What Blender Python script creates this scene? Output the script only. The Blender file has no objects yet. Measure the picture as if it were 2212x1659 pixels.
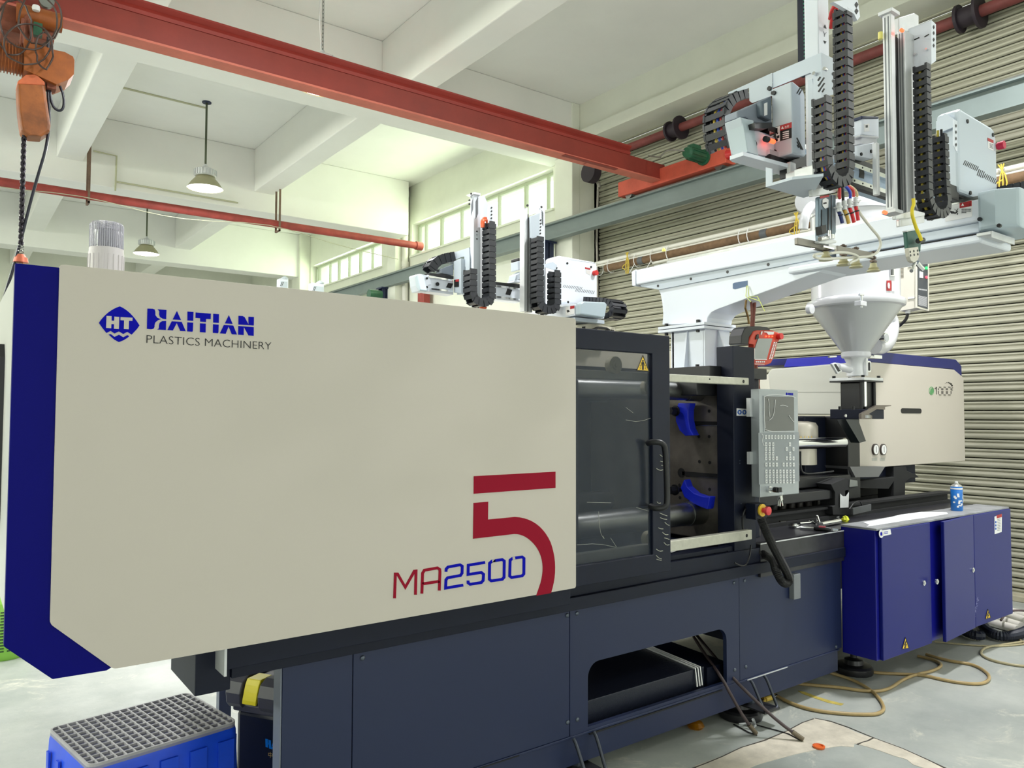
import bpy, bmesh, math, random
from mathutils import Vector, Matrix
from mathutils.geometry import tessellate_polygon
random.seed(7)
C = bpy.context.scene.collection
PI = math.pi
# ------------------------------------------------------------------ camera (calibrated from the room's three vanishing points)
FPX, YAW, PIT, ROL, CH = 1652.78, 0.638503, 0.0406188, 0.0029645, 1.5
_f = Vector((math.sin(YAW)*math.cos(PIT), math.cos(YAW)*math.cos(PIT), math.sin(PIT)))
_r0 = Vector((math.cos(YAW), -math.sin(YAW), 0)); _u0 = _r0.cross(_f)
_r = _r0*math.cos(ROL)+_u0*math.sin(ROL); _u = -_r0*math.sin(ROL)+_u0*math.cos(ROL)
CAM = Vector((0, 0, CH))
cam = bpy.data.objects.new('camera', bpy.data.cameras.new('camera')); C.objects.link(cam)
m3 = Matrix((_r, _u, -_f)).transposed(); cam.matrix_world = Matrix.Translation(CAM) @ m3.to_4x4()
cam.data.sensor_width = 36; cam.data.lens = FPX/2212*36; cam.data.clip_start = .02; cam.data.clip_end = 200
bpy.context.scene.camera = cam
def at(x, y, X=None, Y=None, Z=None):
    """point of the vertical/horizontal plane X=, Y= or Z= that a measured image position shows"""
    d = _r*((x-1106)/FPX) - _u*((y-829.5)/FPX) + _f
    s = X/d.x if X is not None else (Y/d.y if Y is not None else (Z-CH)/d.z)
    return CAM + d*s
# ------------------------------------------------------------------ world, exposure, lights
sc = bpy.context.scene
sc.view_settings.view_transform = 'Standard'; sc.view_settings.look = 'None'
sc.view_settings.exposure = 0.08; sc.view_settings.gamma = 1; sc.view_settings.use_curve_mapping = False
W = bpy.data.worlds.new('world'); sc.world = W; W.use_nodes = True
bg = W.node_tree.nodes['Background']; bg.inputs[0].default_value = (.95, 1.0, .95, 1); bg.inputs[1].default_value = 2.3
def area(name, loc, target, size, power, col, size_y=None, spread=PI):
    l = bpy.data.lights.new(name, 'AREA'); l.energy = power; l.color = col; l.size = size; l.spread = spread
    if size_y: l.shape = 'RECTANGLE'; l.size_y = size_y
    o = bpy.data.objects.new(name, l); C.objects.link(o); o.location = loc
    o.rotation_euler = (Vector(target)-Vector(loc)).to_track_quat('-Z', 'Y').to_euler(); return o
# daylight that comes through the two bands of clerestory windows (tinted by their greenish glass), then an added ceiling fill
area('daylight_and_fill', (6.9, 10.2, 4.66), (0, 10.2, 3.6), 3.6, 55, (.84, 1.0, .66), .55)
area('daylight_and_fill', (6.9, 15.0, 4.66), (0, 15.0, 3.6), 3.6, 55, (.84, 1.0, .66), .55)
area('daylight_and_fill', (-8.8, 8.5, 4.5), (0, 8.5, 5.3), 13.0, 620, (.97, 1.0, .88), .8)  # added fill aimed up at the ceiling; the left wall has no windows
# daylight from the wide open factory gate behind the photographer
area('daylight_gate', (4.4, -5.5, 2.0), (4.5, 3, .8), 3.0, 12, (.96, .98, 1.0), 3.0)
LAMPS = []       # hanging hi-bay lamps add their own light further down
# ------------------------------------------------------------------ materials
def srgb(c): return tuple(((v/255)/12.92 if v/255 <= .04045 else (((v/255)+.055)/1.055)**2.4) for v in c)
MATS = {}
def mat(name, col, rough=.5, metal=0.0, noise=0.0, nscale=6.0, bump=0.0, bscale=60.0, coat=0, trans=0, alpha=1.0, emit=None, estr=0, stretch=None, spec=None, lin=False):
    if name in MATS: return MATS[name]
    m = bpy.data.materials.new(name); m.use_nodes = True; nt = m.node_tree; b = nt.nodes['Principled BSDF']
    c = col if lin else srgb(col)
    b.inputs['Base Color'].default_value = (*c, 1); b.inputs['Roughness'].default_value = rough; b.inputs['Metallic'].default_value = metal
    if coat: b.inputs['Coat Weight'].default_value = coat; b.inputs['Coat Roughness'].default_value = .12
    if trans: b.inputs['Transmission Weight'].default_value = trans
    if alpha < 1: b.inputs['Alpha'].default_value = alpha
    if spec is not None: b.inputs['Specular IOR Level'].default_value = spec
    if emit: b.inputs['Emission Color'].default_value = (*srgb(emit), 1); b.inputs['Emission Strength'].default_value = estr
    if noise or bump:
        tc = nt.nodes.new('ShaderNodeTexCoord'); mp = nt.nodes.new('ShaderNodeMapping'); nt.links.new(tc.outputs['Object'], mp.inputs[0])
        if stretch: mp.inputs['Scale'].default_value = stretch
    if noise:
        n = nt.nodes.new('ShaderNodeTexNoise'); n.inputs['Scale'].default_value = nscale; n.inputs['Detail'].default_value = 6; n.inputs['Roughness'].default_value = .65
        nt.links.new(mp.outputs[0], n.inputs['Vector'])
        r = nt.nodes.new('ShaderNodeValToRGB'); r.color_ramp.elements[0].position = .32; r.color_ramp.elements[1].position = .7
        r.color_ramp.elements[0].color = (*[v*(1-noise) for v in c], 1); r.color_ramp.elements[1].color = (*[min(1, v*(1+noise*.5)) for v in c], 1)
        nt.links.new(n.outputs[0], r.inputs[0]); nt.links.new(r.outputs[0], b.inputs['Base Color'])
    if bump:
        n2 = nt.nodes.new('ShaderNodeTexNoise'); n2.inputs['Scale'].default_value = bscale; n2.inputs['Detail'].default_value = 3
        nt.links.new(mp.outputs[0], n2.inputs['Vector'])
        bp = nt.nodes.new('ShaderNodeBump'); bp.inputs['Strength'].default_value = bump; bp.inputs['Distance'].default_value = .004
        nt.links.new(n2.outputs[0], bp.inputs['Height']); nt.links.new(bp.outputs[0], b.inputs['Normal'])
    MATS[name] = m; return m
beige = mat('cover_beige', (199, 192, 181), .42, bump=.05, bscale=900)
offwh = mat('end_cover_white', (225, 226, 222), .3)
blue = mat('cover_blue', (2, 3, 112), .5, spec=.12)
cabblue = mat('cabinet_blue', (14, 24, 112), .34, spec=.3, bump=.04, bscale=700)
navy = mat('base_navy', (24, 36, 70), .45, bump=.05, bscale=700)
navyd = mat('frame_dark_navy', (13, 20, 40), .5, spec=.3, noise=.15, nscale=9)
black = mat('black_satin', (17, 18, 22), .4)
blackm = mat('black_matte', (24, 25, 28), .75)
chain_m = mat('cable_chain_black', (38, 40, 46), .42)
rubber = mat('rubber_black', (20, 20, 22), .55)
steel = mat('machined_steel', (150, 152, 150), .32, 1, noise=.18, nscale=12)
platenm = mat('platen_steel', (112, 106, 98), .42, .45, noise=.3, nscale=9)
chrome = mat('chrome', (225, 226, 228), .12, 1)
alu = mat('aluminium', (216, 218, 220), .42, .35, noise=.06, nscale=20)
galv = mat('guide_bar_zinc', (196, 195, 182), .42, .35, noise=.12, nscale=30)
white = mat('robot_white', (228, 234, 244), .32)
white2 = mat('robot_pale_grey', (196, 206, 216), .4)
hopw = mat('hopper_white', (208, 209, 214), .25, coat=.3)
hopg = mat('hopper_cone_grey', (188, 190, 192), .3, .3)
redm = mat('logo_crimson', (146, 16, 42), .6, spec=.12)
logob = mat('logo_blue', (4, 8, 168), .6, spec=.1)
ink = mat('ink_black', (22, 22, 24), .5)
wh = mat('label_white', (238, 238, 238), .45)
yel = mat('warning_yellow', (240, 200, 60), .45)
redl = mat('label_red', (176, 40, 44), .5)
craneR = mat('crane_red_paint', (140, 50, 38), .55, noise=.16, nscale=3.5, bump=.15, bscale=25)
craneR2 = mat('end_truck_red', (205, 88, 66), .55, noise=.18, nscale=5)
railg = mat('rail_grey_green', (122, 134, 132), .5, noise=.08, nscale=2.5)
orange = mat('hoist_orange', (158, 84, 26), .5, noise=.35, nscale=7, bump=.1, bscale=30)
wallm = mat('wall_white_paint', (238, 240, 226), .85, noise=.05, nscale=1.6, bump=.12, bscale=14)
ceilm = mat('ceiling_white_paint', (243, 243, 238), .9, noise=.04, nscale=.9, bump=.1, bscale=10)
framew = mat('window_frame_paint', (190, 200, 172), .5)
slatm = mat('shutter_slat', (182, 180, 162), .40, .3, noise=.14, nscale=2.2, stretch=(1, .6, 7))
pipew = mat('pipe_white', (226, 224, 214), .4)
piper = mat('pipe_red', (160, 66, 58), .6, noise=.3, nscale=6)
pipeb = mat('pipe_lagging_brown', (122, 96, 70), .8, noise=.3, nscale=14)
redpl = mat('red_plastic', (200, 44, 44), .35)
pinkcap = mat('stop_button_red', (226, 70, 76), .35)
crateb = mat('crate_blue', (26, 84, 240), .4, noise=.12, nscale=8)
grate = mat('crate_lid_grey', (186, 184, 188), .45, noise=.2, nscale=14)
hose_t = mat('hose_tan', (176, 152, 104), .35, noise=.15, nscale=12)
hose_d = mat('hose_dark', (70, 58, 60), .5)
green = mat('motor_green', (38, 92, 64), .45, noise=.25, nscale=14)
# ------------------------------------------------------------------ mesh builder
class MB:
    def __init__(s): s.v = []; s.f = []
    def add(s, vs, fs):
        o = len(s.v); s.v += [tuple(p) for p in vs]; s.f += [tuple(i+o for i in f) for f in fs]; return s
    def box(s, x0, x1, y0, y1, z0, z1, M=None):
        vs = [Vector((x, y, z)) for x in (x0, x1) for y in (y0, y1) for z in (z0, z1)]
        if M is not None: vs = [M @ p for p in vs]
        return s.add(vs, [(0, 1, 3, 2), (4, 6, 7, 5), (0, 4, 5, 1), (2, 3, 7, 6), (0, 2, 6, 4), (1, 5, 7, 3)])
    def poly(s, pts, vec):
        """closed outline of 3-D points given real thickness along vec"""
        pts = [Vector(p) for p in pts]; vec = Vector(vec); n = len(pts)
        tris = tessellate_polygon([pts]); vs = pts+[p+vec for p in pts]
        fs = [tuple(t) for t in tris]+[tuple(i+n for i in reversed(t)) for t in tris]
        fs += [(i, (i+1) % n, (i+1) % n+n, i+n) for i in range(n)]
        return s.add(vs, fs)
    def pxz(s, pts, y0, y1): return s.poly([(a, y0, b) for a, b in pts], (0, y1-y0, 0))
    def pyz(s, pts, x0, x1): return s.poly([(x0, a, b) for a, b in pts], (x1-x0, 0, 0))
    def pxy(s, pts, z0, z1): return s.poly([(a, b, z0) for a, b in pts], (0, 0, z1-z0))
    def frame_xz(s, outer, inner, y0, y1):
        n = len(outer); vs = [(a, y, b) for y in (y0, y1) for ring in (outer, inner) for a, b in ring]; fs = []
        for i in range(n):
            j = (i+1) % n
            fs += [(i, j, n+j, n+i), (2*n+i, 3*n+i, 3*n+j, 2*n+j), (i, 2*n+i, 2*n+j, j), (n+i, n+j, 3*n+j, 3*n+i)]
        return s.add(vs, fs)
    def cyl(s, p0, p1, r0, r1=None, n=16, cap=True):
        p0 = Vector(p0); p1 = Vector(p1); r1 = r0 if r1 is None else r1
        q = (p1-p0).to_track_quat('Z', 'Y'); vs = []
        for p, r in ((p0, r0), (p1, r1)):
            for i in range(n):
                a = 2*PI*i/n; vs.append(p+q @ Vector((r*math.cos(a), r*math.sin(a), 0)))
        fs = [(i, (i+1) % n, (i+1) % n+n, i+n) for i in range(n)]
        if cap: fs += [tuple(reversed(range(n))), tuple(range(n, 2*n))]
        return s.add(vs, fs)
    def lathe(s, c, prof, n=32, axis=(0, 0, 1), caps=True):
        q = Vector(axis).to_track_quat('Z', 'Y'); c = Vector(c); vs = []; k = len(prof)
        for r, z in prof:
            for i in range(n):
                a = 2*PI*i/n; vs.append(c+q @ Vector((r*math.cos(a), r*math.sin(a), z)))
        fs = [(j*n+i, j*n+(i+1) % n, (j+1)*n+(i+1) % n, (j+1)*n+i) for j in range(k-1) for i in range(n)]
        if caps and prof[0][0] > 1e-4: fs.append(tuple(reversed(range(n))))
        if caps and prof[-1][0] > 1e-4: fs.append(tuple(range((k-1)*n, k*n)))
        return s.add(vs, fs)
    def tube(s, pts, r, n=8, smooth=0, closed=False):
        P = [Vector(p) for p in pts]
        for _ in range(smooth):
            Q = [P[0]]
            for a, b in zip(P, P[1:]): Q += [a*.75+b*.25, a*.25+b*.75]
            Q.append(P[-1]); P = Q
        vs = []; m = len(P); prev = None
        rr = r if callable(r) else (lambda i, m: r)
        for i, p in enumerate(P):
            if closed: d = (P[(i+1) % m]-P[i-1]).normalized()
            else: d = (P[min(i+1, m-1)]-P[max(i-1, 0)]).normalized()
            if prev is None: a = d.orthogonal().normalized()
            else:
                a = prev-d*prev.dot(d); a = a.normalized() if a.length > 1e-6 else d.orthogonal().normalized()
            prev = a; b = d.cross(a); R = rr(i, m)
            for k in range(n): t = 2*PI*k/n; vs.append(p+(a*math.cos(t)+b*math.sin(t))*R)
        fs = [(i*n+k, i*n+(k+1) % n, (i+1)*n+(k+1) % n, (i+1)*n+k) for i in range(m-1) for k in range(n)]
        if closed: fs += [((m-1)*n+k, (m-1)*n+(k+1) % n, (k+1) % n, k) for k in range(n)]
        else: fs += [tuple(reversed(range(n))), tuple(range((m-1)*n, m*n))]
        return s.add(vs, fs)
    def mesh(s, name, off=Vector((0, 0, 0)), smooth=None):
        me = bpy.data.meshes.new(name); me.from_pydata([tuple(Vector(p)-off) for p in s.v], [], s.f)
        bm = bmesh.new(); bm.from_mesh(me); bmesh.ops.recalc_face_normals(bm, faces=bm.faces); bm.to_mesh(me); bm.free()
        if smooth: me.shade_smooth(); me.set_sharp_from_angle(angle=math.radians(smooth))
        me.update(); return me
    def build(s, name, m, parent=None, smooth=None, bevel=0, label=None, kind=None):
        off = Vector((0, 0, 0)); p = parent
        while p is not None: off += Vector(p.location); p = p.parent
        me = s.mesh(name, off, smooth); me.materials.append(m)
        o = bpy.data.objects.new(name, me); C.objects.link(o); o.parent = parent
        if bevel:
            md = o.modifiers.new('bevel', 'BEVEL'); md.width = bevel; md.segments = 3 if bevel > .02 else 2; md.limit_method = 'ANGLE'; md.angle_limit = math.radians(40); md.harden_normals = False
        if label: o['label'] = label
        if kind: o['kind'] = kind
        return o
    def solo(s, name, m, label, cat, group=None, **k):
        """a thing that is one mesh: origin moved to its base"""
        o = s.build(name, m, **k); vs = [Vector(v.co) for v in o.data.vertices]
        c = Vector(((min(v.x for v in vs)+max(v.x for v in vs))/2, (min(v.y for v in vs)+max(v.y for v in vs))/2, min(v.z for v in vs)))
        o.data.transform(Matrix.Translation(-c)); o.location = c; return tag(o, label, cat, group)
def tag(o, label, cat, group=None):
    o['label'] = label; o['category'] = cat
    if group: o['group'] = group
    return o
def thing(name, loc, label, cat, group=None):
    o = bpy.data.objects.new(name, None); C.objects.link(o); o.location = loc; o.empty_display_size = .1; return tag(o, label, cat, group)
def dup(root, loc, label=None, rz=0):
    r = root.copy(); C.objects.link(r); r.location = loc; r.rotation_euler = (0, 0, rz)
    if label: r['label'] = label
    for ch in list(root.children):
        c = ch.copy(); C.objects.link(c); c.parent = r
        for g in list(ch.children):
            d = g.copy(); C.objects.link(d); d.parent = c
    return r
def box(x0, x1, y0, y1, z0, z1, M=None): return MB().box(x0, x1, y0, y1, z0, z1, M)
def rrect(a0, a1, b0, b1, r, n=4):
    out = []
    for cx, cy, t in ((a1-r, b1-r, 0), (a0+r, b1-r, 90), (a0+r, b0+r, 180), (a1-r, b0+r, 270)):
        for i in range(n+1):
            a = math.radians(t+90*i/n); out.append((cx+r*math.cos(a), cy+r*math.sin(a)))
    return out
def text(name, body, p0, U, V, w, h, m, parent, thick=.0008, bold=0, fit=True):
    """lettering as flat geometry: lower-left corner p0, along U, up V, w wide and h high"""
    cu = bpy.data.curves.new('t', 'FONT'); cu.body = body; cu.size = 1; cu.offset = bold; cu.resolution_u = 3
    t = bpy.data.objects.new('t', cu); C.objects.link(t); dg = bpy.context.evaluated_depsgraph_get(); dg.update()
    me = bpy.data.meshes.new_from_object(t.evaluated_get(dg)); bpy.data.objects.remove(t)
    xs = [v.co.x for v in me.vertices] or [0, 1]; ys = [v.co.y for v in me.vertices] or [0, 1]
    x0, x1, y0, y1 = min(xs), max(xs), min(ys), max(ys); U = Vector(U); V = Vector(V); N = U.cross(V)
    sx = w/(x1-x0) if x1 > x0 else 1; sy = h/(y1-y0) if y1 > y0 else 1
    if not fit: sx = sy
    off = Vector((0, 0, 0)); p = parent
    while p is not None: off += Vector(p.location); p = p.parent
    for v in me.vertices: v.co = Vector(p0)+U*((v.co.x-x0)*sx)+V*((v.co.y-y0)*sy)+N*thick-off
    me.materials.clear(); me.materials.append(m); o = bpy.data.objects.new(name, me); C.objects.link(o); o.parent = parent
    return o
UX, UY, UZ = Vector((1, 0, 0)), Vector((0, 1, 0)), Vector((0, 0, 1))
def struct(mb, name, m, **k): o = mb.build(name, m, kind='structure', **k); return o
# ================================================================== THE ROOM
# floor: grey-green floor paint with worn pale spots
fm = bpy.data.materials.new('floor_paint'); fm.use_nodes = True; nt = fm.node_tree; b = nt.nodes['Principled BSDF']
tc = nt.nodes.new('ShaderNodeTexCoord')
def noise(scale, detail=6, rough=.6, dist=0):
    n = nt.nodes.new('ShaderNodeTexNoise'); n.inputs['Scale'].default_value = scale; n.inputs['Detail'].default_value = detail
    n.inputs['Roughness'].default_value = rough; n.inputs['Distortion'].default_value = dist; nt.links.new(tc.outputs['Object'], n.inputs['Vector']); return n
def ramp(src, a, b_, c0, c1):
    r = nt.nodes.new('ShaderNodeValToRGB'); r.color_ramp.elements[0].position = a; r.color_ramp.elements[1].position = b_
    r.color_ramp.elements[0].color = (*c0, 1); r.color_ramp.elements[1].color = (*c1, 1); nt.links.new(src, r.inputs[0]); return r
base = ramp(noise(.9, 8, .7).outputs[0], .35, .7, srgb((150, 156, 152)), srgb((188, 191, 184)))
worn = ramp(noise(2.3, 12, .78, .6).outputs[0], .56, .66, (0, 0, 0), (1, 1, 1))
mx = nt.nodes.new('ShaderNodeMix'); mx.data_type = 'RGBA'; nt.links.new(worn.outputs[0], mx.inputs[0]); nt.links.new(base.outputs[0], mx.inputs[6])
mx.inputs[7].default_value = (*srgb((204, 203, 190)), 1); nt.links.new(mx.outputs[2], b.inputs['Base Color'])
rr = ramp(noise(3.1).outputs[0], .3, .7, (.32, .32, .32), (.6, .6, .6)); nt.links.new(rr.outputs[0], b.inputs['Roughness'])
bp = nt.nodes.new('ShaderNodeBump'); bp.inputs['Strength'].default_value = .25; bp.inputs['Distance'].default_value = .004
nt.links.new(noise(30, 8).outputs[0], bp.inputs['Height']); nt.links.new(bp.outputs[0], b.inputs['Normal'])
struct(box(-9, 9, -6, 22, -.2, 0), 'floor', fm)
conc = mat('bare_concrete', (208, 200, 184), .85, noise=.22, nscale=9, bump=.5, bscale=60)
crackm = mat('crack_dark', (70, 66, 60), .9)
def fl(x, y, z=0): return at(x, y, Z=z)
def crop7(x, y): return (1560+x/2.724, 1050+y/2.724)
# strip of bare concrete where the paint has come off, with ragged edges
up = [(-160, 1650), (0, 1592), (170, 1520), (330, 1465), (480, 1395), (545, 1368), (640, 1388), (720, 1418), (800, 1452), (890, 1486), (990, 1520), (1100, 1566), (1230, 1625), (1330, 1672)]
lo = [(1230, 1672), (1120, 1640), (1085, 1612), (1010, 1588), (930, 1560), (850, 1533), (780, 1518), (770, 1536), (700, 1530), (610, 1540), (520, 1560), (430, 1580), (330, 1605), (210, 1640), (90, 1690), (-60, 1760)]
pts = [fl(*crop7(x+random.uniform(-6, 6), y+random.uniform(-3, 3))) for x, y in up+lo]
struct(MB().poly(pts, (0, 0, .0015)), 'floor_bare_patch', conc)
# cracks along the slab joint and across the patch
cr = [(-420, 1745), (-250, 1690), (-100, 1635), (0, 1590), (110, 1540), (250, 1498), (380, 1440), (470, 1395), (540, 1370)]
def ribbon(pts, w, z):
    P = [fl(*crop7(x, y)) for x, y in pts]; L = []; R = []
    for i, p in enumerate(P):
        d = (P[min(i+1, len(P)-1)]-P[max(i-1, 0)]).normalized(); n = Vector((-d.y, d.x, 0))*w*random.uniform(.6, 1.3); L.append(p+n); R.append(p-n)
    return MB().poly(L+R[::-1], (0, 0, z))
q = ribbon([(x+random.uniform(-3, 3), y+random.uniform(-3, 3)) for x, y in cr], .004, .0022)
struct(q, 'floor_slab_joint', crackm)
q = ribbon([(795, 1522), (830, 1508), (855, 1502), (890, 1484)], .004, .0024); struct(q, 'floor_crack', crackm)
struct(ribbon([(545, 1368), (640, 1386), (740, 1420), (870, 1474), (920, 1494), (1060, 1545), (1200, 1608), (1320, 1664)], .003, .0022), 'floor_crack', crackm)
# ceiling and concrete beams
struct(box(-9, 7.4, -6, 22, 5.7, 5.9), 'ceiling', ceilm)
def beam(x0, x1, y0, y1, z0): return struct(box(x0, x1, y0, y1, z0, 5.7), 'ceiling_beam', ceilm, bevel=.012)
for y0, y1, z0 in ((7.65, 8.25, 5.0), (12.05, 12.55, 4.72), (17.2, 17.7, 4.7)): beam(-9, 6.62 if y0 == 12.05 else 6.8, y0, y1, z0)
for ya, yb, z0 in ((-6, 7.65, 5.02), (8.25, 12.05, 5.02), (12.55, 17.2, 5.02)):
    for x0 in (-6.95, -4.25, -1.55, 1.15, 3.85): beam(x0, x0+.32, ya, yb, z0)
for x0 in (-4.0, 1.15, 3.85): beam(x0, x0+.32, 17.7, 21.4, 5.02)
# wall carrying the window bands and the shutter opening (plane X = 6.8)
def wr(y0, y1, z0, z1, x0=6.8, x1=7.2): return (x0, x1, y0, y1, z0, z1)
w = MB()
for y0, y1, z0, z1 in ((7.64, 8.2, 0, 5.7), (8.2, 12.25, 0, 4.4), (8.2, 12.25, 4.99, 5.7), (12.25, 13.45, 0, 5.7), (13.45, 17.05, 0, 4.4), (13.45, 17.05, 4.95, 5.7), (17.05, 22, 0, 5.7)): w.box(*wr(y0, y1, z0, z1))
w.box(6.8, 7.2, 2.2, 7.64, 5.3, 5.7); w.box(6.72, 7.2, 2.2, 7.64, 5.15, 5.3)      # stepped lintel over the shutter
w.box(6.8, 7.25, -6, 2.2, 0, 5.7)
struct(w, 'wall_right', wallm)
for y0, y1 in ((12.42, 12.74), (17.1, 17.6)): struct(box(6.55, 6.8, y0, y1, 0, 5.7), 'wall_right_pilaster', wallm, bevel=.01)
struct(box(6.66, 6.8, 7.64, 8.0, 0, 5.7), 'wall_right_pilaster', wallm, bevel=.01)
struct(box(-9, 7.2, 21.4, 21.6, 0, 5.7), 'wall_back', wallm)
struct(box(-9.2, -9, -6, 21.6, 0, 5.7), 'wall_left', wallm)
w = MB()
for q in ((-9, -6, 0, 5.7), (0, 3, 0, 5.7), (-6, 0, 4.0, 5.7), (3, 6, 4.0, 5.7), (6, 7.2, 0, 5.7)): w.box(q[0], q[1], -6.2, -6, q[2], q[3])
struct(w, 'wall_front', wallm)        # gate openings behind the photographer
struct(box(7.19, 7.25, 2.2, 7.58, 0, 5.14), 'wall_right_shutter_backing', blackm)
# clerestory windows: frame with mullions and bright panes
glass = mat('window_glass', (250, 255, 246), .0, alpha=.12)
def window(n, y0, y1, z0, z1, cuts):
    fr = MB(); X0, X1 = 6.93, 6.98
    fr.box(X0, X1, y0, y1, z0, z0+.045); fr.box(X0, X1, y0, y1, z1-.045, z1)
    ys = [y0]+cuts+[y1]
    for i, y in enumerate(ys): wd = .05 if (i % 2 == 0) else .025; fr.box(X0-.004, X1, y-wd/2 if 0 < i < len(ys)-1 else (y if i == 0 else y-wd), (y+wd/2 if 0 < i < len(ys)-1 else (y+wd if i == 0 else y)), z0, z1)
    o = fr.build('window_%d' % n, framew, kind='structure')
    for a, b2 in zip(ys, ys[1:]): box(6.953, 6.957, a+.02, b2-.02, z0+.04, z1-.04).build('pane', glass, o)
    s = box(6.76, 6.95, y0-.03, y1+.03, z0-.03, z0).build('window_sill', wallm, o)
def cutsof(X, *px): return sorted(at(x, 480, X=X).y for x in px)
window(1, 8.2, 12.25, 4.4, 4.99, cutsof(6.95, 1185, 1137, 1079, 1036, 998, 955, 921))
window(2, 13.45, 17.05, 4.4, 4.95, cutsof(6.95, 806, 780, 756, 734, 715, 692))
# roller shutter: every slat its own piece
door = MB().box(7.2, 7.25, 7.58, 7.66, 0, 5.2).build('door_1', galv, kind='structure')
prof = [(0, 0), (-.016, .003), (-.023, .014), (-.023, .030), (-.014, .041), (-.003, .046), (-.003, .050), (-.012, .055), (-.014, .064), (-.008, .073), (0, .075)]
me = None
for k in range(64):
    z = .012+k*.0812
    if me is None:
        s_ = MB(); vs = [(7.15+a, y, b_) for y in (2.2, 7.62) for a, b_ in prof]+[(7.165, y, b_) for y in (2.2, 7.62) for b_ in (0, .075)]
        n = len(prof); fs = [(i, i+1, n+i+1, n+i) for i in range(n-1)]+[tuple(range(n)), tuple(range(n, 2*n))]
        s_.add(vs, fs); o = s_.build('slat', slatm, door, smooth=50); me = o.data
    else:
        o = bpy.data.objects.new('slat', me); C.objects.link(o); o.parent = door
    o.location = (random.uniform(-.003, .003), 0, z)
g = box(7.06, 7.2, 7.64, 7.68, 0, 5.15).build('guide_channel', alu, door)
box(7.05, 7.14, 2.16, 2.22, 0, 5.15).build('guide_channel', wallm, door)
# pale curb in front of the shutter
struct(box(7.02, 7.14, 2.2, 7.6, 0, .05), 'trim_1', mat('threshold_concrete', (190, 184, 160), .8, noise=.2), bevel=.008)
# ------------------------------------------------------------------ crane runway and bridge crane
rw = thing('crane_runway', (6.5, 8, 0), 'long grey steel crane rail carried along the shutter wall', 'rail')
RX = 6.46
web = MB().box(RX+.05, RX+.062, -2, 19, 3.87, 4.06); web.box(RX, RX+.12, -2, 19, 3.855, 3.87); web.box(RX, RX+.12, -2, 19, 4.055, 4.07); web.build('rail_beam', railg, rw)
box(RX+.04, RX+.07, -2, 19, 4.07, 4.10).build('rail_head', steel, rw)
for y in (7.95, 12.7, 17.6):
    p = MB().box(RX-.02, RX+.14, y, y+.012, 0, 3.855).box(RX-.02, RX+.14, y+.15, y+.162, 0, 3.855).box(RX+.05, RX+.065, y, y+.16, 0, 3.855).box(RX-.05, RX+.17, y-.03, y+.19, 3.83, 3.856)
    p.build('post', navy, rw)
cr_ = thing('bridge_crane', (2, 5.9, 4.12), 'red bridge crane girder spanning overhead on grey end rails', 'crane')
G0, G1, GY = -2.5, 6.5, 5.85
box(G0, G1, GY, GY+.14, 4.150, 4.166).build('bottom_flange', mat('crane_flange_bounce_lit', (206, 112, 92), .6, noise=.18, nscale=4), cr_)  # lighter than the web: floor bounce on its underside put into the colour
box(G0, G1, GY+.012, GY+.06, 4.166, 4.34).build('girder_web', craneR, cr_)
g = MB().poly([(G0, GY+.03, 4.34), (G0, GY+.012, 4.345), (G0, GY+.005, 4.37), (G0, GY+.02, 4.40), (G0, GY-.01, 4.425), (G0, GY-.01, 4.44), (G0, GY+.13, 4.44), (G0, GY+.13, 4.34)], (G1-G0-.55, 0, 0)); g.build('top_channel', mat('crane_red_dark', (150, 48, 38), .55, noise=.15, nscale=3), cr_)
MB().box(5.35, 5.36, GY+.04, GY+.13, 4.15, 4.36).box(5.0, 5.75, GY-.003, GY+.05, 4.145, 4.156).build('splice_plate', craneR, cr_)
y_a, y_b = at(1335, 430, X=6.42).y, at(1568, 350, X=6.42).y
et = MB().box(6.42, 6.58, y_b, y_a, 4.115, 4.29); et.build('end_truck', craneR2, cr_, bevel=.006)
for y in (y_b+.12, (y_a-.14)):
    w_ = MB().cyl((6.455, y, 4.125), (6.525, y, 4.125), .055, n=20).build('wheel', steel, cr_, smooth=40)
MB().cyl((6.45, y_b-.10, 4.20), (6.45, y_b, 4.20), .028, .05, n=14).build('buffer', redpl, cr_)
mo = MB().cyl((6.16, y_b+.28, 4.24), (6.40, y_b+.28, 4.24), .062, n=20).cyl((6.13, y_b+.28, 4.24), (6.16, y_b+.28, 4.24), .05, .062, n=20).cyl((6.40, y_b+.28, 4.24), (6.44, y_b+.28, 4.24), .085, n=20).box(6.2, 6.32, y_b+.24, y_b+.32, 4.29, 4.335)
for k in range(10):
    a = k*PI/5; mo.box(6.18, 6.38, -.003, .003, .058, .072, M=Matrix.Translation((0, y_b+.28, 4.24)) @ Matrix.Rotation(a, 4, 'X') @ Matrix.Translation((0, 0, 0)))
mo.build('drive_motor', green, cr_, smooth=40)
MB().tube([(6.13, y_b+.30, 4.26), (6.0, y_b+.42, 4.28), (5.98, y_b+.5, 4.22), (6.1, y_b+.6, 4.26), (6.2, GY-.02, 4.38)], .008, smooth=2).build('motor_cable', mat('cable_grey', (120, 116, 108), .6), cr_)
# electric chain hoist hanging from the girder
HX = at(70, 160, Y=5.62).x
def ho(x, y, Y=5.62): return at(x, y, Y=Y)
hs = thing('chain_hoist', (HX, 5.7, 2.5), 'rusty orange electric chain hoist hanging from the red girder', 'hoist')
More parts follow.
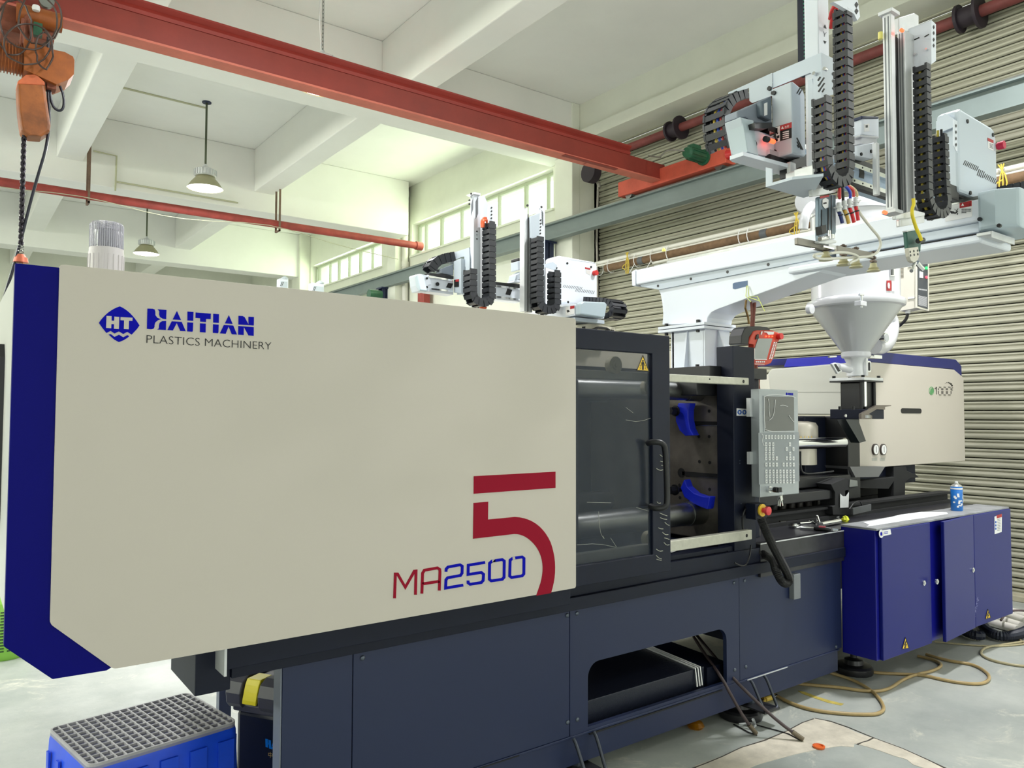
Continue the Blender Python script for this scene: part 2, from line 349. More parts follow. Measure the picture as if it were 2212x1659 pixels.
# trolley on the flange
p0, p1 = ho(2, 55, 5.78), ho(120, 15, 5.78)
t_ = MB().box(ho(2, 60).x, ho(122, 60).x, 5.72, 5.99, ho(60, 62).z, ho(60, 6).z); t_.build('trolley_plate', mat('rust_brown', (134, 74, 52), .75, noise=.4, nscale=12), hs, bevel=.01)
z0 = ho(60, -12).z
for x in (8, 104):
    for y in (5.74, 5.99): MB().cyl((ho(x, 30).x, y, 4.195), (ho(x, 30).x, y+.03, 4.195), .045, n=18).build('trolley_wheel', steel, hs, smooth=40)
c = ho(70, 24); MB().cyl((c.x-.08, 5.70, c.z), (c.x+.17, 5.70, c.z+.005), .06, n=20).build('trolley_motor', orange, hs, smooth=40)
MB().lathe(ho(78, 18), [(0, -.02), (.02, -.016), (.024, 0), (.02, .016), (0, .02)], n=14).build('limit_knob', wh, hs, smooth=60)
box(ho(72, 72).x, ho(92, 50).x, 5.62, 5.66, ho(80, 76).z, ho(80, 48).z).build('relay', green, hs)
# motor body: finned drum left, cast gear housing right
a, b_ = ho(-30, 98), ho(62, 110)
cz = ho(20, 120).z; r_ = .085
MB().cyl((a.x-.05, 5.66, cz), (ho(55, 118).x, 5.66, cz), r_, n=24).build('motor_drum', orange, hs, smooth=40)
fn = MB()
for k in range(22): x = a.x-.04+k*.017; fn.cyl((x, 5.66, cz), (x+.004, 5.66, cz), r_+.012, n=20)
fn.build('cooling_fins', orange, hs)
o = [(52, 84), (120, 108), (140, 112), (158, 122), (161, 130), (160, 160), (148, 172), (122, 182), (96, 170), (70, 158), (52, 150)]
MB().poly([ho(x, y, 5.55) for x, y in o], (0, .2, 0)).build('gear_housing', orange, hs, bevel=.012)
MB().box(ho(100, 184).x, ho(121, 184).x, 5.58, 5.66, ho(110, 196).z, ho(110, 176).z).build('cable_gland', mat('rust_brown', (134, 74, 52)), hs, bevel=.004)
# hook hanger between trolley and body
MB().tube([ho(50, 40), ho(46, 90), ho(48, 130), ho(56, 158)], .009).tube([ho(64, 40), ho(70, 90), ho(69, 130), ho(62, 158)], .009).tube([ho(58, 30, 5.66), ho(58, 100, 5.66)], .018).build('suspension', mat('rust_brown', (134, 74, 52)), hs, smooth=60)
# chain bag
o = [(40, 172), (58, 161), (78, 160), (96, 176), (98, 188), (110, 270), (108, 282), (90, 294), (60, 292), (46, 282), (40, 240), (37, 188)]
MB().poly([ho(x, y, 5.56) for x, y in o], (0, .14, 0)).build('chain_bag', mat('chain_bag_orange', (146, 82, 34), .55, noise=.6, nscale=5), hs, bevel=.03)
MB().poly([ho(x, y, 5.555) for x, y in [(38, 176), (56, 161), (78, 160), (97, 177), (97, 184), (38, 181)]], (0, .155, 0)).build('bag_collar', mat('bag_collar_rust', (196, 100, 60), .6, noise=.3, nscale=9), hs, bevel=.006)
# loose cable coils around the trolley
cb = MB()
for cx_, cy_, rx, ry, Y in ((62, 45, 62, 62, 5.5), (86, 40, 46, 56, 5.52), (60, 95, 52, 45, 5.5), (30, 60, 38, 60, 5.53), (96, 110, 18, 40, 5.5)):
    pp = [ho(cx_+rx*math.cos(t)+random.uniform(-2, 2), cy_+ry*math.sin(t)+random.uniform(-2, 2), Y+.02*math.sin(3*t)) for t in [2*PI*k/22 for k in range(22)]]
    cb.tube(pp, .0055, n=6, closed=True)
cb.build('cable_coils', mat('cable_brown', (66, 50, 44), .5), hs, smooth=60)
# load chain: single links, ending in a spring buffer and hook block behind the machine cover
top, bot = ho(52, 292), ho(45, 528); n = 36; me1 = None
L = (top-bot).length; pitch = L/n
for k in range(n):
    p = top.lerp(bot, (k+.5)/n)
    if me1 is None:
        h = pitch*.80; rw_ = h*.56
        pts = [Vector((rw_*math.sin(t), 0, (h-rw_)*(1 if math.cos(t) > 0 else -1)*.55+rw_*math.cos(t))) for t in [2*PI*i/12 for i in range(12)]]
        l_ = MB().tube(pts, .0082, n=6, closed=True); o = l_.build('chain_link', mat('chain_dark_steel', (52, 48, 54), .4, .7), hs, smooth=60); me1 = o.data; me1.transform(Matrix.Translation(Vector(hs.location)))
    else:
        o = bpy.data.objects.new('chain_link', me1); C.objects.link(o); o.parent = hs
    o.location = p-Vector(hs.location); o.rotation_euler = (0, 0, (.35 if k % 2 else .35+PI/2))
sp = MB(); sp.tube([ho(45, 526)+Vector((.016*math.cos(t), .016*math.sin(t), -.13*t/(2*PI*7))) for t in [2*PI*i/10 for i in range(70)]], .003, n=5); sp.build('spring_buffer', steel, hs, smooth=60)
c = ho(45, 560); MB().cyl((c.x, 5.62, c.z-.02), (c.x, 5.62, c.z+.01), .042, .036, n=18).cyl((c.x, 5.62, c.z+.01), (c.x, 5.62, c.z+.03), .03, .02, n=18).build('hook_block', mat('hook_copper', (190, 104, 78), .45, .4), hs, smooth=40)
c = ho(45, 560); MB().tube([(c.x, 5.62, c.z-.02), (c.x, 5.62, c.z-.09), (c.x+.035, 5.62, c.z-.14), (c.x, 5.62, c.z-.185), (c.x-.04, 5.62, c.z-.15)], .012, smooth=2).build('hook', mat('hook_copper', (190, 104, 78)), hs, smooth=60)
# pendant cable of the hoist
pc = MB().tube([ho(104, 80), ho(104, 130), ho(103, 200), ho(108, 260), ho(100, 320), ho(84, 372), ho(66, 435), ho(50, 500), ho(30, 575), ho(8, 645), ho(-4, 700), ho(-10, 790)], .009, smooth=2, n=8)
pc.tube([ho(106, 130), ho(120, 165), ho(138, 205), ho(138, 235), ho(126, 241), ho(112, 228), ho(107, 195), ho(108, 170)], .008, smooth=2, n=8)
pc.solo('pendant_cable', mat('cable_navy', (24, 26, 40), .35), 'thin black control cable dangling from the orange hoist', 'cable', smooth=60)
# ------------------------------------------------------------------ hanging lamps
lampw = mat('lamp_reflector', (176, 172, 140), .35, .5); lampi = mat('lamp_face', (255, 255, 250), .5, emit=(255, 255, 246), estr=9)
def hibay(x, y, zrim, ztop, label, r=.23, power=120, chain=False, visible=True, grp=None):
    t = thing('pendant_lamp', (x, y, zrim), label, 'lamp', 'hi-bay lamps hanging from the ceiling')
    MB().lathe((x, y, zrim), [(r, 0), (r*.97, .012), (r*.8, .075), (r*.52, .15), (r*.46, .165)], n=32, caps=False).build('reflector', lampw, t, smooth=30)
    MB().lathe((x, y, zrim+.006), [(0, 0), (r*.955, 0), (r*.955, .004), (0, .004)], n=32).build('diffuser', lampi, t)
    hb = MB().lathe((x, y, zrim+.165), [(r*.56, 0), (r*.6, .01), (r*.6, .085), (r*.5, .1), (r*.28, .115), (r*.1, .15), (.015, .17)], n=28); hb.build('driver_housing', alu, t, smooth=35)
    fr = MB()
    for k in range(24): fr.box(r*.58, r*.64, -.004, .004, zrim+.175, zrim+.25, M=Matrix.Translation((x, y, 0)) @ Matrix.Rotation(k*PI/12, 4, 'Z'))
    fr.build('cooling_fins', alu, t)
    if chain:
        n = int((ztop-zrim-.33)/.036); m_ = None
        for k in range(n):
            z = zrim+.33+k*.036
            if m_ is None:
                pts = [Vector((.009*math.sin(a), 0, .009*math.cos(a)+(.013 if math.cos(a) > 0 else -.013))) for a in [2*PI*i/12 for i in range(12)]]
                o = MB().tube(pts, .003, n=5, closed=True).build('chain_link', steel, t); m_ = o.data; m_.transform(Matrix.Translation(Vector(t.location)))
            else: o = bpy.data.objects.new('chain_link', m_); C.objects.link(o); o.parent = t
            o.location = (0, 0, z-zrim); o.rotation_euler = (0, 0, .4 if k % 2 else .4+PI/2)
        MB().tube([(x-.03, y, ztop), (x-.032, y, zrim+.6), (x-.012, y, zrim+.33)], .006).build('supply_cord', wh, t)
    else:
        MB().cyl((x, y, zrim+.32), (x, y, ztop), .014, n=10).build('rod', mat('rod_olive', (76, 84, 62), .5), t)
        MB().cyl((x, y, ztop-.015), (x, y, ztop), .06, n=14).build('ceiling_plate', navy, t)
    l = bpy.data.lights.new('lamp_light', 'AREA'); l.shape = 'DISK'; l.size = r*1.9; l.energy = power; l.color = (.98, .98, 1.0)
    lo = bpy.data.objects.new('lamp_light', l); C.objects.link(lo); lo.location = (x, y, zrim-.01)
    return t
p = at(443, 408, Y=10.6); hibay(p.x, 10.6, p.z, 5.7, 'white hi-bay lamp hanging on a long rod, larger of two pendants', power=150)
p = at(316, 549, Y=15.6); hibay(p.x, 15.6, p.z, 5.7, 'smaller hi-bay lamp farther back, low behind the red pipe', power=150)
p = at(697, 110, Y=6.45); hibay(p.x, 6.45, p.z-.33, 5.7, 'chain-hung lamp mostly hidden behind the red crane girder', power=80, chain=True)
hibay(1.75, 4.05, 4.5, 5.7, 'hi-bay lamp above the clamp end of the machine, above the picture', power=60)
hibay(4.7, 1.75, 5.0, 5.7, 'hi-bay lamp above the injection end of the machine, above the picture', power=165)
hibay(-3.2, 6.4, 4.35, 5.7, 'hi-bay lamp over the neighbouring bay, outside the picture', power=80)
hibay(-3.2, 11, 4.35, 5.7, 'hi-bay lamp of the left row above the rack', power=180)
hibay(6.0, -1.8, 4.5, 5.7, 'hi-bay lamp behind the photographer', power=70)
# conduit for the nearer lamp
MB().tube([at(255, 187, Z=5.69), at(447, 234, Z=5.69)], .014).solo('ceiling_conduit', mat('conduit_olive', (190, 190, 160), .6), 'thin conduit on the ceiling running to the rod-hung lamp', 'conduit')
q = MB().tube([(at(202, 326, Y=12.02).x, 12.02, at(202, 326, Y=12.02).z), at(252, 337, Y=12.02), at(249, 412, Y=12.02)], .013).tube([at(249, 392, Y=12.02), at(514, 438, Y=12.02)], .013)
q.solo('wall_conduit', mat('conduit_olive', (190, 190, 160)), 'bent conduit on the beam face behind the red sprinkler pipe', 'conduit')
# ------------------------------------------------------------------ red sprinkler main with hangers
rp = thing('sprinkler_pipe', (1.5, 11.75, 4.47), 'long dull red pipe hanging below the white beam, left half', 'pipe')
MB().cyl((-6, 11.75, 4.48), (6.68, 11.75, 4.48), .06, n=20).build('pipe_run', piper, rp, smooth=40)
MB().cyl((6.60, 11.75, 4.48), (6.72, 11.75, 4.48), .075, n=20).build('coupling', piper, rp, smooth=40)
for px in (190, 601):
    x = at(px, 430, Y=11.75).x
    MB().box(x-.014, x+.014, 11.66, 11.675, 4.36, 5.2).box(x-.014, x+.014, 11.83, 11.845, 4.36, 5.2).box(x-.014, x+.014, 11.66, 11.845, 4.36, 4.38).box(x-.02, x+.02, 11.83, 12.05, 5.18, 5.2).build('hanger', mat('hanger_iron', (120, 96, 80), .7, noise=.4), rp)
pts = [(-6, 11.6, 4.42)]+[at(x, y, Y=11.6) for x, y in ((0, 406), (150, 419), (250, 440), (330, 462), (420, 476), (560, 482), (640, 500), (730, 530), (860, 560))]
MB().tube(pts, .0055, n=6, smooth=1).solo('slack_cable', mat('cable_pale', (176, 176, 150), .6), 'pale cable sagging beneath the red sprinkler pipe', 'cable')
# white drain pipe in the corner by the window band
dy_ = 12.35; dp = MB().cyl((6.72, dy_, 0), (6.72, dy_, 5.69), .055, n=18).cyl((6.72, dy_, 4.2), (6.72, dy_, 4.3), .066, n=18).cyl((6.72, dy_, 5.5), (6.72, dy_, 5.6), .065, n=18)
dp.solo('drain_pipe', pipew, 'white vertical drain pipe beside the long window band', 'pipe', smooth=40)
# dark red pipe along the top of the shutter with two flanged couplings
fp = thing('flanged_pipe', (7.0, 5, 4.86), 'dark red pipe with black couplings along the shutter top', 'pipe')
pa, pb = at(1340, 318, X=6.98), at(1500, 264, X=6.98)
MB().cyl((6.98, 2.25, pb.z), (6.98, 7.63, pb.z), .05, n=18).build('pipe_run', mat('pipe_maroon', (128, 64, 62), .6, noise=.3), fp, smooth=40)
for px, py in ((1458, 287), (2092, 30), (1272, 372)):
    y = at(px, py, X=6.98).y; zc = pb.z if px > 1300 else at(px, py, X=6.98).z
    if px < 1300: continue
    MB().cyl((6.98, y-.10, pb.z), (6.98, y-.075, pb.z), .14, n=24).cyl((6.98, y+.06, pb.z), (6.98, y+.085, pb.z), .12, n=24).cyl((6.98, y-.09, pb.z), (6.98, y+.08, pb.z), .085, n=20).build('coupling', mat('coupling_black', (48, 38, 48), .6), fp, smooth=40)
c = at(1272, 372, X=6.6)
MB().cyl((6.58, c.y, c.z), (6.7, c.y, c.z), .13, n=20).build('coupling', mat('coupling_black', (48, 38, 48)), fp, smooth=40)
MB().tube([at(1288, 385, X=7.0), at(1292, 400, X=7.0), at(1290, 470, X=7.0), at(1289, 520, X=7.0), at(1290, 560, X=7.0), at(1291, 700, X=7.0)], .016, n=8).tube([at(1282, 385, X=6.8), at(1292, 392, X=7.0), at(1295, 405, X=7.0)], .022, n=8, smooth=1).solo('riser_pipe', mat('galvanised', (170, 166, 158), .5, .4), 'thin galvanised riser pipe at the shutter edge', 'pipe', smooth=60)
# bundle of pipes tied along the shutter
def pzr(y0, y1, X=6.66): a, c = at(1700, y0, X=X).z, at(1700, y1, X=X).z; return (a+c)/2, abs(a-c)/2
for (ya, yb, m_, lab, x_, y1_) in ((470, 480, pipew, 'upper white pipe of the bundle tied along the shutter', 6.66, 9.2), (480.5, 485, pipew, 'thin white pipe squeezed under the upper white one', 6.66, 9.2), (484, 503, pipeb, 'brown lagged pipe tied between white ones on the shutter', 6.67, 7.0), (503.5, 510, pipew, 'lowest white pipe beneath the brown lagged pipe', 6.66, 6.2)):
    z, r = pzr(ya, yb); o = MB().cyl((x_, 1.9, z), (x_, y1_, z), r, n=16).solo('wall_pipe', m_, lab, 'pipe', 'pipes tied along the shutter', smooth=40)
    if m_ is pipeb:
        for px in (1386, 1652): y = at(px, 500, X=x_).y; MB().cyl((x_, y-.04, z), (x_, y+.04, z), r+.004, n=16).build('tape_wrap', mat('tape_slate', (88, 92, 96), .5), o, smooth=40)
        for px in (1294, 1320, 1377, 1413, 1447, 1603, 1622):
            y = at(px, 500, X=x_).y; pts = [(x_+(r+.05)*math.sin(t)*.75, y, z+.012+(r+.038)*math.cos(t)) for t in [2*PI*k/14 for k in range(14)]]
            MB().tube(pts, .0045, n=5, closed=True).tube([pts[9], (pts[9][0]-.03, y+.05, pts[9][2]-.10)] if px in (1377, 1413) else [pts[9], (pts[9][0]-.002, y, pts[9][2]-.01)], .004, n=5).build('cable_tie', wh, o)
ty = mat('twine_yellow', (206, 180, 70), .7)
for px, lab in ((1357, 'frayed yellow twine tied round the pipes above the beam end'), (1724, 'yellow twine knotted round the pipes beside the dryer lid'), (2172, 'yellow twine on the pipes right of the robot housing')):
    y = at(px, 500, X=6.6).y; zt, zb = at(1700, 468, X=6.6).z, at(1700, 514, X=6.6).z
    q = MB()
    for k in range(3): q.tube([(6.60, y+.02*k, zt+.02), (6.585, y+.03-.03*k, (zt+zb)/2), (6.60, y-.02*k+.04, zb-.03)], .006, n=5, smooth=1)
    q.tube([(6.59, y, (zt+zb)/2), (6.58, y+.10, (zt+zb)/2-.05), (6.58, y+.03, (zt+zb)/2-.09)], .006, n=5, smooth=1).solo('twine', ty, lab, 'twine', 'yellow twine on the pipe bundle')
# ================================================================== INJECTION MOULDING MACHINE
mc = thing('injection_moulding_machine', (3.0, 2.9, 0), 'long plastics moulding machine with big cream cover, blue edge and navy base', 'machine')
PY = 2.2
# ---- clamping-end cover
o = [(.223, .985), (.366, .848), (1.937, .848), (1.937, 1.871), (.223, 1.874)]
def roundpoly(pts, r, n=4):
    out = []
    for i, p in enumerate(pts):
        p = Vector(p); a = Vector(pts[i-1]); c = Vector(pts[(i+1) % len(pts)]); d0 = (a-p).normalized(); d1 = (c-p).normalized()
        A, B = p+d0*r, p+d1*r
        for k in range(n+1): t = k/n; out.append(tuple(A*(1-t)**2+p*2*t*(1-t)+B*t*t))
    return out
cover = MB().pxz(roundpoly(o, .01), PY, PY+.02).build('clamp_cover', beige, mc, bevel=.003)
o = [(.130, .945), (.232, .848), (.352, .846), (.40, .870), (.40, .90), (.25, 1.0), (.25, 1.866), (.130, 1.866)]
MB().pxz(o, PY+.004, PY+.03).build('blue_edge', blue, mc, bevel=.002)
MB().pxz([(.136, 1.0), (.25, .90), (1.90, .90), (1.90, 1.862), (.136, 1.862)], PY+.03, 3.52).build('cover_body', offwh, mc, bevel=.006)
e = MB().pyz([(2.6, 1.2), (2.64, 1.16), (2.96, 1.16), (3.0, 1.2), (3.0, 1.66), (2.96, 1.70), (2.64, 1.70), (2.6, 1.66)], .124, .137); e.build('end_window', black, mc)
# logo: diamond with letters, company name, model number (cut vinyl on the cover)
def lg(pts): return [at(190+x/5.267, 640+y/5.267, Y=PY) for x, y in pts]
def vinyl(name, outs, m, t=.0012, parent=cover):
    b_ = MB()
    for o_ in outs: b_.poly(o_, (0, -t, 0))
    return b_.build(name, m, parent)
def arc(p, c, q, n=8): return [tuple(Vector(p)*(1-t)**2+Vector(c)*2*t*(1-t)+Vector(q)*t*t) for t in [k/n for k in range(n)]]
dia = arc((362, 115), (488, 168), (586, 332))+[(586, 332), (560, 370)]+[(497, 437), (447, 405), (401, 430), (352, 400), (302, 424), (258, 394), (210, 418)]+arc((210, 418), (160, 356), (124, 302))+arc((124, 302), (220, 160), (362, 115))
dia2 = [(235, 436), (258, 430), (302, 462), (352, 437), (401, 467), (447, 442), (470, 453), (450, 473), (402, 502), (352, 521), (302, 495), (262, 460)]
vinyl('emblem', [lg(dia), lg(dia2)], logob)
HT = [[(210, 224), (267, 227), (267, 278), (297, 280), (299, 232), (355, 236), (350, 374), (294, 370), (296, 318), (265, 316), (263, 364), (205, 360)], [(370, 237), (506, 245), (504, 280), (465, 278), (462, 376), (407, 373), (410, 275), (368, 272)]]
vinyl('emblem_letters', [lg(o_) for o_ in HT], beige, .0022)
HA = [
 [(676, 140)]+[(735, 142), (758, 150), (766, 175), (766, 215), (790, 245), (830, 262), (795, 274), (765, 300), (757, 330), (757, 350), (745, 370), (720, 376)]+[(670, 370)],
 [(792, 148), (893, 156), (889, 262), (850, 255), (818, 235), (809, 205), (812, 172)],
 [(889, 280), (886, 384), (788, 378), (806, 366), (808, 330), (816, 300), (845, 283)],
 [(1012, 168), (1058, 270), (963, 265)], [(952, 285), (1066, 292), (1112, 398), (1050, 395), (1010, 305), (966, 389), (904, 383)],
 [(1132, 174), (1200, 179), (1197, 280), (1131, 275)], [(1130, 296), (1197, 300), (1193, 392), (1188, 404), (1128, 400)],
 [(1224, 184), (1398, 198), (1396, 260), (1343, 258), (1341, 294), (1276, 289), (1276, 250), (1223, 246)], [(1274, 308), (1340, 312), (1338, 413), (1273, 408)],
 [(1425, 199), (1490, 204), (1488, 303), (1424, 299)], [(1423, 318), (1487, 323), (1484, 410), (1478, 421), (1420, 416)],
 [(1603, 215), (1645, 315), (1557, 309)], [(1546, 326), (1652, 333), (1695, 436), (1636, 432), (1600, 345), (1566, 427), (1500, 422)],
 [(1712, 222), (1760, 225), (1782, 238), (1826, 320), (1826, 232), (1888, 236), (1886, 333), (1711, 321)], [(1710, 338), (1886, 352), (1885, 450), (1826, 445), (1773, 350), (1771, 442), (1708, 437)]]
vinyl('company_name', [lg(o_) for o_ in HA], logob)
p0, p1, p2 = lg([(664, 531), (2084, 608), (664, 440)])
U = (p1-p0).normalized(); text('company_subtitle', 'PLASTICS MACHINERY', p0+Vector((0, -.001, 0)), U, UZ, (p1-p0).length, (p2-p0).length, ink, cover, thick=.0005, bold=-.012)
def mg(pts): return [at(820+x/4.608, 980+y/4.608, Y=PY) for x, y in pts]
vinyl('series_number', [mg([(936, 224), (1750, 179), (1750, 340), (935, 399)]), mg([(934, 490), (1080, 478), (1078, 655), (1240, 640)]+arc((1345, 629), (1590, 640), (1700, 880), 10)+arc((1700, 880), (1790, 1130), (1705, 1387), 10)+[(1705, 1387), (1558, 1414)]+arc((1600, 1290), (1660, 1080), (1560, 930), 10)+arc((1560, 930), (1460, 795), (1335, 800), 8)+[(1335, 800), (928, 847)])], redm)
def stroke(path, w):
    """outline of a bent stripe, in crop units"""
    L = []; R = []; P = [Vector(p) for p in path]; n = len(P)
    for i, p in enumerate(P):
        d0 = (p-P[i-1]).normalized() if i else (P[1]-p).normalized(); d1 = (P[i+1]-p).normalized() if i < n-1 else d0
        m_ = (Vector((-d0.y, d0.x))+Vector((-d1.y, d1.x))).normalized(); k = min(1.8, 1/max(.4, m_.dot(Vector((-d0.y, d0.x)))))
        L.append(tuple(p+m_*w*k)); R.append(tuple(p-m_*w*k))
    return L+R[::-1]
red_s = [[(148, 1440), (156, 1197), (178, 1197), (255, 1330), (345, 1170), (362, 1168), (356, 1404)], [(420, 1392), (427, 1190), (445, 1160), (575, 1137), (598, 1152), (600, 1175), (593, 1362)], [(425, 1296), (596, 1270)]]
blu_s = [[(660, 1176), (662, 1148), (680, 1128), (800, 1106), (822, 1120), (820, 1188), (804, 1212), (676, 1235), (660, 1255), (656, 1338), (832, 1308)], [(1050, 1082), (882, 1110), (880, 1202), (1012, 1182), (1034, 1200), (1030, 1262), (1012, 1282), (900, 1300), (880, 1285), (880, 1262)], [(1120, 1068), (1220, 1054), (1240, 1068), (1238, 1230), (1220, 1250), (1110, 1266), (1092, 1250), (1094, 1090), (1120, 1068), (1150, 1064)], [(1322, 1042), (1418, 1028), (1436, 1042), (1435, 1196), (1418, 1216), (1312, 1232), (1294, 1218), (1298, 1060), (1322, 1042), (1350, 1038)]]
vinyl('model_letters', [mg(stroke(s_, 14)) for s_ in red_s], redm); vinyl('model_digits', [mg(stroke(s_, 14)) for s_ in blu_s], logob)
# ---- base frame with separate sheet panels
BY = 2.35; BZ = .10
bf = MB().box(.86, 4.03, BY+.02, 3.5, .725, .85)                       # top deck of the base
bf.box(.862, .90, BY+.02, BY+.06, .10, .74).box(4.0, 5.9, 2.36, 3.5, .70, .865)
bf.box(1.3, 2.0, 3.44, 3.5, .1, .85).box(3.1, 5.9, 3.44, 3.5, .1, .85).box(3.95, 4.0, BY+.02, 3.5, .1, .8)
bf.build('base_frame', navyd, mc)
box(.857, .8615, BY, BY+.058, .10, .722).build('column_lit_face', mat('column_edge_grey', (112, 118, 130), .4), mc)  # side of the navy column, painted grey for the light it catches
p = at(484, 1480, Y=3.38); box(p.x-.025, p.x+.025, 3.36, 3.40, 0, .72).build('rear_column', mat('column_edge_grey', (112, 118, 130)), mc)
X = [.862, 1.099, 2.036, 3.118, 4.02]
zt, zb = .722, .222
def bpanel(x0, x1, name='side_panel'): return box(x0+.0015, x1-.0015, BY, BY+.02, zb, zt).build(name, navy, mc, bevel=.002)
pn = [bpanel(X[0], X[1]), bpanel(X[1], X[2])]
q = MB().frame_xz([(X[2]+.0015, zb), (X[3]-.0015, zb), (X[3]-.0015, zt), (X[2]+.0015, zt)]*1, [(2.133, .308), (3.02, .236), (3.02, .49), (2.133, .49)], BY, BY+.02)
# panel with the rounded service opening
def opening(x0, x1, a0, a1, b0, b1, r):
    inner = rrect(a0, a1, b0, b1, r, 5); outer = []
    for (a, b_) in inner:
        ta = x1 if a > (a0+a1)/2 else x0; tb = zt if b_ > (b0+b1)/2 else zb; outer.append((a, b_, ta, tb))
    # project each inner vertex to the rectangle, keeping corners
    out = []; n = len(inner); k = n//4
    for i, (a, b_, ta, tb) in enumerate(outer):
        m_ = i % k
        if m_ == k//2: out.append((ta, tb))
        elif (m_ < k//2) == (i//k % 2 == 0): out.append((ta, b_))
        else: out.append((a, tb))
    return out, inner
# simple robust form: four strips plus corner fillets
q = MB().box(X[2]+.0015, 2.133, BY, BY+.02, zb, zt).box(3.02, X[3]-.0015, BY, BY+.02, zb, zt).box(2.133, 3.02, BY, BY+.02, .492, zt).box(2.133, 3.02, BY, BY+.02, zb, .236)
for sx, cx in ((1, 2.133), (-1, 3.02)):
    r = .06; q.poly([(cx, BY, .492), (cx+sx*r, BY, .492)]+[(cx+sx*r-sx*r*math.sin(t), BY, .492-r+r*math.cos(t)) for t in [PI/12*k for k in range(1, 6)]]+[(cx, BY, .492-r)], (0, .02, 0))
pn.append(q.build('side_panel', navy, mc)); pn.append(bpanel(X[3], X[4]))
# inside of the opening: sloping oil tray, upstand, plastic wrap
MB().pyz([(2.41, .2), (2.41, .312), (3.2, .36), (3.2, .2)], 2.04, 2.93).build('oil_tray', mat('oily_black', (34, 38, 52), .25, .3, bump=.3, bscale=200), mc, bevel=.004)
MB().pyz([(2.41, .2), (2.41, .30), (3.2, .33), (3.2, .2)], 2.95, 3.1).build('tray_end', navyd, mc)
w_ = MB()
for dx in (0, .018, .035): w_.tube([(2.86+dx, 2.395, .235), (2.86+dx, 2.405, .316), (2.86+dx, 2.75, .338), (2.86+dx, 3.15, .362)], .004, n=4)
w_.build('wrapping_film_edge', wh, mc)
# lower side channels
ch = MB().box(.90, 3.99, BY+.008, BY+.03, .10, .215).box(.90, 3.99, BY-.004, BY+.03, .212, .222); ch.build('lower_channel', navy, mc, bevel=.002)
box(2.14, 2.98, BY-.006, BY+.02, .205, .2115).build('weld_gap', blackm, mc)
box(3.17, 3.5, BY-.006, BY+.0, .214, .219).build('bright_seam', alu, mc); box(1.52, 1.78, BY-.006, BY, .214, .218).build('dark_seam', blackm, mc)
# ledge trim between panels and cover
MB().box(.66, 1.97, PY+.07, BY+.05, .768, .845).box(.70, 4.02, BY-.03, BY+.02, .724, .775).box(.70, 4.02, BY-.012, BY+.02, .775, .846).build('upper_ledge', navyd, mc, bevel=.002)
a = at(400, 1432, Y=2.33); MB().pyz([(2.33, .83), (2.33, .69), (2.62, .69), (2.62, .83)], .60, .70).build('cover_bracket', navyd, mc, bevel=.003)
MB().box(.655, .662, PY+.04, BY+.0, .76, .845).build('ledge_end_plate', alu, mc)
# dome bolts on the panels
bo = None
def bolts(pts, Y, r, m, parent, name='bolt', n=10):
    for x, y in pts:
        p = at(x, y, Y=Y); MB().lathe(p, [(r, 0), (r*.95, r*.35), (r*.55, r*.6), (0, r*.66)], n=n, axis=(0, -1, 0)).build(name, m, parent, smooth=60)
boltm = mat('panel_bolt', (92, 100, 112), .35, .6)
bolts([(783, 1421), (1225, 1329), (1246, 1325), (1226, 1560), (1247, 1554), (1585, 1259), (1608, 1254), (1587, 1447), (1611, 1440), (1806, 1397)], BY, .009, boltm, mc)
# base panel left column highlight face and the levelling feet
ftm = mat('foot_black', (30, 30, 34), .35)
def foot(x, y=2.44, u=True, par=mc):
    f = MB().lathe((x, y, 0), [(.105, 0), (.108, .012), (.105, .035), (.095, .045), (.055, .05), (.05, .075), (.034, .08), (.018, .085), (.018, .17)], n=28); f.build('levelling_foot', ftm, par, smooth=35)
    if u:
        for dx in (-.055, .055): MB().tube([(x+dx, BY-.012, .215), (x+dx, BY-.028, .20), (x+dx*.95, BY-.075, .11), (x+dx*.9, BY-.09, .088), (x+dx*.6, BY-.09, .084)], .0075, smooth=1).build('foot_strap', mat('strap_steel', (70, 74, 84), .3, .7), par, smooth=60)
        MB().tube([(x-.05, BY-.09, .084), (x+.05, BY-.09, .084)], .0075).box(x-.06, x+.06, BY-.095, 2.42, .078, .086).build('foot_bracket', ftm, par)
        MB().cyl((x, 2.38, .07), (x, 2.38, .15), .011, n=10).cyl((x, 2.38, .086), (x, 2.38, .1), .022, n=6).build('foot_bolt', boltm, par)
foot(2.10); foot(3.24); foot(4.33, 2.46, u=False)
# ---- sliding front gate: frame, window, rollers, handle
GYf = 2.245
gt = MB().frame_xz([(1.93, .838), (2.516, .836), (2.516, 1.844), (1.93, 1.843)], [(1.96, .917), (2.406, .917), (2.406, 1.762), (1.96, 1.762)], GYf, GYf+.03).build('gate_frame', navyd, mc, bevel=.003)
box(1.93, 2.43, GYf+.012, GYf+.016, .90, 1.78).build('gate_window', mat('gate_polycarbonate', (46, 54, 68), .14, alpha=.5), gt)
sg = mat('scratch_pale', (176, 176, 160), .6)
scr = MB(); random.seed(5)
for pts in ([(1293, 1105), (1296, 1150), (1306, 1166), (1303, 1158)], [(1319, 1162), (1332, 1182)], [(1246, 1177), (1290, 1174), (1330, 1182)], [(1374, 1096), (1402, 1104)], [(1352, 907), (1380, 912), (1420, 898)], [(1352, 880), (1368, 892)], [(1268, 1085), (1320, 1086)]): scr.tube([at(x, y, Y=GYf+.011) for x, y in pts], .0007, n=4, smooth=1)
scr.build('gate_scratches', sg, gt)
glue = MB(); random.seed(11)
for y in [790+0*k for k in range(0)]: pass
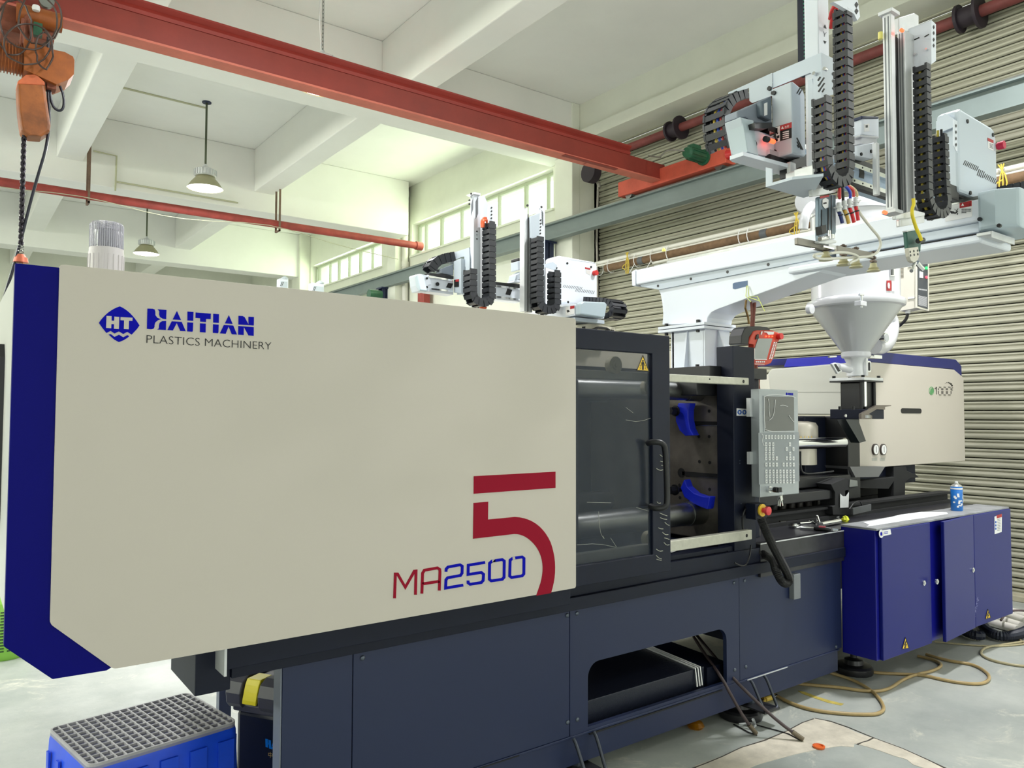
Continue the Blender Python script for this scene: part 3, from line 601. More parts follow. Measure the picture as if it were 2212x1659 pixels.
for y0 in (982, 996, 1005, 1012, 1068, 1084, 1092, 1108, 1118, 1128, 1140, 1150, 1162, 1172, 1186, 1200, 1208):
    x0 = random.uniform(1416, 1436); x = min(1446, x0+random.uniform(8, 18)); glue.tube([at(x0, y0, Y=GYf-.001), at((x0+x)/2, y0+random.uniform(1, 6), Y=GYf-.001), at(x, y0+random.uniform(2, 9), Y=GYf-.001)], .0016, n=4, smooth=1)
glue.build('peeling_film', sg, gt)
for x, y in ((1409, 1199), (1418, 1199)): pass
hp = [(1412, 1001), (1412, 1001)]
h0, h1 = at(1434, 958, Y=GYf-.05), at(1440, 1094, Y=GYf-.05)
hd = MB().tube([(h0.x-.045, GYf, h0.z), (h0.x-.045, GYf-.03, h0.z+.008), (h0.x-.01, GYf-.055, h0.z+.004), (h0.x+.005, GYf-.055, h0.z-.03), (h1.x+.0, GYf-.055, h1.z+.03), (h1.x-.01, GYf-.055, h1.z-.004), (h1.x-.045, GYf-.03, h1.z-.008), (h1.x-.045, GYf, h1.z)], .0125, smooth=2, n=10)
hd.build('gate_handle', black, gt, smooth=60)
nyl = mat('roller_nylon', (214, 208, 176), .4)
def roller(x, y, Y, r=.032):
    p = at(x, y, Y=Y); MB().cyl((p.x, Y-.012, p.z), (p.x, Y+.016, p.z), r, n=24).cyl((p.x, Y-.016, p.z), (p.x, Y-.012, p.z), r*.55, n=16).cyl((p.x, Y-.022, p.z), (p.x, Y-.012, p.z), r*.3, n=6).build('roller', nyl, gt, smooth=40)
roller(1326, 789, 2.29, .036); roller(1400, 838, 2.32, .034); roller(1402, 1164, 2.32, .033)
# warning sticker on the gate
def sticker(pts, Y, m, parent, name='sticker', t=.0008): return MB().poly([at(x, y, Y=Y) for x, y in pts], (0, -t, 0)).build(name, m, parent)
sk = sticker([(1374.5, 801), (1403, 803), (1388.5, 766)], GYf+.011, yel, gt, 'warning_sticker')
b_ = MB()
ring = [(1374.5, 801), (1403, 803), (1388.5, 766)]; c_ = Vector((1388.7, 790)); inn = [tuple(c_+(Vector(p)-c_)*.84) for p in ring]
for i in range(3): j = (i+1) % 3; b_.poly([at(*p, Y=GYf+.010) for p in (ring[i], ring[j], inn[j], inn[i])], (0, -.0006, 0))
b_.poly([at(x, y, Y=GYf+.010) for x, y in ((1387, 799), (1387, 785), (1385.5, 790), (1384.8, 790), (1386, 782), (1391, 782), (1392.6, 790), (1391.8, 790), (1390.5, 785), (1390.5, 799))], (0, -.0006, 0)).poly([at(1388.7+1.9*math.cos(t), 779.5+2.1*math.sin(t), Y=GYf+.010) for t in [k*PI/4 for k in range(8)]], (0, -.0006, 0))
for sx in (-1, 1):
    for k in range(3): b_.poly([at(1388.7+sx*(4.5+u), 788+k*3.6+v, Y=GYf+.010) for u, v in ((0, 0), (2.4, 1.6), (2.4, 2.6), (0, 1.2))], (0, -.0006, 0))
b_.build('warning_symbol', ink, gt)
# ---- guide bars, post
MB().box(1.95, 3.137, 2.295, 2.325, 1.6485, 1.684).build('guide_bar', galv, mc, bevel=.004); MB().box(1.95, 3.151, 2.295, 2.325, .9035, .951).build('guide_bar', galv, mc, bevel=.004)
for x, y in ((1606, 824), (1613, 1157), (1533, 819)):
    p = at(x, y, Y=2.295); MB().cyl((p.x, 2.294, p.z), (p.x, 2.296, p.z), .008 if x != 1533 else .004, n=12).build('bolt_hole', ink, mc)
post = box(3.087, 3.258, BY, BY+.10, .80, 1.842).build('gate_post', navyd, mc, bevel=.003)
box(3.05, 3.30, 2.36, 2.46, .78, .85).build('post_foot', navyd, mc)
sk = sticker([(1591, 882), (1614, 883), (1614, 899), (1591, 898)], BY, wh, post, 'instruction_sticker')
b_ = MB()
for cx in (1597.5, 1608): b_.poly([at(cx+4.6*math.cos(t), 890.5+5*math.sin(t), Y=BY-.0009) for t in [k*PI/8 for k in range(16)]], (0, -.0004, 0))
b_.build('instruction_symbols', mat('mandatory_blue', (20, 90, 190), .5), post)
b_ = MB()
for cx in (1597.5, 1608): b_.poly([at(cx+u, 890.5+v, Y=BY-.0014) for u, v in ((-1.8, -2), (1, -3), (2, 0), (.5, 3), (-1.5, 2))], (0, -.0003, 0))
b_.build('instruction_glyphs', wh, post)
for x, y in ((1598, 995), (1598, 1001), (1601, 1088), (1620, 1088), (1601, 1116), (1620, 1114)): p = at(x, y, Y=BY); MB().cyl((p.x, BY-.001, p.z), (p.x, BY, p.z), .0035, n=8).build('screw', boltm, post)
p = at(1612, 1103, Y=BY); MB().cyl((p.x, BY-.004, p.z), (p.x, BY, p.z), .017, n=18).build('grommet', ink, post)
MB().tube([at(1616, 1097, Y=BY-.01), at(1610, 1099, Y=BY-.03), at(1604, 1112, Y=BY-.03), at(1604, 1135, Y=BY-.02), at(1606, 1150, Y=BY-.03)], .005, smooth=2).tube([at(1622, 1178, Y=BY-.02), at(1620, 1200, Y=BY-.05), at(1612, 1222, Y=BY-.06), at(1598, 1222, Y=BY-.06), at(1587, 1216, Y=BY-.05)], .004, smooth=2).build('sensor_cable', black, mc, smooth=60)
# ---- clamping space behind the gate
fx = 3.13
fp_ = MB().box(fx, fx+.32, 2.46, 3.42, .87, 1.70); fpl = fp_.build('fixed_platen', platenm, mc, bevel=.006)
box(fx-.002, fx+.30, 2.452, 2.462, .87, 1.70).build('platen_side', navyd, fpl)
box(1.98, 2.22, 2.50, 3.42, .87, 1.66).build('moving_platen', navyd, mc, bevel=.01)
box(1.9, 4.0, 3.47, 3.50, .85, 1.80).build('rear_guard', navyd, mc)
MB().box(3.0, 3.46, 2.42, 3.45, 1.69, 1.745).box(2.95, 3.1, 2.46, 2.6, 1.60, 1.70).build('platen_top_plate', black, mc, bevel=.003)
def P(x, y): return at(x, y, X=fx)
for (a, rr_) in (((1500, 846), .046), ((1500, 1108), .058)):
    p = at(*a, Y=2.60); MB().cyl((1.95, 2.60, p.z), (fx, 2.60, p.z), rr_, n=28).cyl((fx-.10, 2.60, p.z), (fx, 2.60, p.z), rr_*1.08, n=28).build('tie_bar', steel, mc, smooth=40)
    MB().cyl((1.95, 3.28, p.z), (fx, 3.28, p.z), rr_, n=28).build('tie_bar', steel, mc, smooth=40)
holem = mat('hole_black', (10, 10, 12), .8)
for x, y in ((1448, 861), (1467, 861), (1488, 861), (1467, 888), (1532, 888), (1532, 943), (1510, 943), (1511, 997), (1533, 999), (1533, 1057), (1468, 1048), (1469, 1075), (1490, 1079), (1447, 888)):
    p = P(x, y); MB().cyl((fx-.0015, p.y, p.z), (fx, p.y, p.z), .0085, n=14).build('tapped_hole', holem, fpl)
for (x, y) in ((1471, 914), (1472, 1021)):
    p = P(x, y); MB().cyl((fx-.002, p.y, p.z), (fx, p.y, p.z), .024, n=22).build('keyhole', holem, fpl)
for (x0, y0, x1, y1) in ((1474, 914, 1556, 917), (1474, 1022, 1556, 1028)):
    a, c = P(x0, y0), P(x1, y1); MB().box(fx-.002, fx, c.y, a.y, a.z-.010, a.z+.010).build('slot', holem, fpl); MB().box(fx-.003, fx-.001, 2.47, a.y-.02, a.z-.013, a.z-.009).build('slot_lip', steel, fpl)
# blue mould clamps on the platen
def clamp(outer, inner, bolt, lab):
    o_ = MB().poly([P(x, y)+Vector((-.03, 0, 0)) for x, y in outer+inner[::-1]], (-.05, 0, 0)).build('mould_clamp', mat('clamp_blue', (22, 40, 190), .35), mc, bevel=.004, label=lab)
    p = P(*bolt); MB().cyl((fx-.13, p.y, p.z), (fx, p.y, p.z), .012, n=12).cyl((fx-.14, p.y, p.z), (fx-.10, p.y, p.z), .021, n=6).cyl((fx-.10, p.y, p.z), (fx-.094, p.y, p.z), .028, n=18).build('clamp_bolt', black, o_)
clamp([(1487, 871), (1481, 890), (1482, 910), (1490, 930), (1502, 941)], [(1512, 871), (1508, 885), (1508, 905), (1512, 925), (1520, 940)], (1486, 888), 'upright curved blue clamp')
clamp([(1500, 1034), (1506, 1050), (1522, 1064), (1540, 1070), (1555, 1071)], [(1492, 1052), (1500, 1072), (1520, 1086), (1538, 1094), (1550, 1098)], (1485, 1056), 'tilted blue clamp near the lower tie bar')
# sill inside the gate opening
MB().box(2.3, 3.1, 2.36, 2.40, .85, .868).box(2.3, 3.0, 2.42, 2.75, .85, .856).build('gate_sill', navyd, mc)
MB().poly([(2.75, 2.45, .86), (2.95, 2.5, .862), (2.98, 2.58, .864), (2.8, 2.6, .862)], (0, 0, .001)).build('paper_scrap', wh, mc)
# ---- operator panel on hinges
OY = 2.25; ox0, ox1, oz0, oz1 = 3.155, 3.476, 1.109, 1.630
opp = box(ox0, ox1, OY, OY+.05, oz0, oz1).build('operator_panel', mat('panel_silver', (168, 174, 178), .38, .35), mc, bevel=.003)
def pf(x, y): return at(1630+x/5.718, 830+y/5.72, Y=OY)
def pbox(x0, y0, x1, y1, t, m, name, y00=0, bev=0): a, c = pf(x0, y1), pf(x1, y0); return box(a.x, c.x, OY-y00-t, OY-y00, a.z, c.z).build(name, m, opp, bevel=bev)
pbox(52, 590, 545, 1240, .001, mat('membrane_grey', (142, 148, 152), .45), 'membrane')
pbox(108, 150, 492, 590, .003, mat('bezel_grey', (176, 182, 186), .4), 'screen_bezel')
pbox(122, 158, 478, 580, .004, mat('screen_dark_grey', (92, 94, 94), .12, coat=.6), 'screen')
film = MB()
for pts in ([(108, 155), (150, 135), (240, 128), (330, 134), (430, 145), (500, 170)], [(108, 160), (110, 300), (108, 420), (118, 545)], [(245, 190), (236, 280), (225, 370), (200, 420), (168, 445)], [(155, 180), (168, 240), (165, 310), (175, 400)], [(410, 385), (440, 430), (472, 466)], [(118, 560), (180, 580), (300, 590), (478, 590)], [(302, 262), (350, 258), (398, 278)], [(75, 610), (100, 640), (80, 700), (105, 760)]):
    film.tube([pf(x, y)+Vector((0, -.006, 0)) for x, y in pts], .0014, n=4, smooth=1)
film.build('protective_film_folds', wh, opp)
keym = mat('key_cap', (212, 214, 214), .4); labg_ = mat('key_print_grey', (96, 98, 100), .5)
rows = [(652, list(range(133, 480, 38))), (742, [133, 177, 221, 428]), (800, [133, 177, 221, 388, 472]), (858, [133, 177, 221, 430]), (915, [134, 178, 222, 265, 390, 432, 473]), (993, [136, 180, 223, 266, 350, 391, 433, 474]), (1078, [137, 181, 224, 267, 310, 351, 392, 434, 474]), (1138, [138, 181, 225, 268, 311, 352, 393, 435, 475]), (1200, [139, 182, 226, 269, 312, 353, 395, 436, 476])]
km = None
for yy, xs in rows:
    for x in xs:
        c = pf(x, yy)
        if km is None:
            o = MB().box(c.x-.0075, c.x+.0075, OY-.0045, OY, c.z-.0095, c.z+.0095).box(c.x-.0018, c.x+.0018, OY-.0048, OY-.004, c.z-.003, c.z+.003).build('key', keym, opp); km = o.data; c0 = c
            km.materials.append(labg_)
            for p_ in km.polygons[6:]: p_.material_index = 1
        else: o = bpy.data.objects.new('key', km); C.objects.link(o); o.parent = opp
        o.location = c-c0
bm_ = MB(); c = pf(395, 122)
bm_.poly([(c.x+.006*math.cos(t), OY, c.z+.008*math.sin(t)) for t in [k*PI/6 for k in range(12)]], (0, -.001, 0))
for k in range(5): bm_.box(c.x+.010+k*.0095, c.x+.0165+k*.0095, OY-.001, OY, c.z-.005, c.z+.006)
bm_.build('maker_mark', logob, opp)
c = pf(312, 1306); MB().cyl((c.x, OY-.002, c.z), (c.x, OY, c.z), .0135, n=22).build('round_badge', mat('mandatory_blue', (20, 90, 190)), opp)
MB().poly([(c.x-.004, OY-.0025, c.z-.007), (c.x+.008, OY-.0025, c.z), (c.x-.004, OY-.0025, c.z+.007)], (0, -.0004, 0)).build('badge_triangle', wh, opp)
c = pf(165, 1296); MB().cyl((c.x, OY-.014, c.z), (c.x, OY, c.z), .016, n=20).cyl((c.x, OY-.035, c.z), (c.x, OY-.014, c.z), .010, n=16).build('key_switch', chrome, opp, smooth=40)
ky = thing('key_ring', (c.x+.02, OY-.03, c.z-.11), 'bunch of small keys hanging from the operator panel switch', 'keys')
MB().cyl((c.x+.001, OY-.055, c.z), (c.x+.001, OY-.032, c.z), .013, n=14).box(c.x-.002, c.x+.026, OY-.060, OY-.050, c.z-.012, c.z+.012).build('key_head', black, ky, bevel=.002)
MB().tube([(c.x+.028+.012*math.cos(t), OY-.055, c.z-.016+.014*math.sin(t)) for t in [k*PI/8 for k in range(16)]], .0012, n=5, closed=True).build('ring', chrome, ky)
for k, a_ in enumerate((-.25, .08, .3)):
    M_ = Matrix.Translation((c.x+.03, OY-.052+k*.004, c.z-.03)) @ Matrix.Rotation(a_, 4, 'Y')
    MB().box(-.009, .009, -.001, .001, -.022, 0, M=M_).box(-.0035, .0035, -.001, .001, -.05, -.022, M=M_).build('key', chrome, ky)
for y0, y1 in ((860, 900), (976, 1003)):
    a, b2 = at(1634, y0, Y=2.28), at(1634, y1, Y=2.28); MB().cyl((3.135+.012, 2.30, b2.z), (3.135+.012, 2.30, a.z), .008, n=10).box(3.135, 3.16, 2.29, 2.31, b2.z, a.z).build('hinge', alu, opp)
# emergency stop below the panel
es = MB().box(3.145, 3.235, 2.27, 2.33, 1.0, 1.075).build('stop_box', navyd, mc, bevel=.004)
c = at(1645, 1102, Y=2.27); MB().cyl((c.x, 2.262, c.z), (c.x, 2.27, c.z), .030, n=28).build('stop_ring', yel, es, smooth=40)
MB().lathe((c.x, 2.262, c.z), [(.012, 0), (.012, .016), (.021, .02), (.021, .034), (.015, .038), (0, .038)], n=24, axis=(0, -1, 0)).build('stop_button', pinkcap, es, smooth=40)
# ribbed conduit hanging from the panel
def ribbed(pts, r, name, m, parent=None, smooth=3, pitch=.006, **k):
    P_ = [Vector(p) for p in pts]
    for _ in range(smooth):
        Q = [P_[0]]
        for a, b2 in zip(P_, P_[1:]): Q += [a*.75+b2*.25, a*.25+b2*.75]
        Q.append(P_[-1]); P_ = Q
    R_ = [P_[0]]; acc = 0
    for a, b2 in zip(P_, P_[1:]):
        L = (b2-a).length; d = pitch/2-acc
        while d <= L: R_.append(a.lerp(b2, d/L)); d += pitch/2
        acc = L-(d-pitch/2)
    mb = MB().tube(R_, lambda i, m_: r if i % 2 else r*.86, n=10)
    return mb.build(name, m, parent, smooth=25) if parent else mb.solo(name, m, smooth=25, **k)
ribbed([at(1643, 1118, Y=2.22), at(1655, 1150, Y=2.2), at(1678, 1195, Y=2.2), at(1702, 1240, Y=2.2), at(1706, 1258, Y=2.2), at(1692, 1262, Y=2.2), at(1676, 1235, Y=2.22), at(1672, 1210, Y=2.28), at(1650, 1197, Y=2.34), at(1630, 1190, Y=2.36)], .021, 'ribbed_conduit', rubber, None, label='thick black ribbed conduit looping down below the operator panel', cat='conduit')
p = at(1704, 1248, Y=BY); q = at(1719, 1290, Y=BY); box(p.x, q.x, BY-.03, BY, q.z, p.z+.02).build('terminal_box', mat('switch_grey', (120, 124, 128), .5), mc, bevel=.003)
p = at(1692, 1180, Y=BY); box(p.x, p.x+.03, BY-.014, BY-.012, p.z-.03, p.z).build('round_sticker', mat('mandatory_blue', (20, 90, 190)), mc)
# ---- deck behind the post, front lip
MB().box(3.27, 4.03, 2.335, 2.36, .70, .862).box(3.27, 5.95, 2.36, 3.46, .855, .868).build('deck', mat('deck_oily_navy', (58, 58, 64), .28, .3, noise=.35, nscale=7), mc)
box(3.27, 4.03, 2.333, 2.337, .862, .867).build('deck_edge', alu, mc)
for y_ in (2.62, 3.10):
    MB().box(3.5, 6.0, y_, y_+.10, .868, .888).box(3.5, 6.0, y_+.035, y_+.065, .888, .93).box(3.5, 6.0, y_+.01, y_+.09, .93, .945).build('slide_rail', blackm, mc)
# ================================================================== TAKE-OUT ROBOTS
def rX(px, Y): return at(px, 500, Y=Y).x
def rY(px, X): return at(px, 500, X=X).y
dome = mat('translucent_cap', (206, 222, 230), .35, trans=.25)
pale = mat('sheet_pale_blue', (206, 216, 228), .38)
labg = mat('label_text_grey', (70, 72, 78), .6)
def chain(parent, path, w0, w1, plane='XZ', h=.03, pitch=None, label=None):
    """energy chain: one link per step along path; the links span w0..w1 across the loop's plane"""
    P_ = [Vector(p) for p in path]
    for _ in range(2):
        Q = [P_[0]]
        for a, b2 in zip(P_, P_[1:]): Q += [a*.75+b2*.25, a*.25+b2*.75]
        Q.append(P_[-1]); P_ = Q
    W_ = abs(w1-w0); pitch = pitch or h*.9
    hold = MB().box(-.002, .002, -W_*.2, W_*.2, -.002, .002)
    pts = [P_[0]]; acc = 0
    for a, b2 in zip(P_, P_[1:]):
        L = (b2-a).length; d = pitch-acc
        while d <= L: pts.append(a.lerp(b2, d/L)); d += pitch
        acc = L-(d-pitch)
    me = None; root = None
    def place(p, d):
        if plane == 'XZ': X_ = Vector((d.x, 0, d.y)).normalized(); Yv = Vector((0, 1, 0)); o = Vector((p.x, (w0+w1)/2, p.y))
        else: X_ = Vector((0, d.x, d.y)).normalized(); Yv = Vector((1, 0, 0)); o = Vector(((w0+w1)/2, p.x, p.y))
        Zv = X_.cross(Yv); M_ = Matrix((X_, Yv, Zv)).transposed().to_4x4(); M_.translation = o; return M_
    pl = Vector(parent.location)
    root = bpy.data.objects.new('cable_chain', None); C.objects.link(root); root.parent = parent
    if label: root['label'] = label
    k = W_/2; t = min(.008, W_*.16)
    m_ = MB()
    for s_ in (-1, 1):
        a, b2 = sorted((s_*k, s_*(k-t))); m_.box(-pitch*.62, pitch*.2, a, b2, -h/2, h/2)
        a, b2 = sorted((s_*(k-t*.4), s_*(k-t*1.4))); m_.box(pitch*.1, pitch*.62, a, b2, -h*.38, h*.38)
    m_.box(-pitch*.42, pitch*.26, -k+t*.5, k-t*.5, h*.36, h*.47).box(-pitch*.42, pitch*.26, -k+t*.5, k-t*.5, -h*.47, -h*.36)
    me = m_.mesh('link'); me.materials.append(chain_m)
    for i in range(len(pts)-1):
        M_ = place((pts[i]+pts[i+1])/2, pts[i+1]-pts[i]); M_.translation -= pl
        o = bpy.data.objects.new('link', me); C.objects.link(o); o.parent = root; o.matrix_local = M_
    return root
def inner_cables(parent, path, w0, w1, plane='XZ', cols=((200, 60, 60), (60, 90, 200), (220, 190, 80), (30, 30, 36))):
    for i, c_ in enumerate(cols):
        w = w0+(w1-w0)*(i+1)/(len(cols)+1)
        MB().tube([(p[0], w, p[1]) if plane == 'XZ' else (w, p[0], p[1]) for p in path], .0045, n=6, smooth=2).build('hose', mat('hose_%d_%d_%d' % c_, c_, .4), parent, smooth=60)
def capbolts(pts, ax, val, r, parent, d=.012, m=None):
    for x, y in pts:
        p = at(x, y, **{ax: val}); v = {'X': (-d, 0, 0), 'Y': (0, -d, 0)}[ax]
        MB().cyl(p, p+Vector(v), r, n=12).build('cap_screw', m or black, parent)
def slots(parent, quads, ax, val, name='vent_slot', m=None):
    b_ = MB()
    for q in quads: b_.poly([at(x, y, **{ax: val}) for x, y in q], {'X': (-.0008, 0, 0), 'Y': (0, -.0008, 0)}[ax])
    return b_.build(name, m or ink, parent)
def bar(p, q, w):
    d = (Vector(q)-Vector(p)).normalized(); n = Vector((-d.y, d.x))*w/2; return [tuple(Vector(p)+n), tuple(Vector(q)+n), tuple(Vector(q)-n), tuple(Vector(p)-n)]
R1 = thing('take_out_robot', (3.5, 2.3, 1.745), 'large white take-out robot over the machine with two tall arms', 'robot')
BX = 3.40
# traverse beam
yn, yf = rY(2140, BX), rY(1373, BX)
b_ = MB().box(BX, BX+.30, yn, yf, 2.303, 2.396).build('traverse_beam', white, R1, bevel=.008)
MB().box(BX+.03, BX+.27, rY(1405, BX), 1.35, 2.396, 2.408).box(BX+.06, BX+.10, rY(1425, BX), 1.35, 2.408, 2.425).box(BX+.2, BX+.24, rY(1425, BX), 1.35, 2.408, 2.425).build('linear_rail', steel, b_)
MB().pyz([(yf-.0, 2.296), (yf+.03, 2.30), (yf+.035, 2.39), (yf, 2.400)], BX-.002, BX+.302).build('end_plate', white, b_, bevel=.004)
c = at(1434, 536, X=BX+.1); MB().lathe(c-Vector((0, 0, .02)), [(.012, 0), (.012, .012), (.006, .02), (0, .022)], n=14).build('grease_cap', mat('cap_yellow', (230, 220, 120), .4), b_, smooth=40)
MB().box(BX+.02, BX+.30, yn+.05, rY(1800, BX), 2.262, 2.303).build('lower_beam', pale, R1, bevel=.004)
MB().box(BX+.010, BX+.013, yn+.02, rY(1880, BX), 2.250, 2.256).build('beam_gap', blackm, R1)
MB().box(BX+.0, BX+.30, rY(2120, BX), rY(1700, BX), 2.215, 2.25).build('flange_plate', white, R1, bevel=.01)
# translucent end cap
zc0, zc1 = 2.262, 2.425
MB().pxy([(BX-.004, rY(2112, BX)), (BX-.004, yn-.02), (BX+.05, yn-.09), (BX+.27, yn-.09), (BX+.31, yn-.03), (BX+.31, rY(2112, BX))], zc0, zc1).build('end_cap', dome, R1, bevel=.014)
capbolts([(2118, 474), (2160, 488)], 'X', BX-.004, .008, R1)
a = at(2111, 498, X=BX-.01); MB().box(BX-.02, BX+.20, a.y-.055, a.y, 2.236, 2.25).box(BX-.02, BX+.20, a.y-.06, a.y-.055, 2.222, 2.25).build('cable_tray', alu, R1, bevel=.002)
# warning label on the beam
lb = sticker([(2042, 447), (2100, 432), (2100, 468), (2042, 479)], BX-.001, wh, b_, 'warning_label') if False else MB().poly([at(x, y, X=BX-.0005) for x, y in ((2042, 447), (2100, 432), (2100, 468), (2042, 479))], (-.001, 0, 0)).build('warning_label', wh, b_)
slots(b_, [[(2073, 439), (2099, 433), (2099, 445), (2073, 450)]], 'X', BX-.0016, 'label_red_field', redl)
def lx(q): return [(2040+x/6.378, 300+y/6.38) for x, y in q]
slots(b_, [lx(q) for q in ([(35, 1005), (60, 965), (85, 962), (80, 990), (130, 1000), (150, 1020), (190, 995), (185, 1010), (140, 1030), (95, 1030), (80, 1010), (55, 1015)], [(135, 968), (145, 970), (190, 1000), (184, 1004)], [(186, 958), (192, 962), (150, 1040), (143, 1036)], [(150, 1012), (190, 1025), (180, 1048), (170, 1045), (178, 1030), (150, 1020)])], 'X', BX-.0016, 'label_symbol', ink)
text('label_lettering', '危 险', at(2085, 447, X=BX-.002), Vector((0, -1, 0)), UZ, .022, .011, wh, b_, thick=.0004)
slots(b_, [lx([(232, 925), (252, 885), (272, 920)])], 'X', BX-.002, 'label_triangle', wh)
slots(b_, [lx([(238+dx, y), (238+dx+12, y-3), (238+dx+12, y+9), (238+dx, y+12)]) for y in (966, 990, 1012) for dx in range(0, 120 if y < 1000 else 60, 17)], 'X', BX-.0016, 'label_lines', labg)
# cantilever bracket and pedestal
BKX = BX+.03
def c3(q): return [(1350+x/2.566, 500+y/2.566) for x, y in q]
outl = c3([(185, 322), (197, 350), (206, 400), (211, 460), (206, 518), (452, 508), (458, 478), (480, 448), (515, 430), (560, 414), (700, 362), (850, 308), (1020, 244), (1075, 225), (1105, 205), (1118, 180), (1120, 150), (1120, 100), (185, 285)])
br = MB().poly([at(x, y, X=BKX) for x, y in outl], (.22, 0, 0)).build('support_bracket', white, R1, bevel=.004)
MB().poly([at(x, y, X=BKX-.014) for x, y in c3([(90, 305), (185, 322), (1120, 140), (1120, 92), (80, 288)])], (.26, 0, 0)).build('bracket_top_flange', white2, R1)
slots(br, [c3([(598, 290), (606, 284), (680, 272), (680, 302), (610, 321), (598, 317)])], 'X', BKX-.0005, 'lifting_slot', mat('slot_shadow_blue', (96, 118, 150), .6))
capbolts([(1425, 618), (1496, 603), (1575, 588), (1663, 572)], 'X', BKX, .008, br, d=.016)
fy0, fy1 = rY(1427, BX), rY(1520, BX)
zt_ = at(1430, 712, X=BX).z
MB().box(BX-.02, BX+.26, rY(1520, BX-.02), rY(1420, BX-.02), zt_-.002, zt_+.014).box(BX-.02, BX+.26, rY(1520, BX-.02), rY(1420, BX-.02), zt_-.022, zt_-.006).build('mounting_flange', white, R1, bevel=.002)
for px, py in ((1429, 704), (1512, 694)):
    p = at(px, py, X=BX); MB().cyl((BX+.02, p.y-(.02 if px < 1450 else -.03), zt_-.035), (BX+.02, p.y-(.02 if px < 1450 else -.03), zt_+.035), .011, n=12).build('cap_screw', black, R1)
    MB().cyl((BX+.23, p.y, zt_-.035), (BX+.23, p.y, zt_+.035), .011, n=12).build('cap_screw', black, R1)
y0, y1 = rY(1522, BX), rY(1438, BX); zb_ = 1.757
pd = MB().box(BX+.02, BX+.03, y0+.03, y1-.02, zb_, zt_-.022).box(BX+.02, BX+.24, y0+.02, y0+.032, zb_, zt_-.022).box(BX+.02, BX+.24, y1-.04, y1-.028, zb_, zt_-.022).box(BX+.22, BX+.23, y0+.03, y1-.03, zb_, zt_-.022)
pd.pxz([(BX-.02, zb_), (BX+.02, zb_), (BX+.02, zt_-.022), (BX+.012, zt_-.022)], (y0+y1)/2-.005, (y0+y1)/2+.005)
pd.pyz([(y0-.06, zb_), (y0+.025, zb_), (y0+.025, zt_-.024), (y0+.01, zt_-.024)], BX+.13, BX+.14)
pd.build('pedestal', white, R1)
MB().box(BX-.05, BX+.28, y0-.13, y1+.01, zb_-.012, zb_+.002).build('base_plate', white2, R1, bevel=.002)
for px in (1509, 1551): p = at(px, 790, X=BX); MB().cyl((BX-.01 if px < 1520 else BX+.2, p.y if px < 1520 else y0-.09, zb_), (BX-.01 if px < 1520 else BX+.2, p.y if px < 1520 else y0-.09, zb_+.03), .011, n=12).build('cap_screw', black, R1)
# ---- kick (strip) axis beam running along the machine
KY = 1.45
xk = rX(1603, KY); zt1, zb1 = at(1603, 262, Y=KY).z, at(1603, 322, Y=KY).z
kb = MB().box(xk+.05, 3.3, KY, KY+.07, zb1+.01, zt1-.01).build('kick_beam', mat('kick_beam_pale_blue', (176, 198, 222), .35), R1, bevel=.003)
zr = lambda x, y: at(x, y, Y=KY-.01).z
za, zb2 = zr(1870, 348), zr(1870, 394)
for z in (zt1-.018, zb1+.012):
    MB().box(xk+.12, 3.2, KY-.018, KY, z-.008, z+.008).build('guide_rail', chrome, R1)
MB().box(xk+.12, 3.2, KY-.012, KY+.07, zt1-.008, zt1+.012).build('drive_belt', black, R1); MB().box(xk+.12, 3.2, KY-.022, KY, zb1-.012, zb1+.002).build('drag_strip', black, R1)
slots(R1, [[(1858, 357), (1868, 360), (1866, 386), (1855, 383)]], 'Y', KY-.0005, 'beam_slot', ink)
bh = MB()
for k in range(14):
    x = 2.3+k*.055
    for z in (zt1-.018, zb1+.012): bh.cyl((x, KY-.019, z), (x, KY-.0178, z), .0035, n=8)
bh.build('rail_screw_heads', ink, R1)
# rounded end cap of the kick axis
zz0, zz1 = at(1603, 338, Y=KY).z, at(1603, 246, Y=KY).z
far = rY(1570, xk)
def cq(q): return [(1480+x/4.148, 60+y/4.148) for x, y in q]
MB().poly([at(x, y, X=xk) for x, y in cq([(368, 880), (385, 850), (490, 800), (510, 808), (560, 1110), (545, 1118), (432, 1140), (412, 1120)])], (.055, 0, 0)).build('kick_end_cap', dome, R1, bevel=.012)
MB().poly([at(x, y, Y=KY-.004) for x, y in cq([(495, 800), (615, 828), (620, 1130), (560, 1112)])], (0, .06, 0)).build('end_cap_side', white2, R1, bevel=.003)
MB().poly([at(x, y, Y=KY-.006) for x, y in cq([(615, 905), (800, 1000), (800, 1165), (618, 1125)])], (0, .01, 0)).build('kick_side_sheet', pale, R1)
MB().poly([at(x, y, Z=zz0) for x, y in cq([(400, 1150), (520, 1110), (1000, 1240), (905, 1290), (860, 1290), (420, 1168)])], (0, 0, -.012)).build('kick_bottom_tray', white, R1)
capbolts([(1626, 275), (1626, 312)], 'Y', KY-.005, .009, R1, d=.010)
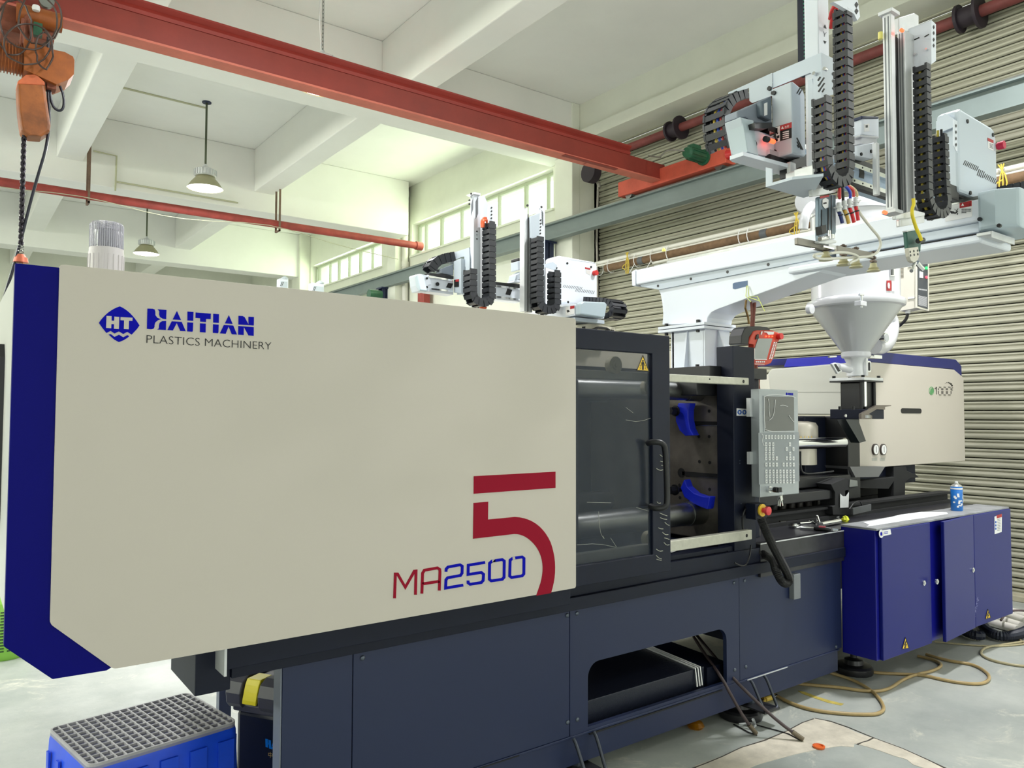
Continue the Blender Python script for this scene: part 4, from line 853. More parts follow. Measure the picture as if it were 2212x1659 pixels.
# gear unit visible above the kick axis
MB().poly([at(x, y, Y=KY+.02) for x, y in cq([(470, 745), (585, 700), (640, 672), (780, 690), (780, 860), (625, 850), (540, 800), (470, 810)])], (0, .05, 0)).build('gear_housing', mat('cast_grey', (140, 148, 160), .5, .3, noise=.1), R1, bevel=.004)
MB().poly([at(x, y, Y=KY) for x, y in cq([(685, 655), (780, 610), (780, 830), (690, 790)])], (0, .05, 0)).build('servo_motor', mat('motor_slate', (104, 116, 128), .45, .3), R1, bevel=.006)
slots(R1, [cq([(706, 680), (735, 668), (735, 780), (708, 790)])], 'Y', KY-.0006, 'motor_label', wh)
MB().poly([at(x, y, Y=KY-.03) for x, y in cq([(620, 850), (780, 848), (780, 880), (730, 905), (625, 900)])], (0, .06, 0)).build('motor_bracket', black, R1)
el = mat('indicator_red', (255, 60, 40), .4, emit=(255, 60, 30), estr=6)
p = at(*cq([(775, 1015)])[0], Y=KY-.03); MB().cyl((p.x-.02, KY-.03, p.z), (p.x+.012, KY-.03, p.z), .007, n=12).build('sensor_lamp', el, R1)
MB().cyl((p.x-.035, KY-.03, p.z), (p.x-.018, KY-.03, p.z), .009, n=12).build('sensor_body', black, R1)
# main carriage hood: folded sheet facing the clamp end and the operator
HXc = rX(1774, 1.30)
MB().poly([at(x, y, X=HXc) for x, y in cq([(788, 405), (1220, 218), (1300, 585), (1145, 655), (1140, 420), (1115, 402), (790, 540)])][:0] or [at(x, y, X=HXc) for x, y in cq([(785, 405), (1220, 220), (1220, 625), (1145, 655), (1145, 425), (1120, 403), (785, 540)])], (.003, 0, 0)).build('hood', pale, R1, bevel=.0012)
MB().poly([at(x, y, Y=1.30) for x, y in cq([(1220, 220), (1350, 283), (1350, 580), (1330, 598), (1220, 628)])], (0, .003, 0)).build('hood_front', white2, R1, bevel=.0012)
MB().poly([at(x, y, X=HXc-.004) for x, y in cq([(382, 595), (388, 578), (775, 405), (780, 405), (780, 608), (600, 675), (575, 655), (572, 540)])], (.003, 0, 0)).build('rear_hood', white2, R1, bevel=.0012)
slots(R1, [bar((x0, y0), (x1, y1), 3.2) for x0, y0, x1, y1 in [tuple(v for p in cq([(a, b2), (c_, d_)]) for v in p) for a, b2, c_, d_ in ((1190, 475, 1212, 440), (1192, 525, 1248, 445), (1194, 575, 1250, 495), (1228, 578, 1248, 545))]], 'X', HXc-.0005)
slots(R1, [cq([(x, y-16), (x+13, y), (x, y+20), (x-11, y+2)]) for x, y in ((1325, 410), (1326, 475), (1327, 540))], 'Y', 1.2995, 'diamond_hole')
capbolts(cq([(762, 547), (797, 586)]), 'X', HXc-.004, .007, R1, d=.008)
capbolts(cq([(1170, 416), (1265, 375)]), 'X', HXc, .0055, R1, d=.012, m=chrome)
# driver cover box
DX = HXc-.02
cx = at(*cq([(955, 800)])[0], X=DX)
z0, z1 = at(*cq([(948, 1125)])[0], X=DX).z, at(*cq([(950, 475)])[0], X=DX).z
y0, y1 = cx.y, rY(cq([(788, 0)])[0][0], DX)
x1_ = rX(cq([(1088, 0)])[0][0], y0)
MB().pxz([(DX, z0-.002), (x1_, z0+.004), (x1_, z1-.03), (x1_-.012, z1-.012), (DX+.01, z1), (DX, z1-.003)], y0, y1).build('driver_cover', white2, R1, bevel=.004)
slots(R1, [cq(bar(a, b2, 9)) for a, b2 in (((1000, 985), (1055, 1095)), ((1002, 1020), (1040, 1090)), ((1003, 1050), (1018, 1075)), ((1000, 590), (1030, 540)), ((1018, 600), (1052, 545)))], 'Y', y0-.0005)
capbolts(cq([(800, 586), (804, 1112)]), 'X', DX, .007, R1, d=.006)
lb = MB().poly([at(x, y, X=DX-.0004) for x, y in cq([(797, 893), (955, 845), (955, 985), (800, 1032)])], (-.0008, 0, 0)).build('warning_label', ink, R1)
slots(lb, [cq([(852, 877), (955, 845), (955, 895), (852, 925)])], 'X', DX-.0014, 'label_red_field', redl); slots(lb, [cq([(860, 910), (872, 882), (886, 905)])], 'X', DX-.002, 'label_triangle', wh)
slots(lb, [cq([(800, 896), (850, 880), (850, 1018), (802, 1030)])], 'X', DX-.0013, 'label_white_field', wh); slots(lb, [cq([(815, 900), (828, 896), (828, 940), (836, 940), (822, 968), (808, 950), (815, 945)]), cq([(805, 975), (845, 962), (845, 985), (830, 990), (830, 1015), (806, 1022)])], 'X', DX-.002, 'label_symbol', ink)
text('label_lettering', '危险', at(*cq([(892, 905)])[0], X=DX-.002), Vector((0, -1, 0)), UZ, .016, .008, wh, lb, thick=.0003)
slots(lb, [cq([(875, y), (930, y-14), (930, y-4), (875, y+9)]) for y in (935, 953, 971, 989)], 'X', DX-.0013, 'label_lines', wh)
# carriage base block and tray
MB().poly([at(x, y, X=DX+.01) for x, y in cq([(905, 1205), (945, 1195), (945, 1340), (910, 1325)])], (.03, 0, 0)).build('motor_end_block', alu, R1, bevel=.004)
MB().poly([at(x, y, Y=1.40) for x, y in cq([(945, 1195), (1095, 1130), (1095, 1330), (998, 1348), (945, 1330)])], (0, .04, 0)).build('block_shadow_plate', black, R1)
MB().poly([at(x, y, Y=1.36) for x, y in cq([(1000, 1280), (1100, 1235), (1110, 1330), (1230, 1315), (1230, 1400), (1110, 1400), (1000, 1350)])], (0, .04, 0)).build('carriage_plate', alu, R1, bevel=.002)
Zt = at(*cq([(1060, 1500)])[0], Y=1.32).z
MB().poly([at(x, y, Z=Zt) for x, y in cq([(722, 1428), (735, 1425), (960, 1360), (1240, 1330), (1140, 1500), (1060, 1525)])], (0, 0, .008)).build('carriage_tray', pale, R1)
MB().poly([at(x, y, X=at(*cq([(722, 1428)])[0], Z=Zt).x) for x, y in cq([(722, 1250), (775, 1262), (778, 1405), (722, 1430)])], (.004, 0, 0)).build('tray_upstand', pale, R1)
capbolts(cq([(1092, 1245), (1010, 1275), (1130, 1325), (1092, 1315)]), 'Y', 1.36, .007, R1)
capbolts(cq([(1155, 1355), (1200, 1355), (1050, 1395), (1100, 1390)]), 'Y', 1.34, .006, R1, d=.02)
# main vertical arm
mx_, my = rX(1772, 1.30)+.012, 1.305
myf = rY(1743, mx_); zlow, zhigh = 2.235, 3.35
arm = MB().box(mx_, rX(1797, my), my, myf, zlow, zhigh).build('main_arm', white, R1, bevel=.003)
MB().box(mx_+.003, mx_+.03, myf, rY(1727, mx_), at(1730, 140, X=mx_).z-.03, zhigh).build('arm_belt', navyd, R1)
tb = MB(); 
for k in range(60): tb.box(mx_+.0015, mx_+.004, myf, myf+.004, 2.62+k*.012, 2.626+k*.012)
tb.build('belt_teeth', mat('belt_green', (40, 110, 90), .5), R1)
ya = my-.0006
slots(R1, [[(1779, 59), (1782, 53), (1785, 62)], [(1779, 88), (1785, 90), (1782, 95)]], 'Y', ya, 'arrow_marks')
q = MB()
for s_ in ([(1779, 68), (1781, 74), (1781, 79)], [(1785, 70), (1782, 74)]): q.tube([at(x, y, Y=ya) for x, y in s_], .0007, n=4)
q.build('axis_letter', ink, R1)
MB().poly([at(x, y, X=mx_-.004) for x, y in cq([(1100, 470), (1140, 455), (1160, 655), (1200, 1330), (1105, 1330)])], (.004, 0, 0)).build('arm_side_sheet', pale, R1)
slots(R1, [cq(bar((1140, y), (1140+34+k*2, y+24+k*2), 8)) for k, y in enumerate((930, 965, 997, 1030, 1065, 1100, 1140, 1178, 1212))], 'X', mx_-.0045)
# main-arm cable chain loop
CY0, CY1 = 1.19, 1.237
xa, xb = rX(1790, CY0)+.012, rX(1843, CY0)
zU = at(1805, 350, Y=CY0).z; zTL, zTR = at(1783, 205, Y=CY0).z, at(1835, 5, Y=CY0).z
rr_ = (xb-xa)/2
pathM = [(xa, zTL), (xa, zU+.02)]+[(xa+rr_-rr_*math.cos(t), zU-rr_*.9*math.sin(t)) for t in [PI*k/6 for k in range(0, 7)]]+[(xb, zU+.02), (xb, zTR)]
chain(R1, pathM, CY0, CY1, h=.03, pitch=.0255, label='black cable chain of the main arm')
inner_cables(R1, pathM, CY0+.01, CY1-.01)
MB().poly([at(x, y, Y=CY0) for x, y in ((1800, 4), (1852, -6), (1858, 36), (1852, 44), (1845, 30))], (0, .012, 0)).build('chain_bracket', white, R1)
slots(R1, [[(x, y-6), (x+4, y), (x, y+7), (x-4, y)] for x, y in ((1850, 10), (1850, 24))], 'Y', CY0-.0006, 'diamond_hole')
MB().tube([at(1793, 40, Y=1.28), at(1797, 20, Y=1.25), at(1808, 8, Y=1.24), at(1826, 10, Y=1.23), at(1835, 20, Y=1.23)], .006, smooth=2).tube([at(1795, 60, Y=1.29), at(1800, 28, Y=1.26), at(1812, 14, Y=1.25), at(1828, 16, Y=1.24)], .006, smooth=2).build('hose_red', redpl, R1, smooth=60)
# rear cable chain of the kick axis
KC = rY(1600, HXc+.0); 
pk = [at(x, y, Y=1.60) for x, y in cq([(565, 585), (500, 590), (430, 640), (378, 720), (372, 800), (380, 900), (398, 1000), (420, 1060)])]
chain(R1, [(p.x, p.z) for p in pk], 1.60, 1.69, h=.034, pitch=.03, label='curved cable chain behind the kick end cap')
inner_cables(R1, [(p.x, p.z) for p in pk], 1.61, 1.68)
# gearmotor standing on the kick beam
GYm = 1.42
def g2(q): return [(1840+x/4.366, 200+y/4.366) for x, y in q]
gm = MB().poly([at(x, y, Y=GYm) for x, y in g2([(95, 225), (258, 240), (258, 420), (95, 395)])], (0, .035, 0)).build('servo_motor', white, R1, bevel=.004)
MB().poly([at(x, y, Y=GYm-.004) for x, y in g2([(95, 218), (255, 225), (255, 245), (95, 248)])], (0, .035, 0)).build('motor_cap', navy, R1, bevel=.003)
MB().poly([at(x, y, Y=GYm-.008) for x, y in g2([(80, 395), (262, 410), (262, 430), (80, 415)])], (0, .035, 0)).poly([at(x, y, Y=GYm) for x, y in g2([(95, 420), (240, 432), (250, 560), (90, 480)])], (0, .035, 0)).build('gearbox', hopw, R1, bevel=.004)
MB().poly([at(x, y, Y=GYm-.02) for x, y in g2([(48, 500), (215, 470), (232, 560), (230, 590), (190, 625), (48, 595)])], (0, .035, 0)).build('gearbox_base', white, R1, bevel=.003)
slots(gm, [g2([(115, 298), (165, 293), (165, 365), (115, 370)])], 'Y', GYm-.0006, 'motor_label', wh); slots(gm, [g2([(130, 308), (150, 306), (150, 330), (130, 332)])], 'Y', GYm-.0012, 'motor_print', ink)
capbolts(g2([(85, 582), (178, 555)]), 'Y', GYm-.02, .006, R1, d=.004)
# ---- sub arm: two aluminium profiles
SY = 1.30
def profile(px0, px1, px2, pt, pb, Y, name='arm_profile', m=alu):
    x0 = rX(px1, Y); yb_ = rY(px0, x0); x1 = rX(px2, Y); z0, z1 = at(px1, pb, Y=Y).z, at(px1, pt, Y=Y).z
    o = MB().box(x0, x1, Y, yb_, z0, z1).build(name, m, R1, bevel=.002)
    g_ = MB()
    for f_ in (.3, .7): yy = Y+(yb_-Y)*f_; g_.box(x0-.0008, x0+.001, yy-.002, yy+.002, z0+.01, z1-.01)
    g_.build('groove', mat('groove_grey', (120, 124, 128), .5), o); return x0, x1, yb_, z0, z1
px_ = profile(1914, 1932, 1941, 32, 452, SY)
p2 = profile(1946, 1961, 1984, 68, 468, SY-.01)
for z_ in (px_[4], px_[3]-.012): box(px_[0]-.01, px_[1]+.016, SY-.01, px_[2]+.01, z_, z_+.012).build('arm_end_plate', alu, R1, bevel=.001)
MB().box(px_[1]+.01, p2[0]-.004, SY+.01, px_[2]-.01, at(1938, 455, Y=SY).z, at(1938, 75, Y=SY).z).build('arm_belt', black, R1)
MB().poly([at(x, y, Y=SY+.02) for x, y in ((1942, 38), (1975, 28), (1985, 34), (1985, 60), (1942, 72))], (0, .03, 0)).build('pulley_block', alu, R1, bevel=.003)
p = at(1940, 67, Y=SY-.01); MB().cyl((p.x, SY-.02, p.z), (p.x+.012, SY-.02, p.z), .006, n=10).build('sensor_lamp', el, R1)
p = at(1908, 75, Y=SY+.02); MB().cyl((p.x, SY+.03, p.z-.012), (p.x, SY+.03, p.z+.012), .008, n=12).build('yellow_bumper', mat('cap_yellow', (230, 220, 120)), R1)
# white chain hood with diamond holes
hx = rX(2014, SY-.06); hy0, hy1 = SY-.06, rY(1961, rX(2014, SY-.06))
MB().poly([at(x, y, X=hx) for x, y in ((1962, 62), (2012, 43), (2012, 138), (1962, 153))], (.003, 0, 0)).build('chain_hood', white, R1, bevel=.001)
MB().poly([at(x, y, Y=hy0) for x, y in ((2012, 43), (2022, 52), (2022, 132), (2012, 139))], (0, .003, 0)).build('hood_front', white, R1, bevel=.001)
slots(R1, [[(x, y-4), (x+2, y+1), (x, y+5), (x-2, y)] for x, y in ((2017, 58), (2017, 71), (2017, 85), (2017, 98))], 'Y', hy0-.0006, 'diamond_hole')
slots(R1, [bar((1975, 86), (1986, 81), 2.2), bar((1997, 80), (2007, 74), 2.2)], 'X', hx-.0006); capbolts([(1980, 118), (2003, 108)], 'X', hx, .004, R1, d=.012, m=chrome)
# sub-arm chain loop
x0c = rX(2009, SY-.07); cy1 = rY(1978, x0c); cy0 = SY-.07
zU = at(2030, 425, Y=cy0).z; x1c = rX(2055, cy0); r2_ = (x1c-x0c)/2
pathS = [(x0c+.014, at(2009, 140, Y=cy0).z), (x0c+.014, zU+.02)]+[(x0c+.014+r2_*.9-r2_*.9*math.cos(t), zU-r2_*.75*math.sin(t)) for t in [PI*k/6 for k in range(7)]]+[(x1c-.014, zU+.02), (x1c-.02, at(2052, 280, Y=cy0).z)]
chain(R1, pathS, cy0, cy1, h=.03, pitch=.0262, label='long ladder-like cable chain of the second arm')
inner_cables(R1, pathS, cy0+.006, cy1-.006, cols=((30, 30, 36), (210, 190, 70)))
# traverse carriage hood
hy = 1.42; hx0, hx1 = rX(2074, hy), rX(2158, hy)
hz1a, hz1b, hz0 = at(2070, 233, Y=hy).z, at(2140, 276, Y=hy).z, at(2074, 415, Y=hy).z
prof_ = [(hx0, hz0), (hx1, hz0), (hx1, hz1b-.05), (hx1-.02, hz1b-.01), (hx1-.06, hz1b+.005), (hx0+.03, hz1a+.003), (hx0, hz1a-.012)]
hb = MB().pxz(prof_, hy, rY(2026, hx0)).build('carriage_housing', white2, R1, bevel=.012)
slots(hb, [g2(bar((1072+k*15.2, 640+k*7.2), (1052+k*15.2, 682+k*7.2), 6)) for k in range(9)]+[g2(bar((1250+k*1-48+k*15.2, 722+k*8), (1182+k*15.2, 782+k*8), 6)) for k in range(4)]+[g2(bar((1264+k*15.5, 765+k*8), (1244+k*15.5, 806+k*8), 6)) for k in range(8)], 'Y', hy-.0005)
capbolts(g2([(1088, 272), (1328, 400), (1115, 947)]), 'Y', hy, .009, hb, d=.004)
sl = MB().poly([at(x, y, Y=hy-.0004) for x, y in g2([(1282, 425), (1335, 450), (1335, 552), (1285, 525)])], (0, -.0006, 0)).build('warning_label', wh, hb); slots(hb, [g2([(1280, 425), (1335, 450), (1335, 478), (1282, 455)])], 'Y', hy-.0012, 'label_red_field', redl); slots(hb, [g2([(1300, y), (1330, y+12), (1330, y+16), (1300, y+4)]) for y in (478, 490, 502, 514)], 'Y', hy-.0012, 'label_lines', labg)
p = at(*g2([(1370, 508)])[0], Y=hy); MB().cyl((p.x, hy-.004, p.z), (p.x, hy, p.z), .014, n=18).cyl((p.x, hy-.03, p.z), (p.x, hy-.004, p.z), .018, .017, n=20).build('stop_button', mat('stop_magenta', (200, 30, 70), .4), hb, smooth=40)
MB().poly([at(x, y, X=hx0-.02) for x, y in ((2022, 262), (2042, 245), (2062, 258), (2068, 330), (2062, 322), (2058, 300), (2058, 275), (2022, 290))], (.004, 0, 0)).build('chain_guide', pale, hb)
MB().poly([at(x, y, Y=hy-.03) for x, y in g2([(960, 250), (995, 268), (998, 550), (985, 550), (960, 500)])], (0, .003, 0)).build('hood_flange', white, hb)
slots(hb, [g2([(x, y-16), (x+8, y+2), (x, y+20), (x-8, y)]) for x, y in ((982, 312), (982, 372), (982, 432), (983, 490))], 'Y', hy-.0306, 'diamond_hole')
MB().box(hx0-.03, hx1+.0, hy+.02, hy+.16, 2.425, hz0+.01).build('carriage_block', black, R1)
MB().box(3.14, hx0+.02, 1.43, 1.47, 2.40, 2.46).build('drag_carrier', black, R1, bevel=.002)
MB().box(px_[0]-.03, px_[0]-.012, 1.34, 1.358, at(1905, 430, Y=1.36).z, at(1905, 320, Y=1.36).z).build('sub_carriage', alu, R1, bevel=.003)
# traverse cable chains behind the end cap (loop runs on beyond the cap)
XC = BX+.34
yA, yB = rY(2062, XC), rY(2232, XC)
zA, zB = at(2150, 413, X=XC).z, at(2180, 505, X=XC).z
pt_ = [(yA, zA), (yB, zA)]+[(yB-(zA-zB)/2*math.sin(t), (zA+zB)/2+(zA-zB)/2*math.cos(t)) for t in [PI*k/6 for k in range(7)]]+[(yB, zB), (rY(2122, XC), zB)]
chain(R1, pt_, XC, XC+.07, plane='YZ', h=.036, pitch=.028, label='horizontal cable chain beyond the translucent end cap')
# ---- grippers
wg = mat('wrist_slate', (112, 128, 140), .4, .4)
def g3(q): return [(1700+x/6.144, 360+y/6.146) for x, y in q]
WY = 1.28
gr = MB().poly([at(x, y, Y=WY-.01) for x, y in g3([(335, 300), (650, 255), (655, 340), (345, 395)])], (0, .014, 0)).box(rX(1755, WY), rX(1806, WY), WY-.005, WY+.06, 2.205, 2.25).build('arm_foot_plate', alu, R1, bevel=.003)
wb = MB().poly([at(x, y, Y=WY) for x, y in g3([(425, 400), (600, 370), (655, 380), (655, 870), (590, 1010), (430, 990), (425, 900)])], (0, .014, 0)).build('wrist_cylinder', wg, R1, bevel=.004)
slots(wb, [g3(q) for q in ([(455, 570), (465, 570), (465, 810), (455, 810)], [(540, 550), (552, 550), (552, 880), (540, 880)], [(585, 380), (592, 380), (592, 960), (585, 960)])], 'Y', WY-.0006, 'body_groove', ink)
slots(wb, [g3([(438, 395), (555, 375), (555, 400), (438, 425)])], 'Y', WY-.001, 'label_red_field', redl); slots(wb, [g3([(470, 440), (510, 415), (550, 440), (545, 540), (505, 560), (470, 520)])], 'Y', WY-.0012, 'label_white_field', wh)
slots(wb, [g3([(480, 480), (520, 470), (525, 490), (482, 500)])], 'Y', WY-.0018, 'label_print', ink)
MB().poly([at(x, y, Y=WY-.012) for x, y in g3([(455, 790), (520, 770), (530, 880), (470, 900)])], (0, .02, 0)).build('wrist_recess', black, wb)
c0_, c1_ = at(*g3([(435, 960)])[0], Y=WY-.02), at(*g3([(610, 925)])[0], Y=WY-.02)
MB().cyl(c0_, c1_, .007, n=14).cyl(at(*g3([(590, 900)])[0], Y=WY-.03), at(*g3([(590, 960)])[0], Y=WY-.03), .008, n=12).cyl(at(*g3([(560, 850)])[0], Y=WY-.025), at(*g3([(560, 960)])[0], Y=WY-.025), .005, n=10).build('pivot_pin', chrome, R1, smooth=40)
MB().poly([at(x, y, Y=WY-.015) for x, y in g3([(410, 985), (570, 960), (660, 980), (665, 1010), (540, 1030), (420, 1010)])], (0, .014, 0)).build('gripper_flange', alu, R1, bevel=.003)
bA, bB = at(*g3([(145, 985)])[0], Y=WY), at(*g3([(1150, 1180)])[0], Y=WY)
M_bar = MB(); d = (bB-bA); dn = Vector((d.x, 0, d.z)).normalized(); nz = Vector((-dn.z, 0, dn.x))
for t0, t1 in ((0, .345), (.5, 1)):
    A, B = bA+d*t0, bA+d*t1; M_bar.poly([A+nz*.010, B+nz*.010, B-nz*.010, A-nz*.010], (0, .012, 0))
M_bar.build('gripper_bar', mat('bar_grey_brown', (140, 136, 128), .45, .4), R1, bevel=.002)
MB().poly([at(x, y, Y=WY-.006) for x, y in g3([(555, 1020), (650, 1040), (655, 1095), (560, 1085)])], (0, .014, 0)).build('bar_clamp', alu, R1, bevel=.002)
MB().cyl(at(*g3([(520, 1010)])[0], Y=WY+.01), at(*g3([(520, 1110)])[0], Y=WY+.01), .009, n=12).box(rX(1772, WY), rX(1795, WY), WY-.01, WY+.03, at(1780, 537, Y=WY).z, at(1780, 533, Y=WY).z).build('centre_post', chrome, R1, smooth=40)
cup = mat('suction_cup_amber', (206, 200, 160), .35, trans=.2)
for (x, y) in ((516, 1225), (750, 1290), (916, 1318), (1148, 1370)):
    p = at(*g3([(x, y+20)])[0], Y=WY+.01)
    cu_ = MB().lathe(p, [(.021, 0), (.020, .003), (.013, .007), (.017, .0095), (.012, .013), (.010, .026), (.006, .028), (0, .028)], n=24).build('suction_cup', cup, R1, smooth=35)
    MB().cyl(p+Vector((0, 0, .028)), p+Vector((0, 0, .066)), .0045, n=10).cyl(p+Vector((0, 0, .04)), p+Vector((0, 0, .048)), .009, n=6).cyl(p+Vector((0, 0, .058)), p+Vector((0, 0, .063)), .01, n=6).box(p.x-.012, p.x+.012, p.y-.006, p.y+.006, p.z+.03, p.z+.036).build('cup_stem', mat('stem_brown', (96, 82, 74), .45, .5), cu_)
clr = mat('air_tube_clear', (218, 216, 204), .25)
MB().tube([at(*g3([q])[0], Y=WY-.02) for q in ((930, 520), (960, 610), (1040, 720), (1130, 830), (1210, 920), (1245, 1000), (1235, 1080), (1190, 1150), (1100, 1190), (1000, 1200), (880, 1205), (700, 1215), (480, 1230), (380, 1210), (350, 1180), (390, 1160), (470, 1155))], .0042, smooth=2).tube([at(*g3([q])[0], Y=WY-.03) for q in ((580, 1150), (700, 1135), (820, 1145), (910, 1170), (950, 1200), (930, 1240), (860, 1260), (820, 1290))], .0042, smooth=2).build('air_tube', clr, R1, smooth=60)
# manifold strip with push fittings and coloured hoses
MB().poly([at(*g3([q])[0], Y=WY-.02) for q in ((605, 545), (880, 455), (960, 440), (985, 455), (890, 490), (620, 560))], (0, -.004, 0)).build('fitting_strip', alu, R1)
cols = [(40, 50, 110), (210, 170, 80), (220, 40, 50), (220, 40, 50)]
for k, ((x, y), bx_, by_) in enumerate(zip(((690, 540), (760, 515), (830, 490), (910, 470)), (735, 820, 890, 945), (750, 755, 740, 715))):
    p = at(*g3([(x, y)])[0], Y=WY-.03); q = at(*g3([(bx_, by_)])[0], Y=WY-.03)
    MB().cyl(p+Vector((0, 0, -.014)), p+Vector((0, 0, .014)), .0075, n=12).cyl(p+Vector((0, 0, -.003)), p+Vector((0, 0, .003)), .0105, n=12).build('push_fitting', alu, R1, smooth=40)
    MB().tube([p+Vector((0, 0, -.014)), (p+q)/2+Vector((.0, 0, -.002)), q], .0055).build('hose_tail', mat('tail_%d' % k, cols[k], .4), R1, smooth=60)
    MB().cyl(p.lerp(q, .45), p.lerp(q, .52), .0075, n=10).build('hose_band', black, R1)
for k, (c_, x0_) in enumerate((((214, 66, 66), 600), ((30, 30, 34), 625), ((50, 70, 190), 650), ((214, 66, 66), 675), ((214, 66, 66), 640), ((216, 196, 150), 690))):
    tgt = ((700, 430), (745, 470), (840, 430), (885, 400), (690, 400), (930, 430))[k]
    MB().tube([at(*g3([q])[0], Y=WY-.02+k*.004) for q in ((x0_, 120), (x0_+30, 200), ((x0_+tgt[0])/2+50, 270), (tgt[0], tgt[1]-90), tgt)], .0046, smooth=2).build('air_hose', mat('airhose_%d' % k, c_, .4), R1, smooth=60)
# second-arm gripper
MB().poly([at(x, y, Y=SY-.06) for x, y in g3([(1445, 650), (1700, 575), (1835, 610), (1835, 650), (1660, 680), (1450, 700)])], (0, .014, 0)).build('arm_foot_plate', alu, R1, bevel=.003)
MB().poly([at(x, y, Y=SY-.05) for x, y in g3([(1495, 700), (1830, 640), (1830, 740), (1500, 800)])], (0, .014, 0)).build('wrist_block', alu, R1, bevel=.004)
gc = MB().poly([at(x, y, Y=SY-.04) for x, y in g3([(1590, 860), (1720, 830), (1790, 870), (1775, 1130), (1740, 1090), (1610, 1090)])], (0, .014, 0)).build('gripper_cylinder', mat('cylinder_green', (52, 92, 84), .45, .3), R1, bevel=.003)
MB().poly([at(x, y, Y=SY-.045) for x, y in g3([(1585, 850), (1715, 825), (1720, 840), (1590, 865)])], (0, .014, 0)).build('cylinder_head', alu, R1)
jp = MB().poly([at(x, y, Y=SY-.05) for x, y in g3([(1612, 1080), (1745, 1060), (1758, 1190), (1740, 1240), (1690, 1275), (1650, 1250), (1628, 1190)])], (0, .014, 0)).build('jaw_plate', mat('jaw_ivory', (204, 200, 190), .4, .3), R1, bevel=.002)
capbolts(g3([(1635, 1130), (1683, 1122), (1732, 1115), (1640, 1178), (1688, 1170), (1736, 1163)]), 'Y', SY-.05, .004, jp, d=.001)
MB().tube([at(*g3([q])[0], Y=SY-.03) for q in ((1700, 1270), (1690, 1300), (1665, 1330), (1670, 1370), (1650, 1385))], .0065).tube([at(*g3([q])[0], Y=SY-.03) for q in ((1720, 1270), (1760, 1320), (1800, 1360))], .0085).build('gripper_jaw', chrome, R1, smooth=60)
MB().tube([at(*g3([q])[0], Y=SY-.075) for q in ((1675, 420), (1685, 500), (1660, 560), (1660, 640), (1690, 740), (1720, 830), (1760, 910), (1785, 975))], .0058, smooth=2).build('sensor_cable', mat('cable_yellow', (236, 214, 50), .4), R1, smooth=60)
MB().cyl(at(*g3([(1740, 985)])[0], Y=SY-.06), at(*g3([(1805, 975)])[0], Y=SY-.06), .009, n=12).build('cable_plug', black, R1)
p = at(1909, 458, Y=1.28); MB().cyl((p.x, 1.28, p.z), (p.x+.015, 1.28, p.z), .006, n=10).build('sensor_lamp', el, R1)
# twine hanging from the bracket slot
MB().tube([at(1613, 617, X=BKX-.01), at(1611, 640, X=BKX-.01), at(1622, 652, X=BKX-.02)], .0022).tube([at(1615, 617, X=BKX-.01), at(1618, 640, X=BKX-.02), at(1636, 640, X=BKX-.01), at(1652, 672, X=BKX-.02)], .0022).tube([at(1617, 642, X=BKX-.02), at(1640, 650, X=BKX-.02)], .0022).solo('twine', mat('twine_lime', (216, 226, 130), .7), 'pale green twine tied through the white bracket slot', 'twine')

# ================================================================== SECOND ROBOT, over the machine behind
R2 = thing('take_out_robot', (3.9, 4.3, 2.15), 'smaller-looking white robot whose arms rise behind the cream cover', 'robot')
def h4(q): return [(880+x/4.809, 400+y/4.809) for x, y in q]
Y2 = 4.05
def pz(q, Y, t, name, m, bevel=0, par=R2): return MB().poly([at(x, y, Y=Y) for x, y in h4(q)], (0, t, 0)).build(name, m, par, bevel=bevel)
def px2(q, X, t, name, m, bevel=0, par=R2): return MB().poly([at(x, y, X=X) for x, y in h4(q)], (t, 0, 0)).build(name, m, par, bevel=bevel)
# kick beam
pz([(210, 930), (480, 985), (480, 1140), (210, 1105)], Y2, .08, 'kick_beam', white, .003)
pz([(860, 1010), (1190, 1080), (1190, 1215), (860, 1180)], Y2, .08, 'kick_beam', white, .003)
for q in ([(225, 938), (475, 982), (475, 998), (225, 960)], [(250, 1068), (478, 1095), (478, 1112), (250, 1085)], [(865, 1030), (1180, 1072), (1180, 1088), (865, 1052)], [(865, 1140), (1180, 1182), (1180, 1200), (865, 1162)]): pz(q, Y2-.012, .012, 'guide_rail', chrome)
pz([(230, 910), (480, 945), (480, 975), (230, 935)], Y2-.004, .08, 'drive_belt', black); pz([(865, 1000), (1185, 1030), (1185, 1070), (865, 1025)], Y2-.004, .08, 'drive_belt', black)
for q in ([(425, 1015), (475, 1022), (455, 1072), (402, 1062)], [(1040, 1075), (1090, 1088), (1068, 1145), (1020, 1135)], [(870, 1065), (895, 1070), (870, 1120), (865, 1118)]): pz(q, Y2-.002, .002, 'beam_slot', ink)
px2([(72, 950), (95, 925), (135, 1090), (118, 1105), (88, 1060)], rX(893+3, Y2), .05, 'end_cap_nose', dome, .006)
pz([(85, 930), (130, 920), (215, 938), (240, 965), (260, 1035), (215, 1045), (210, 1105), (118, 1105), (100, 1040)], Y2-.006, .09, 'kick_end_cap', white, .008)
for q in ((200, 968), (200, 1060), (310, 1028)): p = at(*h4([q])[0], Y=Y2-.006); MB().cyl(p, p+Vector((0, -.006, 0)), .007 if q[0] < 300 else .012, n=12).build('cap_screw', ink, R2)
